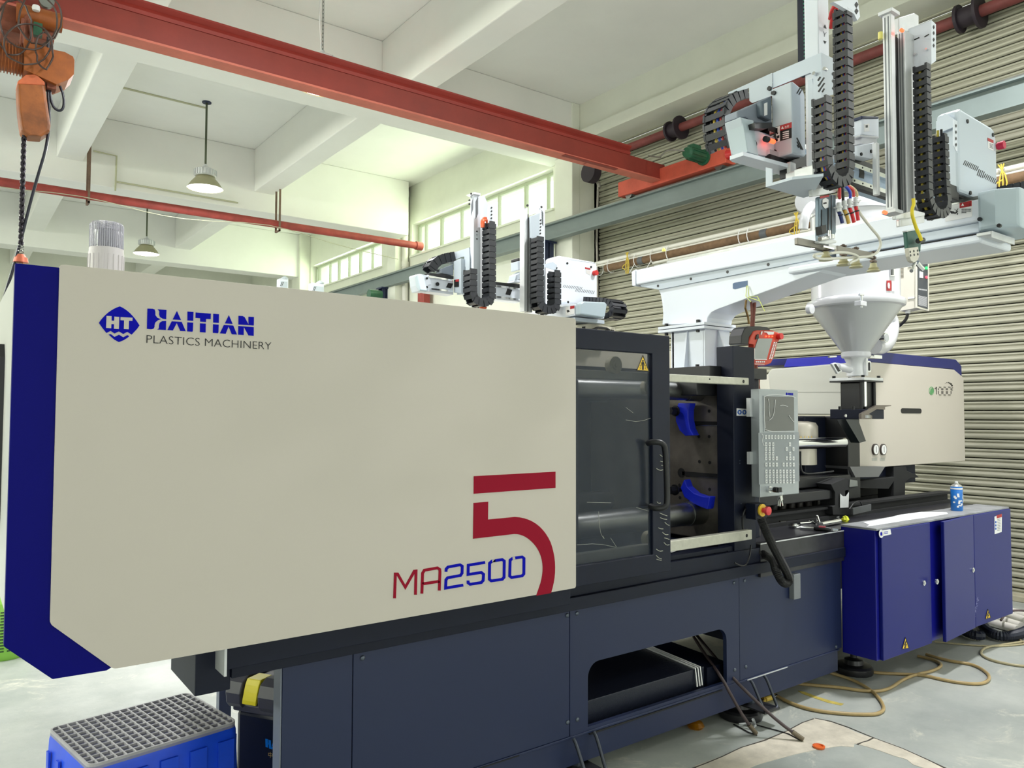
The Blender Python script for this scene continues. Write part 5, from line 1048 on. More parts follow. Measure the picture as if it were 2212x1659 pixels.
# carriage hood and driver cover
xh = rX(h4([(640, 0)])[0][0], Y2-.12)
px2([(412, 722), (640, 648), (650, 800), (600, 850), (590, 740), (560, 745), (485, 775), (482, 830), (415, 800)], xh, .004, 'hood', white2)
MB().poly([at(x, y, Y=Y2-.12) for x, y in h4([(640, 648), (690, 690), (690, 850), (660, 880), (640, 880)])], (0, .004, 0)).build('hood_front', white, R2)
px2([(600, 740), (645, 722), (645, 880), (605, 885)], xh-.004, .004, 'hood_side', white2)
slots(R2, [h4([(x, y-12), (x+11, y-4), (x, y+12), (x-11, y+4)]) for x, y in ((670, 733), (670, 769), (669, 805), (668, 838))], 'Y', Y2-.1206, 'diamond_hole')
px2([(482, 790), (555, 760), (560, 1130), (480, 1115)], xh-.03, .08, 'driver_cover', white2, .003)
pz([(555, 762), (625, 800), (625, 1135), (560, 1130)], Y2-.06, .05, 'driver_cover_side', white2, .002)
slots(R2, [h4(bar(a, b2, 5)) for a, b2 in (((562, 1060), (600, 1110)), ((562, 1085), (590, 1115)), ((565, 790), (582, 820)), ((572, 785), (588, 812)))], 'Y', Y2-.0606)
px2([(485, 985), (535, 975), (535, 1055), (485, 1060)], xh-.0315, .001, 'warning_label', ink); px2([(500, 982), (535, 975), (535, 1000), (500, 1005)], xh-.0325, .001, 'label_red_field', redl)
pz([(350, 870), (480, 820), (480, 940), (350, 915)], Y2+.01, .06, 'servo_motor', mat('cast_grey', (140, 148, 160)), .004)
pk = [at(x, y, Y=Y2+.12) for x, y in h4([(412, 765), (330, 775), (240, 810), (190, 870), (180, 915)])]
chain(R2, [(p.x, p.z) for p in pk], Y2+.03, Y2+.12, h=.06, pitch=.04, label='short curved cable chain over the kick end cap')
# main arm
A2 = Y2-.16
x0, x1 = rX(h4([(688, 0)])[0][0], A2), rX(h4([(758, 0)])[0][0], A2)
z0, z1 = at(*h4([(720, 1260)])[0], Y=A2).z, at(*h4([(688, 75)])[0], Y=A2).z
MB().box(x0, x1, A2, rY(h4([(652, 0)])[0][0], x0), z0, z1).build('main_arm', white, R2, bevel=.003)
MB().poly([at(x, y, X=x0-.01) for x, y in h4([(610, 105), (690, 70), (690, 90), (655, 110), (655, 130)])], (.05, 0, 0)).build('arm_top_plate', alu, R2)
MB().box(x1, x1+.035, A2+.02, A2+.08, z0, z1-.04).build('linear_rail', alu, R2)
slots(R2, [h4(bar((708+(k % 2)*0, 180+k*17), (735, 118+k*17), 4)) for k in range(11)]+[h4(bar((705, 1060+k*17), (725, 1020+k*17), 4)) for k in range(7)]+[h4(q) for q in ([(712, 485), (722, 468), (733, 488)], [(712, 552), (733, 556), (722, 570)], [(716, 508), (719, 508), (723, 520), (723, 530), (720, 530), (720, 520)], [(729, 510), (726, 509), (722, 520)])], 'Y', A2-.0006)
slots(R2, [h4(bar((662, 210+k*15), (684, 130+k*15), 3)) for k in range(8)], 'X', x0-.0006, m=mat('slot_grey', (120, 124, 132), .6))
for q in ((660, 90), (743, 92), (642, 158), (642, 198)): p = at(*h4([q])[0], Y=A2); MB().cyl(p, p+Vector((0, -.006, 0)), .006, n=10).build('cap_screw', ink, R2)
xl, xr_ = rX(h4([(655, 0)])[0][0], A2-.06), rX(h4([(850, 0)])[0][0], A2-.06); zU = at(*h4([(750, 1165)])[0], Y=A2-.06).z; rr_ = (xr_-xl)/2
pathM = [(xl, at(*h4([(655, 885)])[0], Y=A2-.06).z), (xl, zU)]+[(xl+rr_-rr_*math.cos(t), zU-rr_*.55*math.sin(t)) for t in [PI*k/7 for k in range(8)]]+[(xr_, zU), (xr_, at(*h4([(850, 385)])[0], Y=A2-.06).z)]
chain(R2, pathM, A2-.10, A2-.02, h=.05, pitch=.036, label='black cable chain of the left-standing arm')
MB().poly([at(x, y, Y=A2-.08) for x, y in h4([(862, 215), (888, 205), (888, 455), (862, 440), (845, 420), (850, 240)])], (0, .02, 0)).build('chain_bracket', white, R2)
slots(R2, [h4([(x, y-12), (x+11, y-4), (x, y+12), (x-11, y+4)]) for x, y in ((873, 236), (873, 272), (873, 308), (872, 344), (872, 380), (872, 412))], 'Y', A2-.0806, 'diamond_hole')
MB().tube([at(*h4([q])[0], Y=A2-.05) for q in ((780, 440), (775, 380), (795, 345), (830, 350), (835, 385))], .011, smooth=2).tube([at(*h4([q])[0], Y=A2-.06) for q in ((790, 440), (785, 395), (800, 360), (825, 365), (830, 395))], .009, smooth=2).build('hose_loop', mat('hose_orange', (224, 96, 50), .4), R2, smooth=60)
pz([(760, 120), (800, 105), (850, 235), (850, 330), (765, 340)], A2+.05, .03, 'arm_back_sheet', white)
MB().tube([at(*h4([q])[0], Y=A2-.05) for q in ((760, 1215), (775, 1255), (800, 1290))], .02, smooth=1).build('hose_tail', mat('hose_orange', (224, 96, 50)), R2, smooth=60)
# second arm
B2 = Y2-.14
def prof2(a, b2, t, bt, m=alu, d=.05): 
    x0, x1 = rX(h4([(a, 0)])[0][0], B2), rX(h4([(b2, 0)])[0][0], B2); MB().box(x0, x1, B2, B2+d, at(*h4([(a, bt)])[0], Y=B2).z, at(*h4([(a, t)])[0], Y=B2).z).build('arm_profile', m, R2, bevel=.002)
prof2(1215, 1250, 230, 1310); prof2(1262, 1300, 330, 1320); prof2(1370, 1430, 235, 1300, white, .03); prof2(1253, 1259, 300, 1315, black, .03)
MB().poly([at(x, y, Y=B2-.03) for x, y in h4([(1285, 320), (1375, 285), (1375, 545), (1290, 565)])], (0, .02, 0)).build('chain_hood', white2, R2, bevel=.002)
slots(R2, [h4([(x, y-12), (x+11, y-4), (x, y+12), (x-11, y+4)]) for x, y in ((1380, 470), (1380, 503), (1383, 365), (1383, 400), (1383, 435))], 'Y', B2-.0306, 'diamond_hole')
slots(R2, [h4(bar((1395, 262+k*18), (1412, 300+k*18), 3.5)) for k in range(8)], 'Y', B2-.0008)
for q in ((1245, 212), (1390, 228)): p = at(*h4([q])[0], Y=B2-.01); MB().cyl(p, p+Vector((0, -.006, 0)), .008, n=10).build('cap_screw', ink, R2)
xl, xr_ = rX(h4([(1345, 0)])[0][0], B2-.06), rX(h4([(1525, 0)])[0][0], B2-.06); zU = at(*h4([(1440, 1240)])[0], Y=B2-.06).z; rr_ = (xr_-xl)/2
pathS = [(xl, at(*h4([(1345, 550)])[0], Y=B2-.06).z), (xl, zU)]+[(xl+rr_-rr_*math.cos(t), zU-rr_*.55*math.sin(t)) for t in [PI*k/7 for k in range(8)]]+[(xr_, zU), (xr_, at(*h4([(1525, 870)])[0], Y=B2-.06).z)]
chain(R2, pathS, B2-.10, B2-.02, h=.055, pitch=.036, label='black cable chain of the right-standing arm')
# gear motor between the arms
for q, m_ in (([(1145, 790), (1210, 780), (1210, 870), (1150, 885)], white2), ([(1150, 755), (1205, 760), (1205, 790), (1148, 785)], ink), ([(1130, 930), (1200, 890), (1200, 990), (1120, 985)], white2), ([(1110, 990), (1200, 960), (1200, 1010), (1110, 1010)], white)): pz(q, Y2-.03, .08, 'gear_motor', m_, .004)
# carriage housing
hy = Y2-.05; a0, a1 = rX(h4([(1560, 0)])[0][0], hy), rX(h4([(1972, 0)])[0][0], hy)
zt2, zt3, zb3 = at(*h4([(1560, 728)])[0], Y=hy).z, at(*h4([(1960, 800)])[0], Y=hy).z, at(*h4([(1560, 1215)])[0], Y=hy).z
hb = MB().pxz([(a0, zb3), (a1, zb3), (a1, zt3-.03), (a1-.012, zt3-.008), (a1-.04, zt3), (a0+.02, zt2), (a0, zt2-.012)], hy, rY(h4([(1430, 0)])[0][0], a0)).build('carriage_housing', white, R2, bevel=.01)
slots(hb, [h4(bar((1632+k*17.5, 1036+k*2.0), (1614+k*17.5, 1062+k*2.4), 4)) for k in range(9)]+[h4(bar((1815-k*16, 1058-k), (1742+(3-k)*16, 1107+(3-k)*2), 4)) for k in range(0)]+[h4(bar((1770+k*15, 1052+k*3), (1744+k*15, 1106+k*2), 4)) for k in range(4)]+[h4(bar((1824+k*17, 1082+k*2.3), (1808+k*17, 1112+k*2.4), 4)) for k in range(8)], 'Y', hy-.0006)
for q in ((1660, 812), (1907, 850), (1668, 1215)): p = at(*h4([q])[0], Y=hy); MB().cyl(p, p+Vector((0, -.004, 0)), .008, n=10).build('cap_screw', ink, hb)
p = at(*h4([(1938, 915)])[0], Y=hy); MB().cyl(p, p+Vector((0, -.03, 0)), .018, n=18).build('stop_button', redpl, hb, smooth=40)
slots(hb, [h4([(1845, 852), (1900, 862), (1900, 880), (1845, 870)])], 'Y', hy-.0006, 'label_red_field', redl); slots(hb, [h4([(1855, 880), (1900, 890), (1900, 935), (1855, 915)])], 'Y', hy-.0005, 'label_white_field', mat('label_offwhite', (214, 212, 208), .5))
pz([(1430, 820), (1510, 795), (1555, 830), (1560, 1000), (1540, 1000), (1530, 880), (1430, 850)], hy-.03, .01, 'chain_guide', pale)
slots(R2, [h4([(x, y-14), (x+8, y-4), (x, y+14), (x-8, y+4)]) for x, y in ((1552, 862), (1552, 898), (1552, 932), (1551, 968))], 'Y', hy-.0312, 'diamond_hole')
# traverse beam end with cap and chain
bx0 = rX(h4([(1740, 0)])[0][0], Y2-.35)
pb = MB().box(bx0, bx0+.26, Y2-.35, Y2+1.6, at(*h4([(1740, 1355)])[0], Y=Y2-.35).z, at(*h4([(1740, 1235)])[0], Y=Y2-.35).z).build('traverse_beam', white, R2, bevel=.004)
MB().box(bx0, bx0+.26, Y2-.35, Y2+1.6, at(*h4([(1740, 1410)])[0], Y=Y2-.35).z, at(*h4([(1740, 1372)])[0], Y=Y2-.35).z).build('lower_beam', white2, R2)
MB().poly([at(x, y, Y=Y2-.36) for x, y in h4([(1745, 1238), (1780, 1215), (2000, 1225), (2022, 1245), (2000, 1375), (1980, 1385), (1745, 1350)])], (0, -.05, 0)).build('end_cap', dome, R2, bevel=.008)
px2([(1645, 1265), (1735, 1250), (1735, 1335), (1645, 1355)], bx0-.001, -.001, 'warning_label', wh, par=pb); px2([(1692, 1257), (1735, 1250), (1735, 1280), (1692, 1287)], bx0-.002, -.001, 'label_red_field', redl, par=pb); px2([(1655, 1305), (1670, 1295), (1690, 1310), (1665, 1325)], bx0-.002, -.001, 'label_symbol', ink, par=pb)
ck = [at(x, y, Y=Y2-.3) for x, y in h4([(1820, 1190), (1950, 1200), (2060, 1200), (2140, 1245), (2150, 1310), (2110, 1360), (2000, 1370)])]
xc = bx0+.30
ck = [at(x, y, X=xc) for x, y in h4([(1830, 1190), (1950, 1195), (2060, 1200), (2120, 1245), (2125, 1310), (2090, 1355), (1990, 1370)])]
chain(R2, [(p.y, p.z) for p in ck], xc, xc+.13, plane='YZ', h=.04, pitch=.034, label='cable chain curling round the beam end')
# parts glimpsed along the top edge of the cream cover
thb = thing('neighbouring_machine', (3.5, 4.4, 0), 'cream machine behind, its top and handle peeking over the dark gate', 'machine')
pz([(1760, 1450), (1940, 1430), (2165, 1480), (2165, 1560), (1760, 1560)], 3.75, .4, 'housing', mat('cream_plastic', (226, 220, 200), .5), .01, par=thb); pz([(1920, 1500), (1990, 1468), (2080, 1478), (2110, 1500), (2100, 1530), (2080, 1500), (1990, 1488), (1940, 1515)], 3.7, .03, 'handle', black, .003, par=thb)
pz([(1818, 1470), (1850, 1466), (1850, 1500), (1818, 1500)], 3.745, .004, 'latch', ink, par=thb); pz([(2115, 1500), (2150, 1508), (2150, 1540), (2115, 1535)], 3.745, .004, 'latch', ink, par=thb)
# ================================================================== INJECTION UNIT, HOPPER DRYER, CABINET
IY, IX = 2.80, 5.0
x1 = rX(2075, IY); zb_, zt_ = 1.141, 1.880
o = [(IX, zb_), (x1, zb_), (x1, at(2070, 815, Y=IY).z), (rX(2055, IY), at(2055, 798, Y=IY).z), (IX, zt_)]
ic = MB().pxz(o, IY, IY+.02).build('injection_cover', beige, mc, bevel=.004)
MB().pxz([(IX+.02, zt_), (rX(2055, IY), zt_), (x1-.01, at(2070, 815, Y=IY).z), (x1-.01, at(2072, 790, Y=IY).z), (rX(2062, IY), at(2062, 776, Y=IY).z), (rX(1905, IY), at(1905, 760, Y=IY).z), (IX+.1, at(1890, 766, Y=IY).z)], IY+.01, 3.60).build('injection_cover_top', mat('cover_top_blue', (26, 34, 104), .45), mc, bevel=.003)
yfar = rY(1655, IX)
MB().poly([at(x, y, X=IX) for x, y in ((1655, 812), (1665, 797), (1836, 783), (1842, 790), (1842, 896), (1655, 895))], (.9, 0, 0)).build('nozzle_end_cover', mat('cover_warm_white', (232, 232, 222), .4), mc, bevel=.01)
MB().poly([at(x, y, X=IX-.002) for x, y in ((1657, 846), (1816, 846), (1816, 848), (1657, 848))], (.002, 0, 0)).build('cover_crease', mat('crease_grey', (196, 196, 188), .6), mc)
MB().poly([at(x, y, X=IX+.02) for x, y in ((1694, 790), (1700, 775), (1820, 768), (1842, 772), (1842, 786), (1694, 793))], (.8, 0, 0)).build('cover_roof', mat('roof_bright_blue', (50, 52, 200), .4), mc, bevel=.003)
MB().poly([at(x, y, X=IX+.004) for x, y in ((1812, 896), (1846, 896), (1846, 936), (1816, 936))], (.02, 0, 0)).build('cover_lower_tab', beige, mc)
MB().pxz(rrect(rX(1939, IY), rX(1983, IY), at(1960, 893, Y=IY).z, at(1960, 882, Y=IY).z, .02, 4), IY-.002, IY).build('cover_grip', ink, ic)
for px in (1889, 1906):
    p = at(px, 971, Y=IY); MB().cyl((p.x, IY-.012, p.z), (p.x, IY, p.z), .040, n=28).build('gauge_rim', mat('gauge_rim_dark', (78, 72, 70), .3, .6), ic, smooth=40); MB().cyl((p.x, IY-.013, p.z), (p.x, IY-.012, p.z), .033, n=28).build('gauge_face', wh, ic)
    MB().box(p.x-.003, p.x+.003, IY-.0135, IY-.013, p.z-.02, p.z+.022).build('gauge_needle', ink, ic)
    q = at(px, 992, Y=IY); MB().box(q.x-.035, q.x+.035, IY-.001, IY, q.z-.011, q.z+.011).build('gauge_label', mat('tag_grey', (176, 176, 168), .5), ic)
# size mark: circle with leaf, number 1000 and dotted arc
def lq(q): return [at(1580+x/3.5, 740+y/3.5, Y=IY) for x, y in q]
b_ = MB().tube([*lq([(1511+17*math.cos(t), 365+29*math.sin(t)) for t in [k*PI/10 for k in range(21)]])], .0035, n=4); b_.poly(lq([(1505, 350), (1528, 342), (1526, 375), (1508, 396), (1500, 375)]), (0, -.001, 0)); b_.build('leaf_mark', mat('leaf_green', (88, 150, 96), .5), ic)
b_ = MB()
def seg(q): b_.tube([p+Vector((0, -.002, 0)) for p in lq(q)], .0028, n=4)
seg([(1536, 350), (1548, 336), (1548, 392)])
for x in (1562, 1597, 1632): seg([(x+6, 336), (x+22, 338)]); seg([(x+26, 345), (x+26, 360)]); seg([(x+26, 368), (x+26, 388)]); seg([(x+22, 396), (x+6, 395)]); seg([(x, 388), (x, 368)]); seg([(x, 360), (x, 345)])
b_.build('size_number', ink, ic)
b_ = MB()
for k, (x, y, s_) in enumerate(((1616, 308, 2), (1628, 303, 3), (1640, 303, 4), (1650, 307, 5), (1660, 314, 6), (1667, 325, 6), (1670, 342, 4), (1668, 352, 4), (1668, 361, 3))): b_.poly(lq([(x-s_, y-s_), (x+s_, y-s_), (x+s_, y+s_), (x-s_, y+s_)] if k < 6 else [(x-6, y-2), (x+5, y-2), (x+5, y+2), (x-6, y+2)]), (0, -.001, 0))
b_.build('dotted_arc', ink, ic)
# barrel, feed block, supports under the cover
p = at(1770, 957, Y=2.75)
MB().cyl((3.5, 2.75, p.z), (4.75, 2.75, p.z), .036, n=22).build('barrel', chrome, mc, smooth=40)
q0, q1 = at(1738, 915, Y=2.95), at(1738, 1002, Y=2.95)
MB().lathe(((rX(1722, 2.95)), 2.95, q1.z), [(.105, 0), (.105, .16), (.115, .17), (.115, .25), (.10, .275), (.05, .285), (0, .285)], n=30).build('heater_guard', mat('heater_cream', (206, 200, 186), .4, .3), mc, smooth=35)
hx_ = MB()
for px in (1731, 1739, 1747, 1754): a = at(px, 945, Y=2.83); hx_.poly([(a.x-.012, 2.833, a.z-.018), (a.x+.012, 2.833, a.z-.018), (a.x, 2.833, a.z+.01)], (0, -.002, 0))
hx_.build('hot_surface_signs', yel, mc)
# carriage, cylinder, housings: dark castings under the covers
MB().box(4.55, 5.3, 2.9, 3.5, 1.02, 1.50).box(5.0, 5.95, 2.86, 3.5, 1.0, 1.16).build('injection_housing', navyd, mc, bevel=.01)
MB().box(rX(1822, 2.75), rX(1848, 2.75), 2.74, 2.95, .95, 1.50).build('feed_block', black, mc, bevel=.008)
MB().poly([at(x, y, Y=2.72) for x, y in ((1836, 1008), (1912, 1008), (1898, 1030), (1848, 1031))], (0, .3, 0)).build('drip_pan', mat('pan_grey', (120, 120, 122), .45, .3), mc)
MB().box(3.45, rX(1830, 2.70), 2.70, 2.85, 1.06, 1.12).box(3.45, rX(1815, 2.62), 2.62, 2.9, .99, 1.05).build('carriage_beam', black, mc, bevel=.006)
MB().poly([at(x, y, Y=2.60) for x, y in ((1795, 1046), (1826, 1033), (1852, 1036), (1852, 1052), (1826, 1060), (1826, 1094), (1850, 1100), (1850, 1112), (1800, 1112), (1798, 1094), (1804, 1092), (1804, 1064))], (0, .10, 0)).build('carriage_foot', blackm, mc, bevel=.003)
MB().poly([at(x, y, Y=2.595) for x, y in ((1814, 1066), (1820, 1072), (1827, 1072), (1833, 1063), (1832, 1096), (1814, 1097))], (0, -.003, 0)).build('scale_plate', alu, mc)
MB().poly([at(x, y, Y=2.595) for x, y in ((1836, 1036), (1852, 1038), (1853, 1050), (1835, 1052))], (0, .08, 0)).build('steel_block', steel, mc)
for x, y in ((1842, 1092), ): MB().poly([at(a, b2, Y=2.56) for a, b2 in ((1843, 1098), (1882, 1089), (1882, 1103), (1843, 1112))], (0, .01, 0)).build('stop_plate', mat('plate_grey', (112, 114, 116), .4, .5), mc)
MB().poly([at(x, y, Y=2.8) for x, y in ((1931, 1008), (1957, 1008), (1960, 1018), (1978, 1024), (1986, 1031), (1966, 1034), (1956, 1042), (1955, 1084), (1966, 1086), (1966, 1098), (1923, 1098), (1923, 1086), (1931, 1082), (1931, 1040), (1920, 1056), (1850, 1054), (1850, 1040), (1931, 1030))], (0, .12, 0)).build('rear_support', blackm, mc, bevel=.004)
MB().box(4.2, 4.8, 2.85, 3.2, .87, 1.0).cyl((4.0, 2.9, .95), (4.35, 2.9, .95), .05, n=20).cyl((3.5, 3.0, .93), (4.1, 3.0, .93), .035, n=16).build('hydraulic_block', blackm, mc, bevel=.006)
random.seed(3)
hy_ = MB()
for k in range(7): x = 4.05+k*.09; hy_.tube([(x, 2.8, .88), (x-.02, 2.78, .96), (x+.05, 2.82, 1.0), (x+.09, 2.86, .93)], .022, smooth=1)
hy_.build('hydraulic_hoses', mat('hose_grime', (62, 58, 54), .5, noise=.3), mc, smooth=60)
MB().tube([at(1729, 975, Y=2.68), at(1729, 1010, Y=2.68), at(1735, 1024, Y=2.66), at(1760, 1023, Y=2.66), at(1800, 1018, Y=2.66)], .006, smooth=2).tube([at(1835, 1100, Y=2.55), at(1846, 1084, Y=2.55), at(1858, 1082, Y=2.55), at(1862, 1092, Y=2.55)], .004, smooth=2).build('cable', black, mc, smooth=60, kind='stuff')
# ------------------------------------------------------------------ hopper dryer
HYc = 2.70; hcx = rX(1845, HYc)
hp = thing('hopper_dryer', (hcx, HYc, 1.49), 'big white drum hopper with grey cone and blower box', 'hopper')
def hz(y): return at(1845, y, Y=HYc).z
Rm = .272
MB().lathe((hcx, HYc, 0), [(Rm, hz(655)), (Rm*1.012, hz(650)), (Rm, hz(645)), (Rm, hz(470)), (Rm*1.03, hz(468)), (Rm*1.03, hz(460)), (Rm*.98, hz(455)), (Rm*.9, hz(445)), (Rm*.4, hz(436)), (0, hz(435))], n=64).build('drum', hopw, hp, smooth=35)
MB().lathe((hcx, HYc, 0), [(Rm*1.0, hz(668)), (Rm*1.10, hz(664)), (Rm*1.115, hz(660)), (Rm*1.115, hz(655)), (Rm*1.10, hz(651)), (Rm*1.0, hz(647))], n=64).build('drum_flange', hopw, hp, smooth=30)
MB().lathe((hcx, HYc, 0), [(.078, hz(764)), (Rm*1.04, hz(666)), (Rm*1.05, hz(663))], n=64).build('cone', hopg, hp, smooth=35)
MB().lathe((hcx, HYc, 0), [(.085, hz(773)), (.092, hz(770)), (.092, hz(762)), (.08, hz(758))], n=40).build('neck_ring', hopw, hp, smooth=30)
MB().lathe((hcx, HYc, 0), [(.062, hz(812)), (.058, hz(800)), (.058, hz(785)), (.075, hz(773))], n=28).box(hcx-.012, hcx+.012, HYc-.075, HYc-.05, hz(812), hz(775)).build('discharge_neck', alu, hp, smooth=35)
MB().pxz(rrect(hcx+.02, hcx+.065, hz(804), hz(780), .012), HYc-.066, HYc-.055).build('sight_glass_frame', chrome, hp); MB().pxz(rrect(hcx+.032, hcx+.053, hz(801), hz(783), .008), HYc-.068, HYc-.066).build('sight_glass', ink, hp)
nb = MB().cyl(at(1808, 792, Y=HYc-.09), at(1835, 798, Y=HYc-.02), .024, n=16).build('sample_port', hopw, hp, smooth=40)
MB().poly([at(x, y, Y=HYc-.10) for x, y in ((1797, 786), (1806, 783), (1820, 802), (1810, 808))], (0, .015, 0)).build('port_flange', alu, hp, bevel=.003); MB().poly([at(x, y, Y=HYc-.102) for x, y in ((1802, 787), (1806, 786), (1816, 801), (1811, 803))], (0, .002, 0)).build('port_slot', ink, hp)
MB().box(hcx-.12, hcx+.115, HYc-.12, HYc+.12, hz(823), hz(817)).build('base_flange', alu, hp, bevel=.002)
MB().box(hcx-.12, hcx+.115, HYc-.12, HYc+.12, hz(826), hz(823)).build('flange_gasket', black, hp)
for dx in (-.1, .095):
    for dy in (-.1, .1): MB().cyl((hcx+dx, HYc+dy, hz(817)), (hcx+dx, HYc+dy, hz(812)), .011, n=6).build('flange_bolt', black, hp)
MB().box(hcx-.075, hcx+.06, HYc-.075, HYc+.07, hz(884), hz(826)).cyl((hcx-.085, HYc-.08, hz(884)), (hcx-.085, HYc-.08, hz(826)), .012, n=12).cyl((hcx+.07, HYc-.08, hz(884)), (hcx+.07, HYc-.08, hz(826)), .012, n=12).build('riser_column', black, hp, bevel=.003)
MB().cyl((hcx-.055, HYc-.085, hz(884)), (hcx-.055, HYc-.085, hz(826)), .014, n=14).build('guide_rod', chrome, hp, smooth=40)
MB().box(hcx-.12, hcx+.10, HYc-.13, HYc+.12, hz(905), hz(884)).build('slide_valve', navyd, hp, bevel=.004)
p = at(1825, 898, Y=HYc-.13); MB().cyl(p, p+Vector((0, -.008, 0)), .010, n=12).build('valve_screw', chrome, hp)
for px in (1814, 1843, 1870): p = at(px, 882, Y=HYc-.1); MB().cyl(p-Vector((0, 0, .01)), p+Vector((0, 0, .012)), .009, n=8).build('valve_bolt', black, hp)
MB().poly([at(x, y, Y=HYc-.14) for x, y in ((1861, 894), (1895, 875), (1925, 875), (1925, 877), (1912, 879), (1912, 885), (1894, 884), (1877, 894), (1884, 898), (1884, 905), (1861, 905))], (0, .018, 0)).build('valve_lever', mat('lever_steel', (120, 112, 104), .4, .6), hp)
MB().lathe(at(1868, 903, Y=HYc-.12), [(.035, 0), (.035, .018), (.03, .02), (0, .02)], n=20).build('knurled_knob', steel, hp, smooth=30)
MB().poly([at(x, y, Y=HYc-.11) for x, y in ((1827, 906), (1854, 906), (1871, 953), (1857, 957))], (0, .06, 0)).build('discharge_chute', mat('chute_dark', (28, 34, 36), .3), hp, bevel=.002)
# front clamp, side sight glass, stickers
p = at(1845, 652, Y=HYc-Rm); MB().box(p.x-.035, p.x+.035, p.y-.06, p.y-.02, p.z-.03, p.z-.002).build('clamp_bracket', hopw, hp, bevel=.003); MB().cyl((p.x, p.y-.045, p.z-.04), (p.x, p.y-.045, p.z+.035), .007, n=10).cyl((p.x-.022, p.y-.045, p.z+.035), (p.x+.022, p.y-.045, p.z+.04), .007, n=10).build('clamp_screw', chrome, hp)
def cylpt(px, y, r=Rm):
    """point of the drum's side that a measured position shows"""
    d = (at(px, y, Y=1.0)-CAM); d2 = Vector((d.x, d.y)); c2 = Vector((hcx, HYc)); a = d2.dot(d2); b2 = -2*d2.dot(c2); c_ = c2.dot(c2)-r*r; disc = b2*b2-4*a*c_
    t = (-b2-math.sqrt(max(0, disc)))/(2*a); return CAM+d*t
def onDrum(px0, y0, px1, y1, m, name, r=Rm+.002, n=5, t=.002):
    b_ = MB(); 
    for k in range(n):
        a, c_ = px0+(px1-px0)*k/n, px0+(px1-px0)*(k+1)/n; P4 = [cylpt(a, y0, r), cylpt(c_, y0, r), cylpt(c_, y1, r), cylpt(a, y1, r)]; nrm = (P4[0]-Vector((hcx, HYc, P4[0].z))).normalized(); b_.poly(P4, nrm*t)
    return b_.build(name, m, hp)
onDrum(1922, 553, 1933, 597, chrome, 'sight_strip_frame', t=.006); onDrum(1925, 557, 1930, 594, mat('strip_grey', (90, 92, 92), .3), 'sight_strip', r=Rm+.009)
onDrum(1915, 606, 1925, 628, redl, 'prohibition_label'); onDrum(1926, 608, 1933, 629, wh, 'text_label')
b_ = MB(); c_ = cylpt(1920, 617, Rm+.006); b_.tube([c_+Vector((.013*math.cos(t)*.7, -.013*math.cos(t)*.7*0, .017*math.sin(t))) for t in [k*PI/8 for k in range(17)]], .003, n=4).tube([c_+Vector((-.008, 0, -.012)), c_+Vector((.008, 0, .012))], .003, n=4).build('prohibition_sign', wh, hp)
# left lugs of the flange and air duct on the right
MB().lathe(at(1748, 668, Y=HYc), [(.0, -.01), (.03, -.008), (.03, .02), (0, .022)], n=16, axis=(0, -1, 0)).build('hinge_lug', hopw, hp, smooth=30)
MB().lathe(at(1745, 437, Y=HYc), [(0, -.03), (.075, -.03), (.075, .03), (0, .03)], n=26, axis=(-.9, -.5, 0)).build('lid_port', hopw, hp, smooth=30)
MB().tube([at(1758, 440, Y=HYc-.02), at(1746, 452, Y=HYc-.04), at(1738, 470, Y=HYc-.04), at(1735, 495, Y=HYc-.03)], .03, smooth=2).build('lid_hinge', hopw, hp, smooth=60)
MB().tube([at(1917, 680, Y=HYc+.15), at(1927, 700, Y=HYc+.15), at(1920, 735, Y=HYc+.12), at(1905, 750, Y=HYc+.08), at(1888, 748, Y=HYc+.05)], .055, smooth=2, n=16).build('air_duct', hopw, hp, smooth=60)
p = at(1909, 730, Y=HYc); MB().cyl((p.x, HYc-.02, p.z), (p.x, HYc+.02, p.z), .035, n=24).build('duct_gauge', chrome, hp, smooth=40); MB().cyl((p.x, HYc-.022, p.z), (p.x, HYc-.02, p.z), .028, n=24).build('gauge_face', mat('gauge_grey', (170, 174, 176), .3), hp)
MB().cyl(at(1868, 771, Y=HYc-.05), at(1897, 772, Y=HYc-.05), .010, n=12).cyl(at(1790, 771, Y=HYc-.05), at(1806, 770, Y=HYc-.05), .006, n=10).box(rX(1881, HYc-.05), rX(1898, HYc-.05), HYc-.06, HYc-.04, at(1890, 774, Y=HYc-.05).z, at(1890, 767, Y=HYc-.05).z).build('thermocouple', chrome, hp)
# blower control box on its far side
cb = [(1936, 560), (1980, 552), (1980, 662), (1936, 668)]
bxX = rX(1980, 2.75)
bx_ = MB().poly([at(x, y, X=bxX) for x, y in ((1936, 553), (1980, 553), (1980, 665), (1942, 672), (1936, 668))], (.12, 0, 0)).build('control_box', mat('box_warm_grey', (214, 210, 198), .45), hp, bevel=.002)
yb_ = rY(1980, bxX)
MB().poly([at(x, y, Y=yb_) for x, y in ((1980, 553), (2007, 561), (2007, 672), (1980, 665))], (0, .01, 0)).build('control_face_rim', mat('box_warm_grey', (214, 210, 198)), hp, bevel=.001)
pn_ = MB().poly([at(x, y, Y=yb_-.001) for x, y in ((1982, 562), (2004, 568), (2004, 668), (1982, 661))], (0, -.001, 0)).build('control_face', mat('face_slate', (66, 70, 78), .4), hp)
for (x, y, m_) in ((2000, 579, mat('lamp_green', (40, 230, 90), .4, emit=(40, 255, 90), estr=2.5)), (2000, 599, mat('lamp_pink', (230, 90, 110), .4, emit=(255, 80, 100), estr=.8))): p = at(x, y, Y=yb_-.002); MB().cyl(p, p+Vector((0, -.01, 0)), .010, n=14).build('indicator', m_, hp)
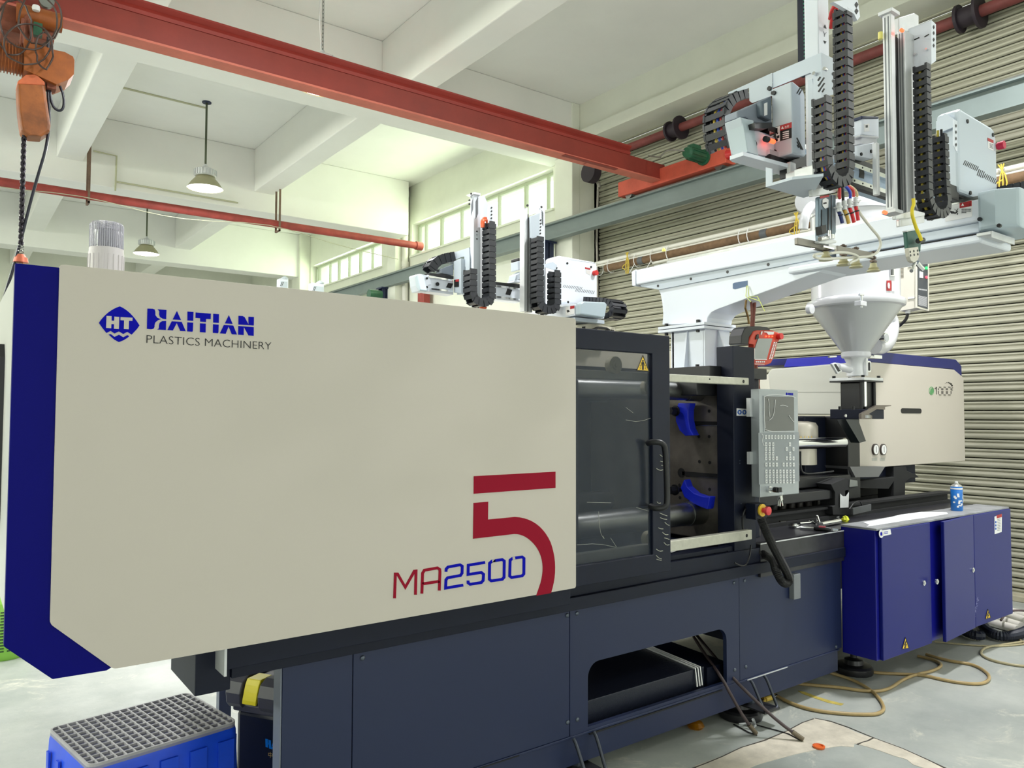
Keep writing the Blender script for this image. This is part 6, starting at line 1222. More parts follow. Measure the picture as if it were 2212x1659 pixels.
MB().poly([at(x, y, Y=yb_-.002) for x, y in ((1986, 586), (1993, 588), (1993, 601), (1986, 600))], (0, -.004, 0)).build('rocker_switch', wh, hp)
b_ = MB()
for k in range(12): y = 641+k*1.8; b_.poly([at(x, y_, Y=yb_-.002) for x, y_ in ((1984, y-3), (2002, y+1), (2002, y+1.9), (1984, y-2.1))], (0, -.0004, 0))
for k in range(7): x = 1984.5+k*2.6; b_.poly([at(x_, y_, Y=yb_-.002) for x_, y_ in ((x, 623+k*.4), (x+1.7, 623.3+k*.4), (x+1.7, 626+k*.4), (x, 625.7+k*.4))], (0, -.0004, 0))
b_.build('panel_print', mat('print_pale', (206, 206, 210), .5), hp)
b_ = MB()
for k in range(11): y = 571+k*2.9; b_.poly([at(x, y_, X=bxX-.0006) for x, y_ in ((1938.5, y), (1952, y-.8), (1952, y+.8), (1938.5, y+1.6))], (-.0006, 0, 0))
b_.build('vent_slots', mat('slot_brown', (110, 104, 92), .6), hp)
for y in (575, 644): p = at(1968, y, X=bxX); MB().box(bxX-.008, bxX, p.y-.03, p.y+.02, p.z-.006, p.z+.006).build('box_latch', alu, hp, bevel=.001)
MB().cyl(at(1961, 667, X=bxX+.05), at(1961, 677, X=bxX+.05), .018, n=14).build('cable_gland', wh, hp); MB().tube([at(1961, 677, X=bxX+.05), at(1958, 690, X=bxX+.05), at(1945, 702, X=bxX+.05), at(1932, 712, X=bxX+.06), at(1926, 725, X=bxX+.1)], .012, smooth=2).build('power_cable', ink, hp, smooth=60)
# ------------------------------------------------------------------ electrical cabinet
CY = 2.14; cx0, cx1 = 4.034, rX(2169, CY); cz0, cz1 = .193, .897
ec = thing('electrical_cabinet', ((cx0+cx1)/2, 2.25, cz0), 'blue three-door electrical cabinet at the shutter end of the machine', 'cabinet')
MB().box(cx0, cx1, CY+.02, BY+.005, cz0, cz1-.01).build('cabinet_body', mat('cabinet_blue_side', (14, 18, 126), .35), ec, bevel=.003)
d0, d1, d2 = rX(1997, CY), rX(2012, CY), rX(2090, CY)
MB().box(cx0-.002, cx1+.002, CY+.01, BY+.004, cz1-.012, cz1).build('cabinet_top', mat('top_grey_dusty', (150, 152, 156), .5, noise=.3, nscale=8), ec, bevel=.002)
box(cx0+.03, d0, CY, CY+.02, cz0, cz1-.012).build('door', cabblue, ec, bevel=.004)
box(d0+.004, d1, CY+.05, CY+.06, cz0, cz1-.02).build('door_gap', black, ec)
M_ = Matrix.Translation((d2, CY+.012, 0)) @ Matrix.Rotation(.075, 4, 'Z') @ Matrix.Translation((-d2, -CY-.012, 0))
md_ = MB().box(d1+.004, d2-.004, CY, CY+.02, cz0-.003, cz1-.012, M=M_).build('door', cabblue, ec, bevel=.004)
box(d2, cx1, CY, CY+.02, cz0, cz1-.012).build('door', cabblue, ec, bevel=.004)
for px, py, dy in ((1994, 1259, 0), (2022, 1256, -.03), (2100, 1231, 0)):
    p = at(px, py, Y=CY+dy); MB().cyl((p.x, CY+dy-.008, p.z), (p.x, CY+dy, p.z), .015, n=18).cyl((p.x, CY+dy-.012, p.z), (p.x, CY+dy-.008, p.z), .009, n=12).build('lock', chrome, ec, smooth=40)
for tri, dy in (([(1949, 1402), (1963, 1400), (1956, 1377)], 0), ([(2051, 1370), (2062, 1367), (2056.5, 1346)], -.018), ([(2129, 1337), (2140, 1334), (2134, 1316)], 0)):
    o = MB().poly([at(x, y, Y=CY+dy-.0005) for x, y in tri], (0, -.001, 0)).build('shock_warning', yel, ec)
    c_ = (Vector(tri[0])+Vector(tri[1])+Vector(tri[2]))/3; s_ = (tri[1][0]-tri[0][0])/14
    bt = [(1, -10), (-3.4, 1.5), (-.2, .8), (-2.2, 5), (-3, 4), (-1.6, 8.4), (1.2, 5.6), (0, 5.2), (3, -1.8), (-.2, -1), (2.6, -8)]
    MB().poly([at(c_.x+u*s_, c_.y+v*s_, Y=CY+dy-.0018) for u, v in bt], (0, -.0005, 0)).build('shock_bolt', ink, ec)
    for i in range(3):
        a, c2 = Vector(tri[i]), Vector(tri[(i+1) % 3]); MB().tube([at(a.x, a.y, Y=CY+dy-.002), at(c2.x, c2.y, Y=CY+dy-.002)], .0016, n=4).build('sign_border', ink, ec)
o = MB().poly([at(x, y, Y=CY-.0005) for x, y in ((1901, 1146), (1923, 1143), (1925, 1154), (1901, 1160))], (0, -.001, 0)).poly([at(1903.5+5*math.cos(t), 1153+9*math.sin(t), Y=CY-.0005) for t in [k*PI/8 for k in range(16)]], (0, -.001, 0)).build('inspection_label', wh, ec)
MB().poly([at(1903.5+2.2*math.cos(t), 1153+4*math.sin(t), Y=CY-.0016) for t in [k*PI/6 for k in range(12)]], (0, -.0004, 0)).poly([at(x, y, Y=CY-.0016) for x, y in ((1910, 1149), (1918, 1147.6), (1918, 1149), (1910, 1150.4))], (0, -.0004, 0)).poly([at(x, y, Y=CY-.0016) for x, y in ((1910, 1152), (1918, 1150.6), (1918, 1152), (1910, 1153.4))], (0, -.0004, 0)).build('label_print', logob, o)
o = MB().poly([at(x, y, Y=CY-.0005) for x, y in ((2148, 1116), (2164, 1110), (2163.5, 1149), (2148.5, 1154))], (0, -.001, 0)).build('safety_notice', wh, ec)
MB().poly([at(x, y, Y=CY-.0016) for x, y in ((2153, 1113), (2164, 1110), (2164, 1117), (2153, 1120))], (0, -.0004, 0)).build('notice_red_field', redl, o)
b_ = MB()
for k in range(3): b_.poly([at(2151+1.6*math.cos(t), 1128+k*7+2.6*math.sin(t), Y=CY-.0016) for t in [j*PI/5 for j in range(10)]], (0, -.0004, 0))
b_.build('notice_symbols', mat('mandatory_blue', (20, 90, 190)), o)
b_ = MB()
for k in range(8): y = 1122+k*3.4; b_.poly([at(x, y_, Y=CY-.0016) for x, y_ in ((2154.5, y), (2161, y-1.9), (2161, y-1), (2154.5, y+.9))], (0, -.0004, 0))
b_.build('notice_lines', labg, o)
b_ = MB(); random.seed(9)
for k in range(26):
    t = k/26; x, y = 2113-t*11+random.uniform(-2, 2), 1290+t*56+random.uniform(-2, 2); b_.poly([at(x+random.uniform(-2, 2), y+random.uniform(-4, 4), Y=CY-.0003) for _ in range(1)]+[at(x+2, y+1, Y=CY-.0003), at(x-1, y+3, Y=CY-.0003)], (0, -.0004, 0))
b_.build('scrape_marks', mat('scrape_pale', (120, 122, 170), .6), ec)
# things on the cabinet
b_ = MB(); Zt = cz1+.0006
pp = [(1864, 1128), (1880, 1126), (1925, 1117), (1945, 1112), (1990, 1106), (2045, 1107), (2048, 1110), (2010, 1117), (1960, 1124), (1905, 1133), (1885, 1136), (1872, 1138), (1878, 1134)]
MB().poly([at(x, y, Z=Zt) for x, y in pp], (0, 0, .0012)).solo('paper_sheet', mat('paper_white', (232, 234, 240), .7), 'crumpled white paper lying on the blue cabinet top', 'paper')
p = at(2067, 1103, Z=cz1)
sp_ = thing('spray_can', (p.x, p.y, cz1), 'blue and white aerosol can standing on the blue cabinet', 'can')
r = .035; hcan = at(2067, 1040, Y=p.y).z-cz1
MB().lathe((p.x, p.y, cz1), [(r*.9, 0), (r, .005), (r, hcan*.80), (r*.94, hcan*.83)], n=28).build('can_body', mat('can_blue', (40, 120, 206), .3), sp_, smooth=35)
MB().lathe((p.x, p.y, cz1), [(r*.96, hcan*.83), (r*.8, hcan*.88), (r*.4, hcan*.915), (r*.36, hcan*.95), (0, hcan*.95)], n=28).build('can_shoulder', mat('can_tin', (176, 176, 172), .3, .6), sp_, smooth=35)
MB().cyl((p.x, p.y, cz1+hcan*.94), (p.x, p.y, cz1+hcan), .009, n=12).build('nozzle', wh, sp_)
b_ = MB(); random.seed(2)
for k in range(18):
    a = -2.2+random.uniform(-1.0, 1.0); z = cz1+hcan*random.uniform(.08, .55); b_.box(-.0007, .0007, -.006, .006, -.004, random.uniform(.002, .012), M=Matrix.Translation((p.x+(r+.0006)*math.cos(a), p.y+(r+.0006)*math.sin(a), z)) @ Matrix.Rotation(a, 4, 'Z'))
b_.lathe((p.x, p.y, cz1), [(r+.0006, hcan*.74), (r+.0006, hcan*.79)], n=28).build('can_print', wh, sp_)
# ================================================================== LOOSE THINGS
# warning beacon on the cover
Yb = 2.5; c = at(229, 577, Y=Yb); r = .047
bc = thing('warning_beacon', (c.x, Yb, 1.862), 'white cylindrical beacon with ribbed lens standing on the cream cover', 'beacon')
zz = lambda y: at(229, y, Y=Yb).z
MB().lathe((c.x, Yb, 0), [(r, 1.863), (r, zz(548)), (r*.97, zz(544)), (r*.97, zz(538))], n=40).build('beacon_base', mat('beacon_base_white', (206, 200, 202), .45), bc, smooth=35)
b_ = MB()
for k in range(20): a = k*PI/10; b_.box(r-.002, r+.0015, -.0022, .0022, 1.866, zz(553), M=Matrix.Translation((c.x, Yb, 0)) @ Matrix.Rotation(a, 4, 'Z'))
b_.build('base_ribs', mat('beacon_base_white', (206, 200, 202)), bc)
prof_ = []; z0, z1 = zz(538), zz(487); n = 18
for k in range(n): z = z0+(z1-z0)*k/n; prof_ += [(r*.93, z), (r*.955, z+(z1-z0)/n*.5)]
prof_ += [(r*.93, z1), (r*.86, z1+.006), (r*.4, z1+.008), (0, z1+.008)]
ln = MB().lathe((c.x, Yb, 0), prof_, n=48).build('lens', mat('lens_clear', (232, 230, 240), .12, trans=.75), bc, smooth=20)
b_ = MB()
for k in range(48): a = k*PI/24; b_.box(r*.92, r*.965, -.0008, .0008, z0, z1, M=Matrix.Translation((c.x, Yb, 0)) @ Matrix.Rotation(a, 4, 'Z'))
b_.build('lens_ribs', mat('lens_ribs', (226, 224, 236), .25, trans=.4), ln)
MB().cyl((c.x, Yb, z0), (c.x, Yb, z1-.01), r*.35, n=16).build('bulb_holder', mat('beacon_grey', (160, 160, 172), .4), bc, smooth=40)
# film bag on the cover
p = at(378, 592, Y=2.9); b_ = MB(); random.seed(4)
b_.lathe((p.x, 2.9, 1.863), [(.045, 0), (.052, .02), (.03, .05), (.035, .075), (.008, .085), (0, .085)], n=14)
b_.v = [(x+random.uniform(-.008, .008), y+random.uniform(-.008, .008), max(1.863, z+random.uniform(-.006, .006))) for x, y, z in b_.v]
b_.solo('plastic_bag', mat('bag_film', (232, 238, 216), .3, trans=.4), 'crumpled clear plastic bag lying on top of the cream cover', 'bag')
# upturned blue crate with ribbed underside used as a step
A, B, D_, E_ = [at(x, y, Z=.42) for x, y in ((108, 1572), (188, 1656), (512, 1558), (408, 1494))]
ex = ((D_-B)+(E_-A))/2; ey = ((B-A)+(D_-E_))/2; Lx, Ly = ex.length, ey.length; ex.normalize(); ey = Vector((ex.y, -ex.x, 0)); cc = (A+B+D_+E_)/4
M_ = Matrix((ex, -ey, UZ)).transposed().to_4x4(); M_.translation = Vector((cc.x, cc.y, 0))
ct = thing('crate', (cc.x, cc.y, 0), 'upturned blue plastic crate with gridded grey underside, beside the cover chamfer', 'crate')
def rr3(w, h, r, z, n=5): return [M_ @ Vector((a, b2, z)) for a, b2 in rrect(-w/2, w/2, -h/2, h/2, r, n)]
def loft(rings):
    mb = MB(); n = len(rings[0]); vs = [p for r_ in rings for p in r_]; fs = [(k*n+i, k*n+(i+1) % n, (k+1)*n+(i+1) % n, (k+1)*n+i) for k in range(len(rings)-1) for i in range(n)]
    fs += [tuple(reversed(range(n))), tuple(range((len(rings)-1)*n, len(rings)*n))]; return mb.add(vs, fs)
loft([rr3(Lx+.05, Ly+.05, .04, 0), rr3(Lx+.05, Ly+.05, .04, .03), rr3(Lx+.035, Ly+.035, .035, .035), rr3(Lx+.006, Ly+.006, .03, .39), rr3(Lx, Ly, .028, .402)]).build('crate_shell', crateb, ct, smooth=25)
b_ = MB()
for k in range(5):
    x = -Lx/2+Lx*(k+.5)/5
    for s_ in (-1, 1): b_.box(x-.028, x+.028, s_*(Ly/2+.012)-.003, s_*(Ly/2+.012)+.004, .04, .37, M=M_)
for k in range(4):
    y = -Ly/2+Ly*(k+.5)/4
    for s_ in (-1, 1): b_.box(s_*(Lx/2+.012)-.003, s_*(Lx/2+.012)+.004, y-.012, y+.012, .04, .36, M=M_)
b_.build('side_ribs', crateb, ct)
loft([rr3(Lx, Ly, .028, .400), rr3(Lx, Ly, .028, .411)]).build('floor_panel', mat('crate_floor_blue_grey', (146, 146, 176), .5, noise=.2, nscale=10), ct)
gb = MB(); nx, ny = 17, 11
n = 24
ring_o, ring_i = rr3(Lx, Ly, .028, .411), rr3(Lx-.012, Ly-.012, .022, .411)
gb_ = len(ring_o)
for i in range(gb_):
    j = (i+1) % gb_; gb.add([ring_o[i], ring_o[j], ring_i[j], ring_i[i]]+[q+Vector((0, 0, .009)) for q in (ring_o[i], ring_o[j], ring_i[j], ring_i[i])], [(4, 5, 6, 7), (0, 1, 5, 4), (3, 2, 6, 7)])
gb.build('rim', grate, ct)
sx = []; me_ = None
for k in range(1, nx): x = -Lx/2+Lx*k/nx; MB().box(x-.0022, x+.0022, -Ly/2+.004, Ly/2-.004, .411, .4195, M=M_).build('rib', grate, ct)
for k in range(1, ny): y = -Ly/2+Ly*k/ny; MB().box(-Lx/2+.004, Lx/2-.004, y-.0022, y+.0022, .411, .419, M=M_).build('rib', grate, ct)
# black toolbox under the clamp end, seen past the base column
ang = math.radians(-58)
p = at(486, 1475, Y=3.12)
TM = Matrix.Translation((p.x, 3.12, 0)) @ Matrix.Rotation(ang, 4, 'Z')
tz = .50
tb = thing('toolbox', tuple(TM @ Vector((.2, .12, 0))), 'black plastic toolbox with yellow latch standing under the machine', 'toolbox')
def tbx(x0, x1, y0, y1, z0, z1, name, m, bev=0, par=tb): return MB().box(x0, x1, y0, y1, z0, z1, M=TM).build(name, m, par, bevel=bev)
tbx(.03, .56, .03, .27, 0, .34, 'box_body', mat('toolbox_body', (24, 30, 44), .4), .02)
tbx(.02, .57, .02, .28, .335, .37, 'box_rim', mat('toolbox_lid', (70, 70, 80), .45), .008)
b_ = MB()
for x0, x1 in ((0, .075), (.155, .40)): b_.poly([TM @ Vector((x0, y, z)) for y, z in ((.28, .47), (.05, .47), (.015, .45), (0, .41), (.005, .37), (.02, .35), (.28, .35))], TM.to_3x3() @ Vector((x1-x0, 0, 0)))
b_.build('lid_shoulder', mat('toolbox_lid', (70, 70, 80)), tb, bevel=.006)
tbx(.075, .155, .03, .28, .36, .455, 'lid', mat('toolbox_lid', (70, 70, 80)), .006); tbx(.4, .57, .03, .28, .36, .47, 'lid', mat('toolbox_lid', (70, 70, 80)), .006)
b_ = MB(); b_.poly([TM @ Vector((.083, y, z)) for y, z in ((.10, .465), (.03, .465), (.018, .445), (.010, .42), (.002, .39), (.0, .375), (.012, .375), (.022, .42), (.035, .45), (.1, .452))], TM.to_3x3() @ Vector((.066, 0, 0))); b_.build('latch', mat('latch_yellow', (236, 220, 40), .4), tb, bevel=.003)
def tp(x, y): 
    """measured position -> point on the toolbox front"""
    n_ = TM.to_3x3() @ Vector((0, -1, 0)); o_ = TM @ Vector((0, .0285, 0)); d = at(x, y, Y=1.0)-CAM; return CAM+d*((o_-CAM).dot(n_)/d.dot(n_))
def tq(q): return [tp(460+x/7.244, 1430+y/7.244) for x, y in q]
nrm = TM.to_3x3() @ Vector((0, -.001, 0)); skyb = mat('print_sky_blue', (10, 140, 250), .4)
b_ = MB()
for q in ([(822, 1200), (862, 1208), (866, 1338), (826, 1330)], [(872, 1215), (908, 1225), (914, 1362), (880, 1352), (878, 1300), (866, 1280), (872, 1262)], [(940, 1262), (966, 1320), (922, 1310)], [(920, 1322), (942, 1326), (930, 1366), (914, 1362)], [(948, 1328), (968, 1332), (1006, 1384), (978, 1378)], [(988, 1260), (1020, 1270), (1024, 1390), (1000, 1384)], [(962, 1076), (1020, 1000), (1060, 1090), (1020, 1175)]): b_.poly(tq(q), nrm)
b_.build('box_lettering', skyb, tb)
text('box_subtitle', '中国', tq([(868, 1492)])[0]+nrm, TM.to_3x3() @ Vector((1, 0, 0)), UZ, .045, .022, mat('print_gold', (226, 190, 110), .4), tb, thick=.0004)
# teach pendant of the robot, hanging behind the gate post
TY = 2.46
tpd = thing('teach_pendant', tuple(at(1650, 790, Y=TY)), 'red hand-held robot controller hanging behind the dark gate post', 'controller')
def q2(q): return [at(1600+x/8.294, 700+y/8.295, Y=TY) for x, y in q]
MB().poly(q2([(10, 350), (20, 200), (70, 80), (130, 40), (360, 40), (480, 55), (540, 110), (230, 130), (150, 240), (140, 370)]), (0, .08, 0)).build('rear_shell', black, tpd, bevel=.008)
MB().poly([p_+Vector((0, -.004, 0)) for p_ in q2([(135, 355), (160, 250), (215, 130), (280, 108), (560, 110), (660, 150), (720, 215), (715, 260), (655, 330), (600, 560), (540, 700), (440, 740), (230, 745), (230, 370)])], (0, .04, 0)).build('red_body', mat('pendant_red', (196, 62, 40), .35), tpd, bevel=.006)
MB().poly([p_+Vector((0, -.009, 0)) for p_ in q2([(290, 262), (545, 262), (440, 635), (232, 630), (235, 430)])], (0, .006, 0)).build('screen', mat('pendant_screen', (150, 154, 152), .12, coat=.5), tpd, bevel=.001)
b_ = MB()
for k in range(5): b_.poly([p_+Vector((0, -.0095, 0)) for p_ in q2([(252+k*34, 668), (272+k*34, 668), (270+k*34, 690), (250+k*34, 690)])], (0, .004, 0))
for k in range(12): 
    for j in range(2): x, y = 612-k*7.5-j*34, 335+k*26; b_.poly([p_+Vector((0, -.0095, 0)) for p_ in q2([(x-9, y-8), (x+9, y-8), (x+7, y+8), (x-11, y+8)])], (0, .004, 0))
b_.build('keys', wh, tpd, kind='stuff')
b_ = MB()
for q in ([(235, 628), (445, 632), (445, 642), (235, 640)], [(235, 712), (400, 716), (400, 726), (235, 724)], [(395, 135), (575, 140), (560, 190), (470, 195), (440, 155), (395, 150)], [(345, 135), (368, 135), (350, 195), (335, 190)]): b_.poly([p_+Vector((0, -.0095, 0)) for p_ in q2(q)], (0, .004, 0))
b_.build('printed_marks', wh, tpd)
for x in (432, 488, 545): p = q2([(x, 222)])[0]; MB().cyl(p+Vector((0, -.010, 0)), p+Vector((0, -.004, 0)), .0035, n=10).build('red_led', el, tpd)
p = q2([(655, 225)])[0]; MB().cyl(p+Vector((0, -.028, 0)), p, .017, n=20).build('stop_button', redpl, tpd, smooth=40)
MB().poly([p_+Vector((0, -.0095, 0)) for p_ in q2([(240, 280), (262, 200), (295, 180), (300, 260)])], (0, .004, 0)).build('grip_hole', ink, tpd)
cab = mat('cable_brown_red', (120, 62, 48), .5)
MB().tube([at(x, y, Y=2.56) for x, y in ((1629, 636), (1630, 655), (1627, 685), (1626, 712))], .010, smooth=1).tube([at(x, y, Y=2.56) for x, y in ((1631, 780), (1633, 800), (1634, 815), (1632, 850))], .012, smooth=1).tube([at(x, y, Y=2.54) for x, y in ((1640, 802), (1638, 830), (1640, 846))], .008).tube([at(x, y, Y=2.55) for x, y in ((1622, 640), (1624, 680), (1622, 712))], .006).solo('pendant_hose', cab, 'brown cable bundle running down beside the red controller', 'cable', smooth=60)
bw = mat('box_warm_grey', (214, 210, 198))
q_ = MB().poly([at(x, y, Y=2.62) for x, y in ((1638, 812), (1660, 810), (1663, 842), (1640, 842))], (0, .06, 0)).poly([at(x, y, Y=2.62) for x, y in ((1640, 810), (1642, 803), (1650, 803), (1652, 811))], (0, .01, 0)); q_.solo('junction_box', bw, 'small pale switch box above the operator panel', 'box')
MB().tube([at(x, y, Y=2.52) for x, y in ((1612, 648), (1610, 665), (1616, 685), (1618, 700))], .006).solo('hanging_chain', mat('chain_brass', (120, 96, 60), .4, .7), 'short chain from the bracket to the red controller', 'chain')
# ---- hand tools on the deck
Zd = .869
def dk(x, y, z=Zd): return at(x, y, Z=z)
def d8(q): return [(1640+x/8.508, 1060+y/8.508) for x, y in q]
rt = thing('ratchet_wrench', tuple(dk(1730, 1143)), 'ratchet wrench with red and black handle on the oily deck', 'wrench')
pp = d8([(645, 680), (770, 672), (1005, 690), (1010, 690), (1320, 712)]); P4 = [dk(*q, Zd+.012) for q in pp]
MB().lathe(dk(*pp[0]), [(.030, .002), (.032, .010), (.030, .020), (.018, .022), (.018, .026), (0, .026)], n=24).build('ratchet_head', chrome, rt, smooth=35)
MB().lathe(dk(*pp[0], Zd+.0265), [(.012, 0), (.012, .004), (.004, .004), (.004, .001), (0, .001)], n=18).build('drive_button', black, rt)
MB().tube([P4[0], P4[1], P4[2]], .007, n=10).build('shaft', chrome, rt, smooth=60)
MB().tube([P4[2], P4[2].lerp(P4[4], .15), P4[2].lerp(P4[4], .8), P4[4]], lambda i, m: (.010, .014, .014, .009)[i], n=12).build('grip', black, rt, smooth=60); MB().tube([P4[2].lerp(P4[4], .3)+Vector((0, 0, .005)), P4[2].lerp(P4[4], .7)+Vector((0, 0, .005))], .0115, n=12).build('grip_insert', mat('grip_maroon', (130, 40, 50), .4), rt, smooth=60)
def rod(name, a, b2, r, m, lab, cat, z=Zd, **k): return MB().tube([dk(*d8([a])[0], z+r), dk(*d8([b2])[0], z+r)], r, n=12).solo(name, m, lab, cat, smooth=60, **k)
rod('extension_bar', (430, 585), (900, 545), .010, chrome, 'chrome socket extension bar with black tip on the deck', 'tool')
MB().tube([dk(*d8([(370, 590)])[0], Zd+.013), dk(*d8([(470, 580)])[0], Zd+.013)], .013, n=12).solo('socket', ink, 'small black socket at the tip of the chrome bar', 'tool')
rod('polished_tube', (1130, 620), (1470, 560), .016, chrome, 'polished short metal tube lying beside the ratchet wrench', 'tube')
MB().tube([dk(*d8([(1060, 600)])[0], Zd+.005), dk(*d8([(1060, 600)])[0], Zd+.005)+Vector((.0, .0, .0)), at(*d8([(1065, 460)])[0], Y=dk(*d8([(1125, 650)])[0]).y+.02)], .0045, n=8).tube([at(*d8([(1125, 645)])[0], Y=dk(*d8([(1125, 650)])[0]).y), at(*d8([(1065, 460)])[0], Y=dk(*d8([(1125, 650)])[0]).y+.02)], .006, n=6).solo('hex_key', chrome, 'bright hex key propped upright against the polished tube', 'tool')
MB().tube([dk(*q, Zd+.006) for q in d8([(740, 600), (840, 590), (920, 585), (990, 570), (1040, 590), (1060, 620)])], .008, n=8, smooth=1).solo('open_end_spanner', chrome, 'open-ended spanner lying between the bar and the wrench', 'tool')
rod('metal_pin', (1315, 495), (1455, 480), .007, alu, 'short pale metal pin at the slide rail', 'tool')
p = dk(*d8([(1585, 565)])[0]); b_ = MB().lathe(p, [(.018, 0), (.02, .012), (.010, .03), (0, .034)], n=10); random.seed(6); b_.v = [(x+random.uniform(-.006, .006), y+random.uniform(-.006, .006), z) for x, y, z in b_.v]; b_.solo('foam_scrap', mat('scrap_lime', (226, 232, 60), .6), 'small bright yellow scrap at the cabinet corner', 'scrap')
MB().tube([dk(*d8([(1350, 715)])[0], Zd+.01), dk(*d8([(1450, 720)])[0], Zd+.01)], .008, n=8).solo('socket_bit', chrome, 'chrome socket bit beyond the red wrench handle', 'tool')
# ---- on the floor
def fg(q): return [(1440+x/6.144, 1470+y/6.147) for x, y in q]
G = mat('gun_yellow', (232, 200, 96), .4)
bg_ = thing('air_blow_gun', tuple(at(1655, 1512, Z=0)), 'yellow air blow gun lying on the floor by the levelling foot', 'blow gun')
z_ = .012
P_ = [at(*q, Z=z_) for q in fg([(1310, 250), (1410, 220)])]; MB().tube(P_, .013, n=12).build('gun_handle', G, bg_, smooth=60)
cxy = fg([(1245, 262)])[0]; MB().tube([at(cxy[0]+8.5*math.cos(t), cxy[1]+7*math.sin(t), Z=z_) for t in [k*PI/7 for k in range(14)]], .007, n=8, closed=True).build('hanging_ring', G, bg_, smooth=60)
MB().tube([at(*q, Z=z_) for q in fg([(1310, 240), (1260, 200), (1240, 165), (1280, 150), (1290, 120)])], .006, n=8, smooth=1).build('trigger', G, bg_, smooth=60)
MB().tube([at(*q, Z=z_) for q in fg([(1410, 220), (1465, 200)])], .008, n=10).build('hose_coupling', chrome, bg_, smooth=60)
def floor_hose(pts, r, lab, m=hose_t, name='air_hose', conv=crop7): return MB().tube([at(*conv(x, y), Z=r+.001) for x, y in pts], r, n=8, smooth=2).solo(name, m, lab, 'hose', 'hoses lying on the floor', smooth=60)
floor_hose([(255, 1195), (330, 1240), (420, 1285), (540, 1320), (700, 1338), (850, 1345), (920, 1340), (955, 1315), (940, 1270), (890, 1210), (810, 1160), (740, 1130), (640, 1100)], .009, 'tan air hose curving from the blow gun across the floor')
floor_hose([(380, 1155), (520, 1170), (700, 1185), (820, 1205), (920, 1208), (990, 1190), (1060, 1140), (1130, 1110), (1230, 1090), (1285, 1065), (1290, 1045), (1240, 1020), (1150, 1000)], .009, 'tan air hose making an S under the blue cabinet')
floor_hose([(700, 1060), (860, 1095), (1020, 1105), (1180, 1110), (1300, 1140), (1420, 1160), (1520, 1165), (1570, 1145), (1572, 1110), (1520, 1070), (1470, 1050), (1430, 1042), (1330, 1028), (1200, 990)], .009, 'tan air hose looping out in front of the cabinet')
ct2 = mat('hose_clear_olive', (172, 162, 128), .3)
floor_hose([(1250, 915), (1450, 935), (1620, 945), (1776, 930), (1850, 920)], .006, 'clear hose lying straight across beneath the loops', ct2)
floor_hose([(1850, 905), (1776, 915), (1640, 935), (1560, 945), (1520, 970), (1530, 1000), (1600, 1030), (1700, 1050), (1776, 1060), (1850, 1065)], .008, 'clear hose in a wide loop at the picture edge', ct2)
floor_hose([(1850, 950), (1790, 930), (1740, 900), (1690, 860), (1655, 810), (1650, 770), (1670, 745), (1720, 732), (1790, 735), (1850, 745)], .008, 'clear hose rising in a loop past the cabinet corner', ct2)
random.seed(8)
wp = mat('pipe_offcut_white', (226, 222, 214), .35)
for (a, b2, r, lab) in (((1600, 775), (1760, 825), .030, 'white plastic pipe offcut lying nearest the hoses'), ((1560, 795), (1740, 845), .030, 'white plastic pipe offcut with a rounded end'), ((1600, 722), (1800, 760), .032, 'white plastic pipe lying along the shutter foot'), ((1650, 745), (1820, 800), .026, 'thin white pipe between the two thicker offcuts')):
    MB().tube([at(*crop7(*a), Z=r), at(*crop7(*b2), Z=r)], r, n=14).solo('pipe_offcut', wp, lab, 'pipe', 'white pipe offcuts at the shutter foot', smooth=60)
ribbed([at(*crop7(x, y), Z=.04) for x, y in ((1515, 790), (1540, 830), (1590, 870), (1650, 885), (1720, 880), (1800, 850), (1860, 800))], .034, 'corrugated_hose', mat('hose_navy', (24, 30, 48), .5), None, pitch=.012, label='thick dark corrugated hose bending round the white offcuts', cat='hose')
ribbed([at(*crop7(x, y), Z=.04) for x, y in ((1380, 830), (1440, 860), (1500, 880), (1530, 875))], .034, 'corrugated_hose', mat('hose_navy', (24, 30, 48)), None, pitch=.012, label='short dark corrugated hose end under the cabinet', cat='hose')
ribbed([at(*crop7(x, y), Z=.10) for x, y in ((1640, 790), (1670, 745), (1720, 730), (1800, 735), (1860, 750))], .008, 'spiral_tube', mat('spiral_brown', (92, 76, 76), .5), None, pitch=.006, label='thin spiral-wrapped tube over the white pipes', cat='tube')
# two flexible rods leaning out of the service opening
for k, (pts, lab) in enumerate(((((1494, 1368, 2.9), (1520, 1410, 2.6), (1558, 1462, BY-.01), (1580, 1505, None), (1603, 1550, None), (1632, 1583, 0)), 'dark flexible rod leaning out of the machine opening, shorter one'), (((1500, 1366, 2.9), (1545, 1420, 2.55), (1583, 1465, BY-.01), (1630, 1515, None), (1680, 1560, None), (1733, 1596, 0)), 'dark flexible rod reaching farthest onto the bare concrete'))):
    q0 = at(pts[2][0], pts[2][1], Y=BY-.012); q1 = at(pts[5][0], pts[5][1], Z=.012); m0 = q0.lerp(q1, .33)+Vector((0, -.0, -.012)); m1 = q0.lerp(q1, .68)+Vector((0, 0, -.018))
    rd = thing('flexible_rod', tuple(q1), lab, 'rod')
    MB().tube([at(pts[0][0], pts[0][1], Y=2.75), at(pts[1][0], pts[1][1], Y=2.52), q0, m0, m1, q1], .0075, n=10, smooth=1).build('rod', hose_d, rd, smooth=60)
    d = (q1-m1).normalized(); MB().cyl(q1-d*.05, q1+d*.005, .011, n=12).build('rod_ferrule', mat('ferrule', (110, 100, 84), .4, .6), rd, smooth=40)
MB().tube([at(x, y, Z=.004) for x, y in fg([(890, 580), (1000, 640), (1090, 690), (1200, 725)])], .003, n=6).solo('dark_wire', ink, 'thin dark wire on the floor under the shorter rod', 'wire')
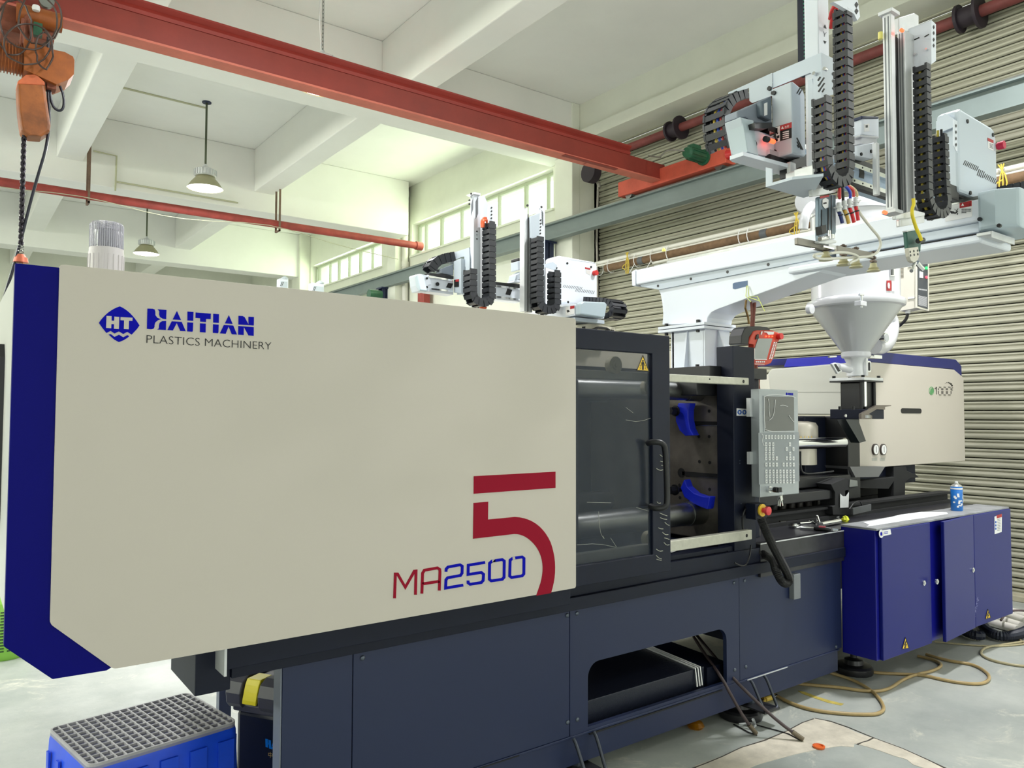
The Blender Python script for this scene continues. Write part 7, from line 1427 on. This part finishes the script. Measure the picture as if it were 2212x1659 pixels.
MB().tube([at(x, y, Z=.004) for x, y in fg([(1195, 590), (1350, 632), (1500, 672), (1620, 710), (1770, 790)])], .003, n=6).solo('dark_wire', ink, 'thin dark wire stretched to the end of the longer rod', 'wire')
q_ = MB(); random.seed(12)
q_.tube([at(x, y, Z=.012) for x, y in fg([(960, 578), (1060, 570), (1140, 565), (1190, 590), (1150, 620), (1170, 660)])], .005, n=6, smooth=1).tube([at(*fg([(1150, 520)])[0], Z=.04), at(*fg([(1165, 570)])[0], Z=.01)], .008, n=6).solo('film_scrap', mat('film_clear', (236, 240, 242), .2, trans=.5), 'crumpled clear film scrap beside the round levelling foot', 'film')
# amber glass piece
am = mat('amber_glass', (214, 140, 30), .08, trans=.7)
p = at(1503, 1572, Z=0); q_ = MB().lathe((p.x, p.y, 0), [(.035, 0), (.042, .012), (.03, .03), (.012, .038), (.016, .05), (.006, .056), (0, .056)], n=12); q_.tube([at(*fg([(340, 560)])[0], Z=.02), at(*fg([(280, 520)])[0], Z=.016), at(*fg([(235, 490)])[0], Z=.012)], .012, n=8)
q_.solo('amber_drop', am, 'shiny amber translucent lump on the floor below the base', 'plastic lump', smooth=25)
p = at(*fg([(2020, 893)])[0], Z=0); MB().lathe((p.x, p.y, .0015), [(.026, 0), (.027, .008), (.02, .009), (.018, .004), (0, .004)], n=22).solo('bottle_cap', mat('cap_orange', (222, 104, 44), .35), 'orange bottle cap lying on the bare concrete', 'cap')
struct(MB().poly([at(*crop7(x, y), Z=0) for x, y in ((445, 1205), (480, 1210), (560, 1240), (640, 1265), (715, 1282), (700, 1292), (620, 1275), (540, 1248), (470, 1222))], (0, 0, .0015)), 'floor_yellow_marking', mat('marking_yellow', (196, 176, 84), .8, noise=.3, nscale=20))
b_ = box(2.55, 4.4, 3.85, 4.9, 0, 1.98).build('machine_body', mat('cream_plastic', (226, 220, 200)), thb)
# ---- far left: green jug and storage rack glimpsed past the blue edge
p = at(20, 1424, Z=0); s_ = 5.0
gj = thing('chemical_jug', (p.x-.02, p.y+.1, 0), 'bright green plastic jug standing on the floor behind the blue edge', 'jug')
gr_ = mat('jug_green', (150, 214, 84), .3, trans=.25); xj, yj = p.x-.02, p.y+.1
MB().lathe((xj, yj, 0), [(.125, 0), (.135, .02), (.135, .30), (.12, .34), (.06, .38), (.035, .40), (.035, .43), (0, .43)], n=32).build('jug_body', gr_, gj, smooth=35)
MB().cyl((xj, yj, .43), (xj, yj, .465), .042, n=20).build('jug_cap', mat('cap_white_green', (210, 226, 200), .4), gj, smooth=40)
b_ = MB(); random.seed(14)
for k in range(14):
    z = .06+k*.018
    for j in range(6):
        a = -2.6+j*.28; b_.box(-.001, .0012, -.014*random.uniform(.4, 1), .014, -.004, .004, M=Matrix.Translation((xj+.1352*math.cos(a), yj+.1352*math.sin(a), z)) @ Matrix.Rotation(a, 4, 'Z'))
b_.build('jug_print', mat('print_dark_green', (30, 70, 30), .5), gj)
rk = thing('storage_rack', (-.9, 11, 0), 'blue-framed storage rack with bins, sliver at the left picture edge', 'rack')
rb = mat('rack_blue', (50, 110, 200), .45)
for x in (-1.9, -.14):
    for y in (10.6, 11.3): box(x-.025, x+.025, y-.025, y+.025, 0, 1.85).build('upright', rb, rk)
for z in (.25, .7, 1.15, 1.45, 1.75): MB().box(-1.92, -.11, 10.57, 11.33, z, z+.035).build('shelf', rb, rk)
random.seed(21)
for z in (.285, .735, 1.185, 1.485):
    for k in range(6): w = .24; x = -1.88+k*.29; h = random.uniform(.16, .26); box(x, x+w, 10.62, 11.2, z+.001, z+h).build('bin', mat(('bin_black', 'bin_grey', 'bin_tan')[random.randrange(3)], ((36, 38, 42), (176, 180, 184), (190, 168, 140))[random.randrange(3)], .5), rk, bevel=.008)
nbd = box(-1.6, -.15, 21.30, 21.36, 1.9, 3.3).solo('notice_board', mat('board_brown', (104, 92, 84), .6, noise=.3), 'dark brown board on the far wall at the left edge', 'board')
# ---- arm tops of robots in the farthest bay and green light over the rail
for i, (x0, y0, x1, y1, Y, lab) in enumerate(((601, 604, 621, 660, 12.9, 'top of a white robot arm far behind the cover, the left one'), (671, 614, 698, 670, 11.4, 'pair of white arm tops standing before the far windows'))):
    a, c2 = at(x0, y1, Y=Y), at(x1, y0, Y=Y); t = thing('robot_arm_tops', ((a.x+c2.x)/2, Y, 0), lab, 'robot')
    MB().box(a.x, c2.x, Y-.05, Y+.10, 0, c2.z).build('arm_post', white, t, bevel=.01); MB().box(a.x+.02, c2.x-.02, Y-.054, Y-.05, c2.z-.3, c2.z-.05).build('arm_cover', white2, t)
    slots(t, [[(x0+4+k*3, y0+14), (x0+8+k*3, y0+5), (x0+9.2+k*3, y0+5), (x0+5.2+k*3, y0+14)] for k in range(2)], 'Y', Y-.0546)
    MB().lathe((c2.x-.05, Y, c2.z), [(.06, 0), (.06, .02), (.02, .05), (0, .05)], n=14).build('arm_cap', white2, t)
p = at(812, 637, Y=12.4); MB().cyl((p.x-.14, 12.4, p.z), (p.x+.10, 12.4, p.z), .085, n=18).box(p.x-.1, p.x+.05, 12.36, 12.44, 0, p.z-.05).solo('green_motor_unit', green, 'dark green motor unit peeking over the cover below the grey rail', 'motor', smooth=40)
p0, p1 = at(908, 655, X=6.62), at(918, 620, X=6.62); MB().box(6.6, 6.72, p1.y, p0.y+.06, 0, p1.z).solo('red_post', piper, 'rusty red post beneath the grey crane rail', 'post')
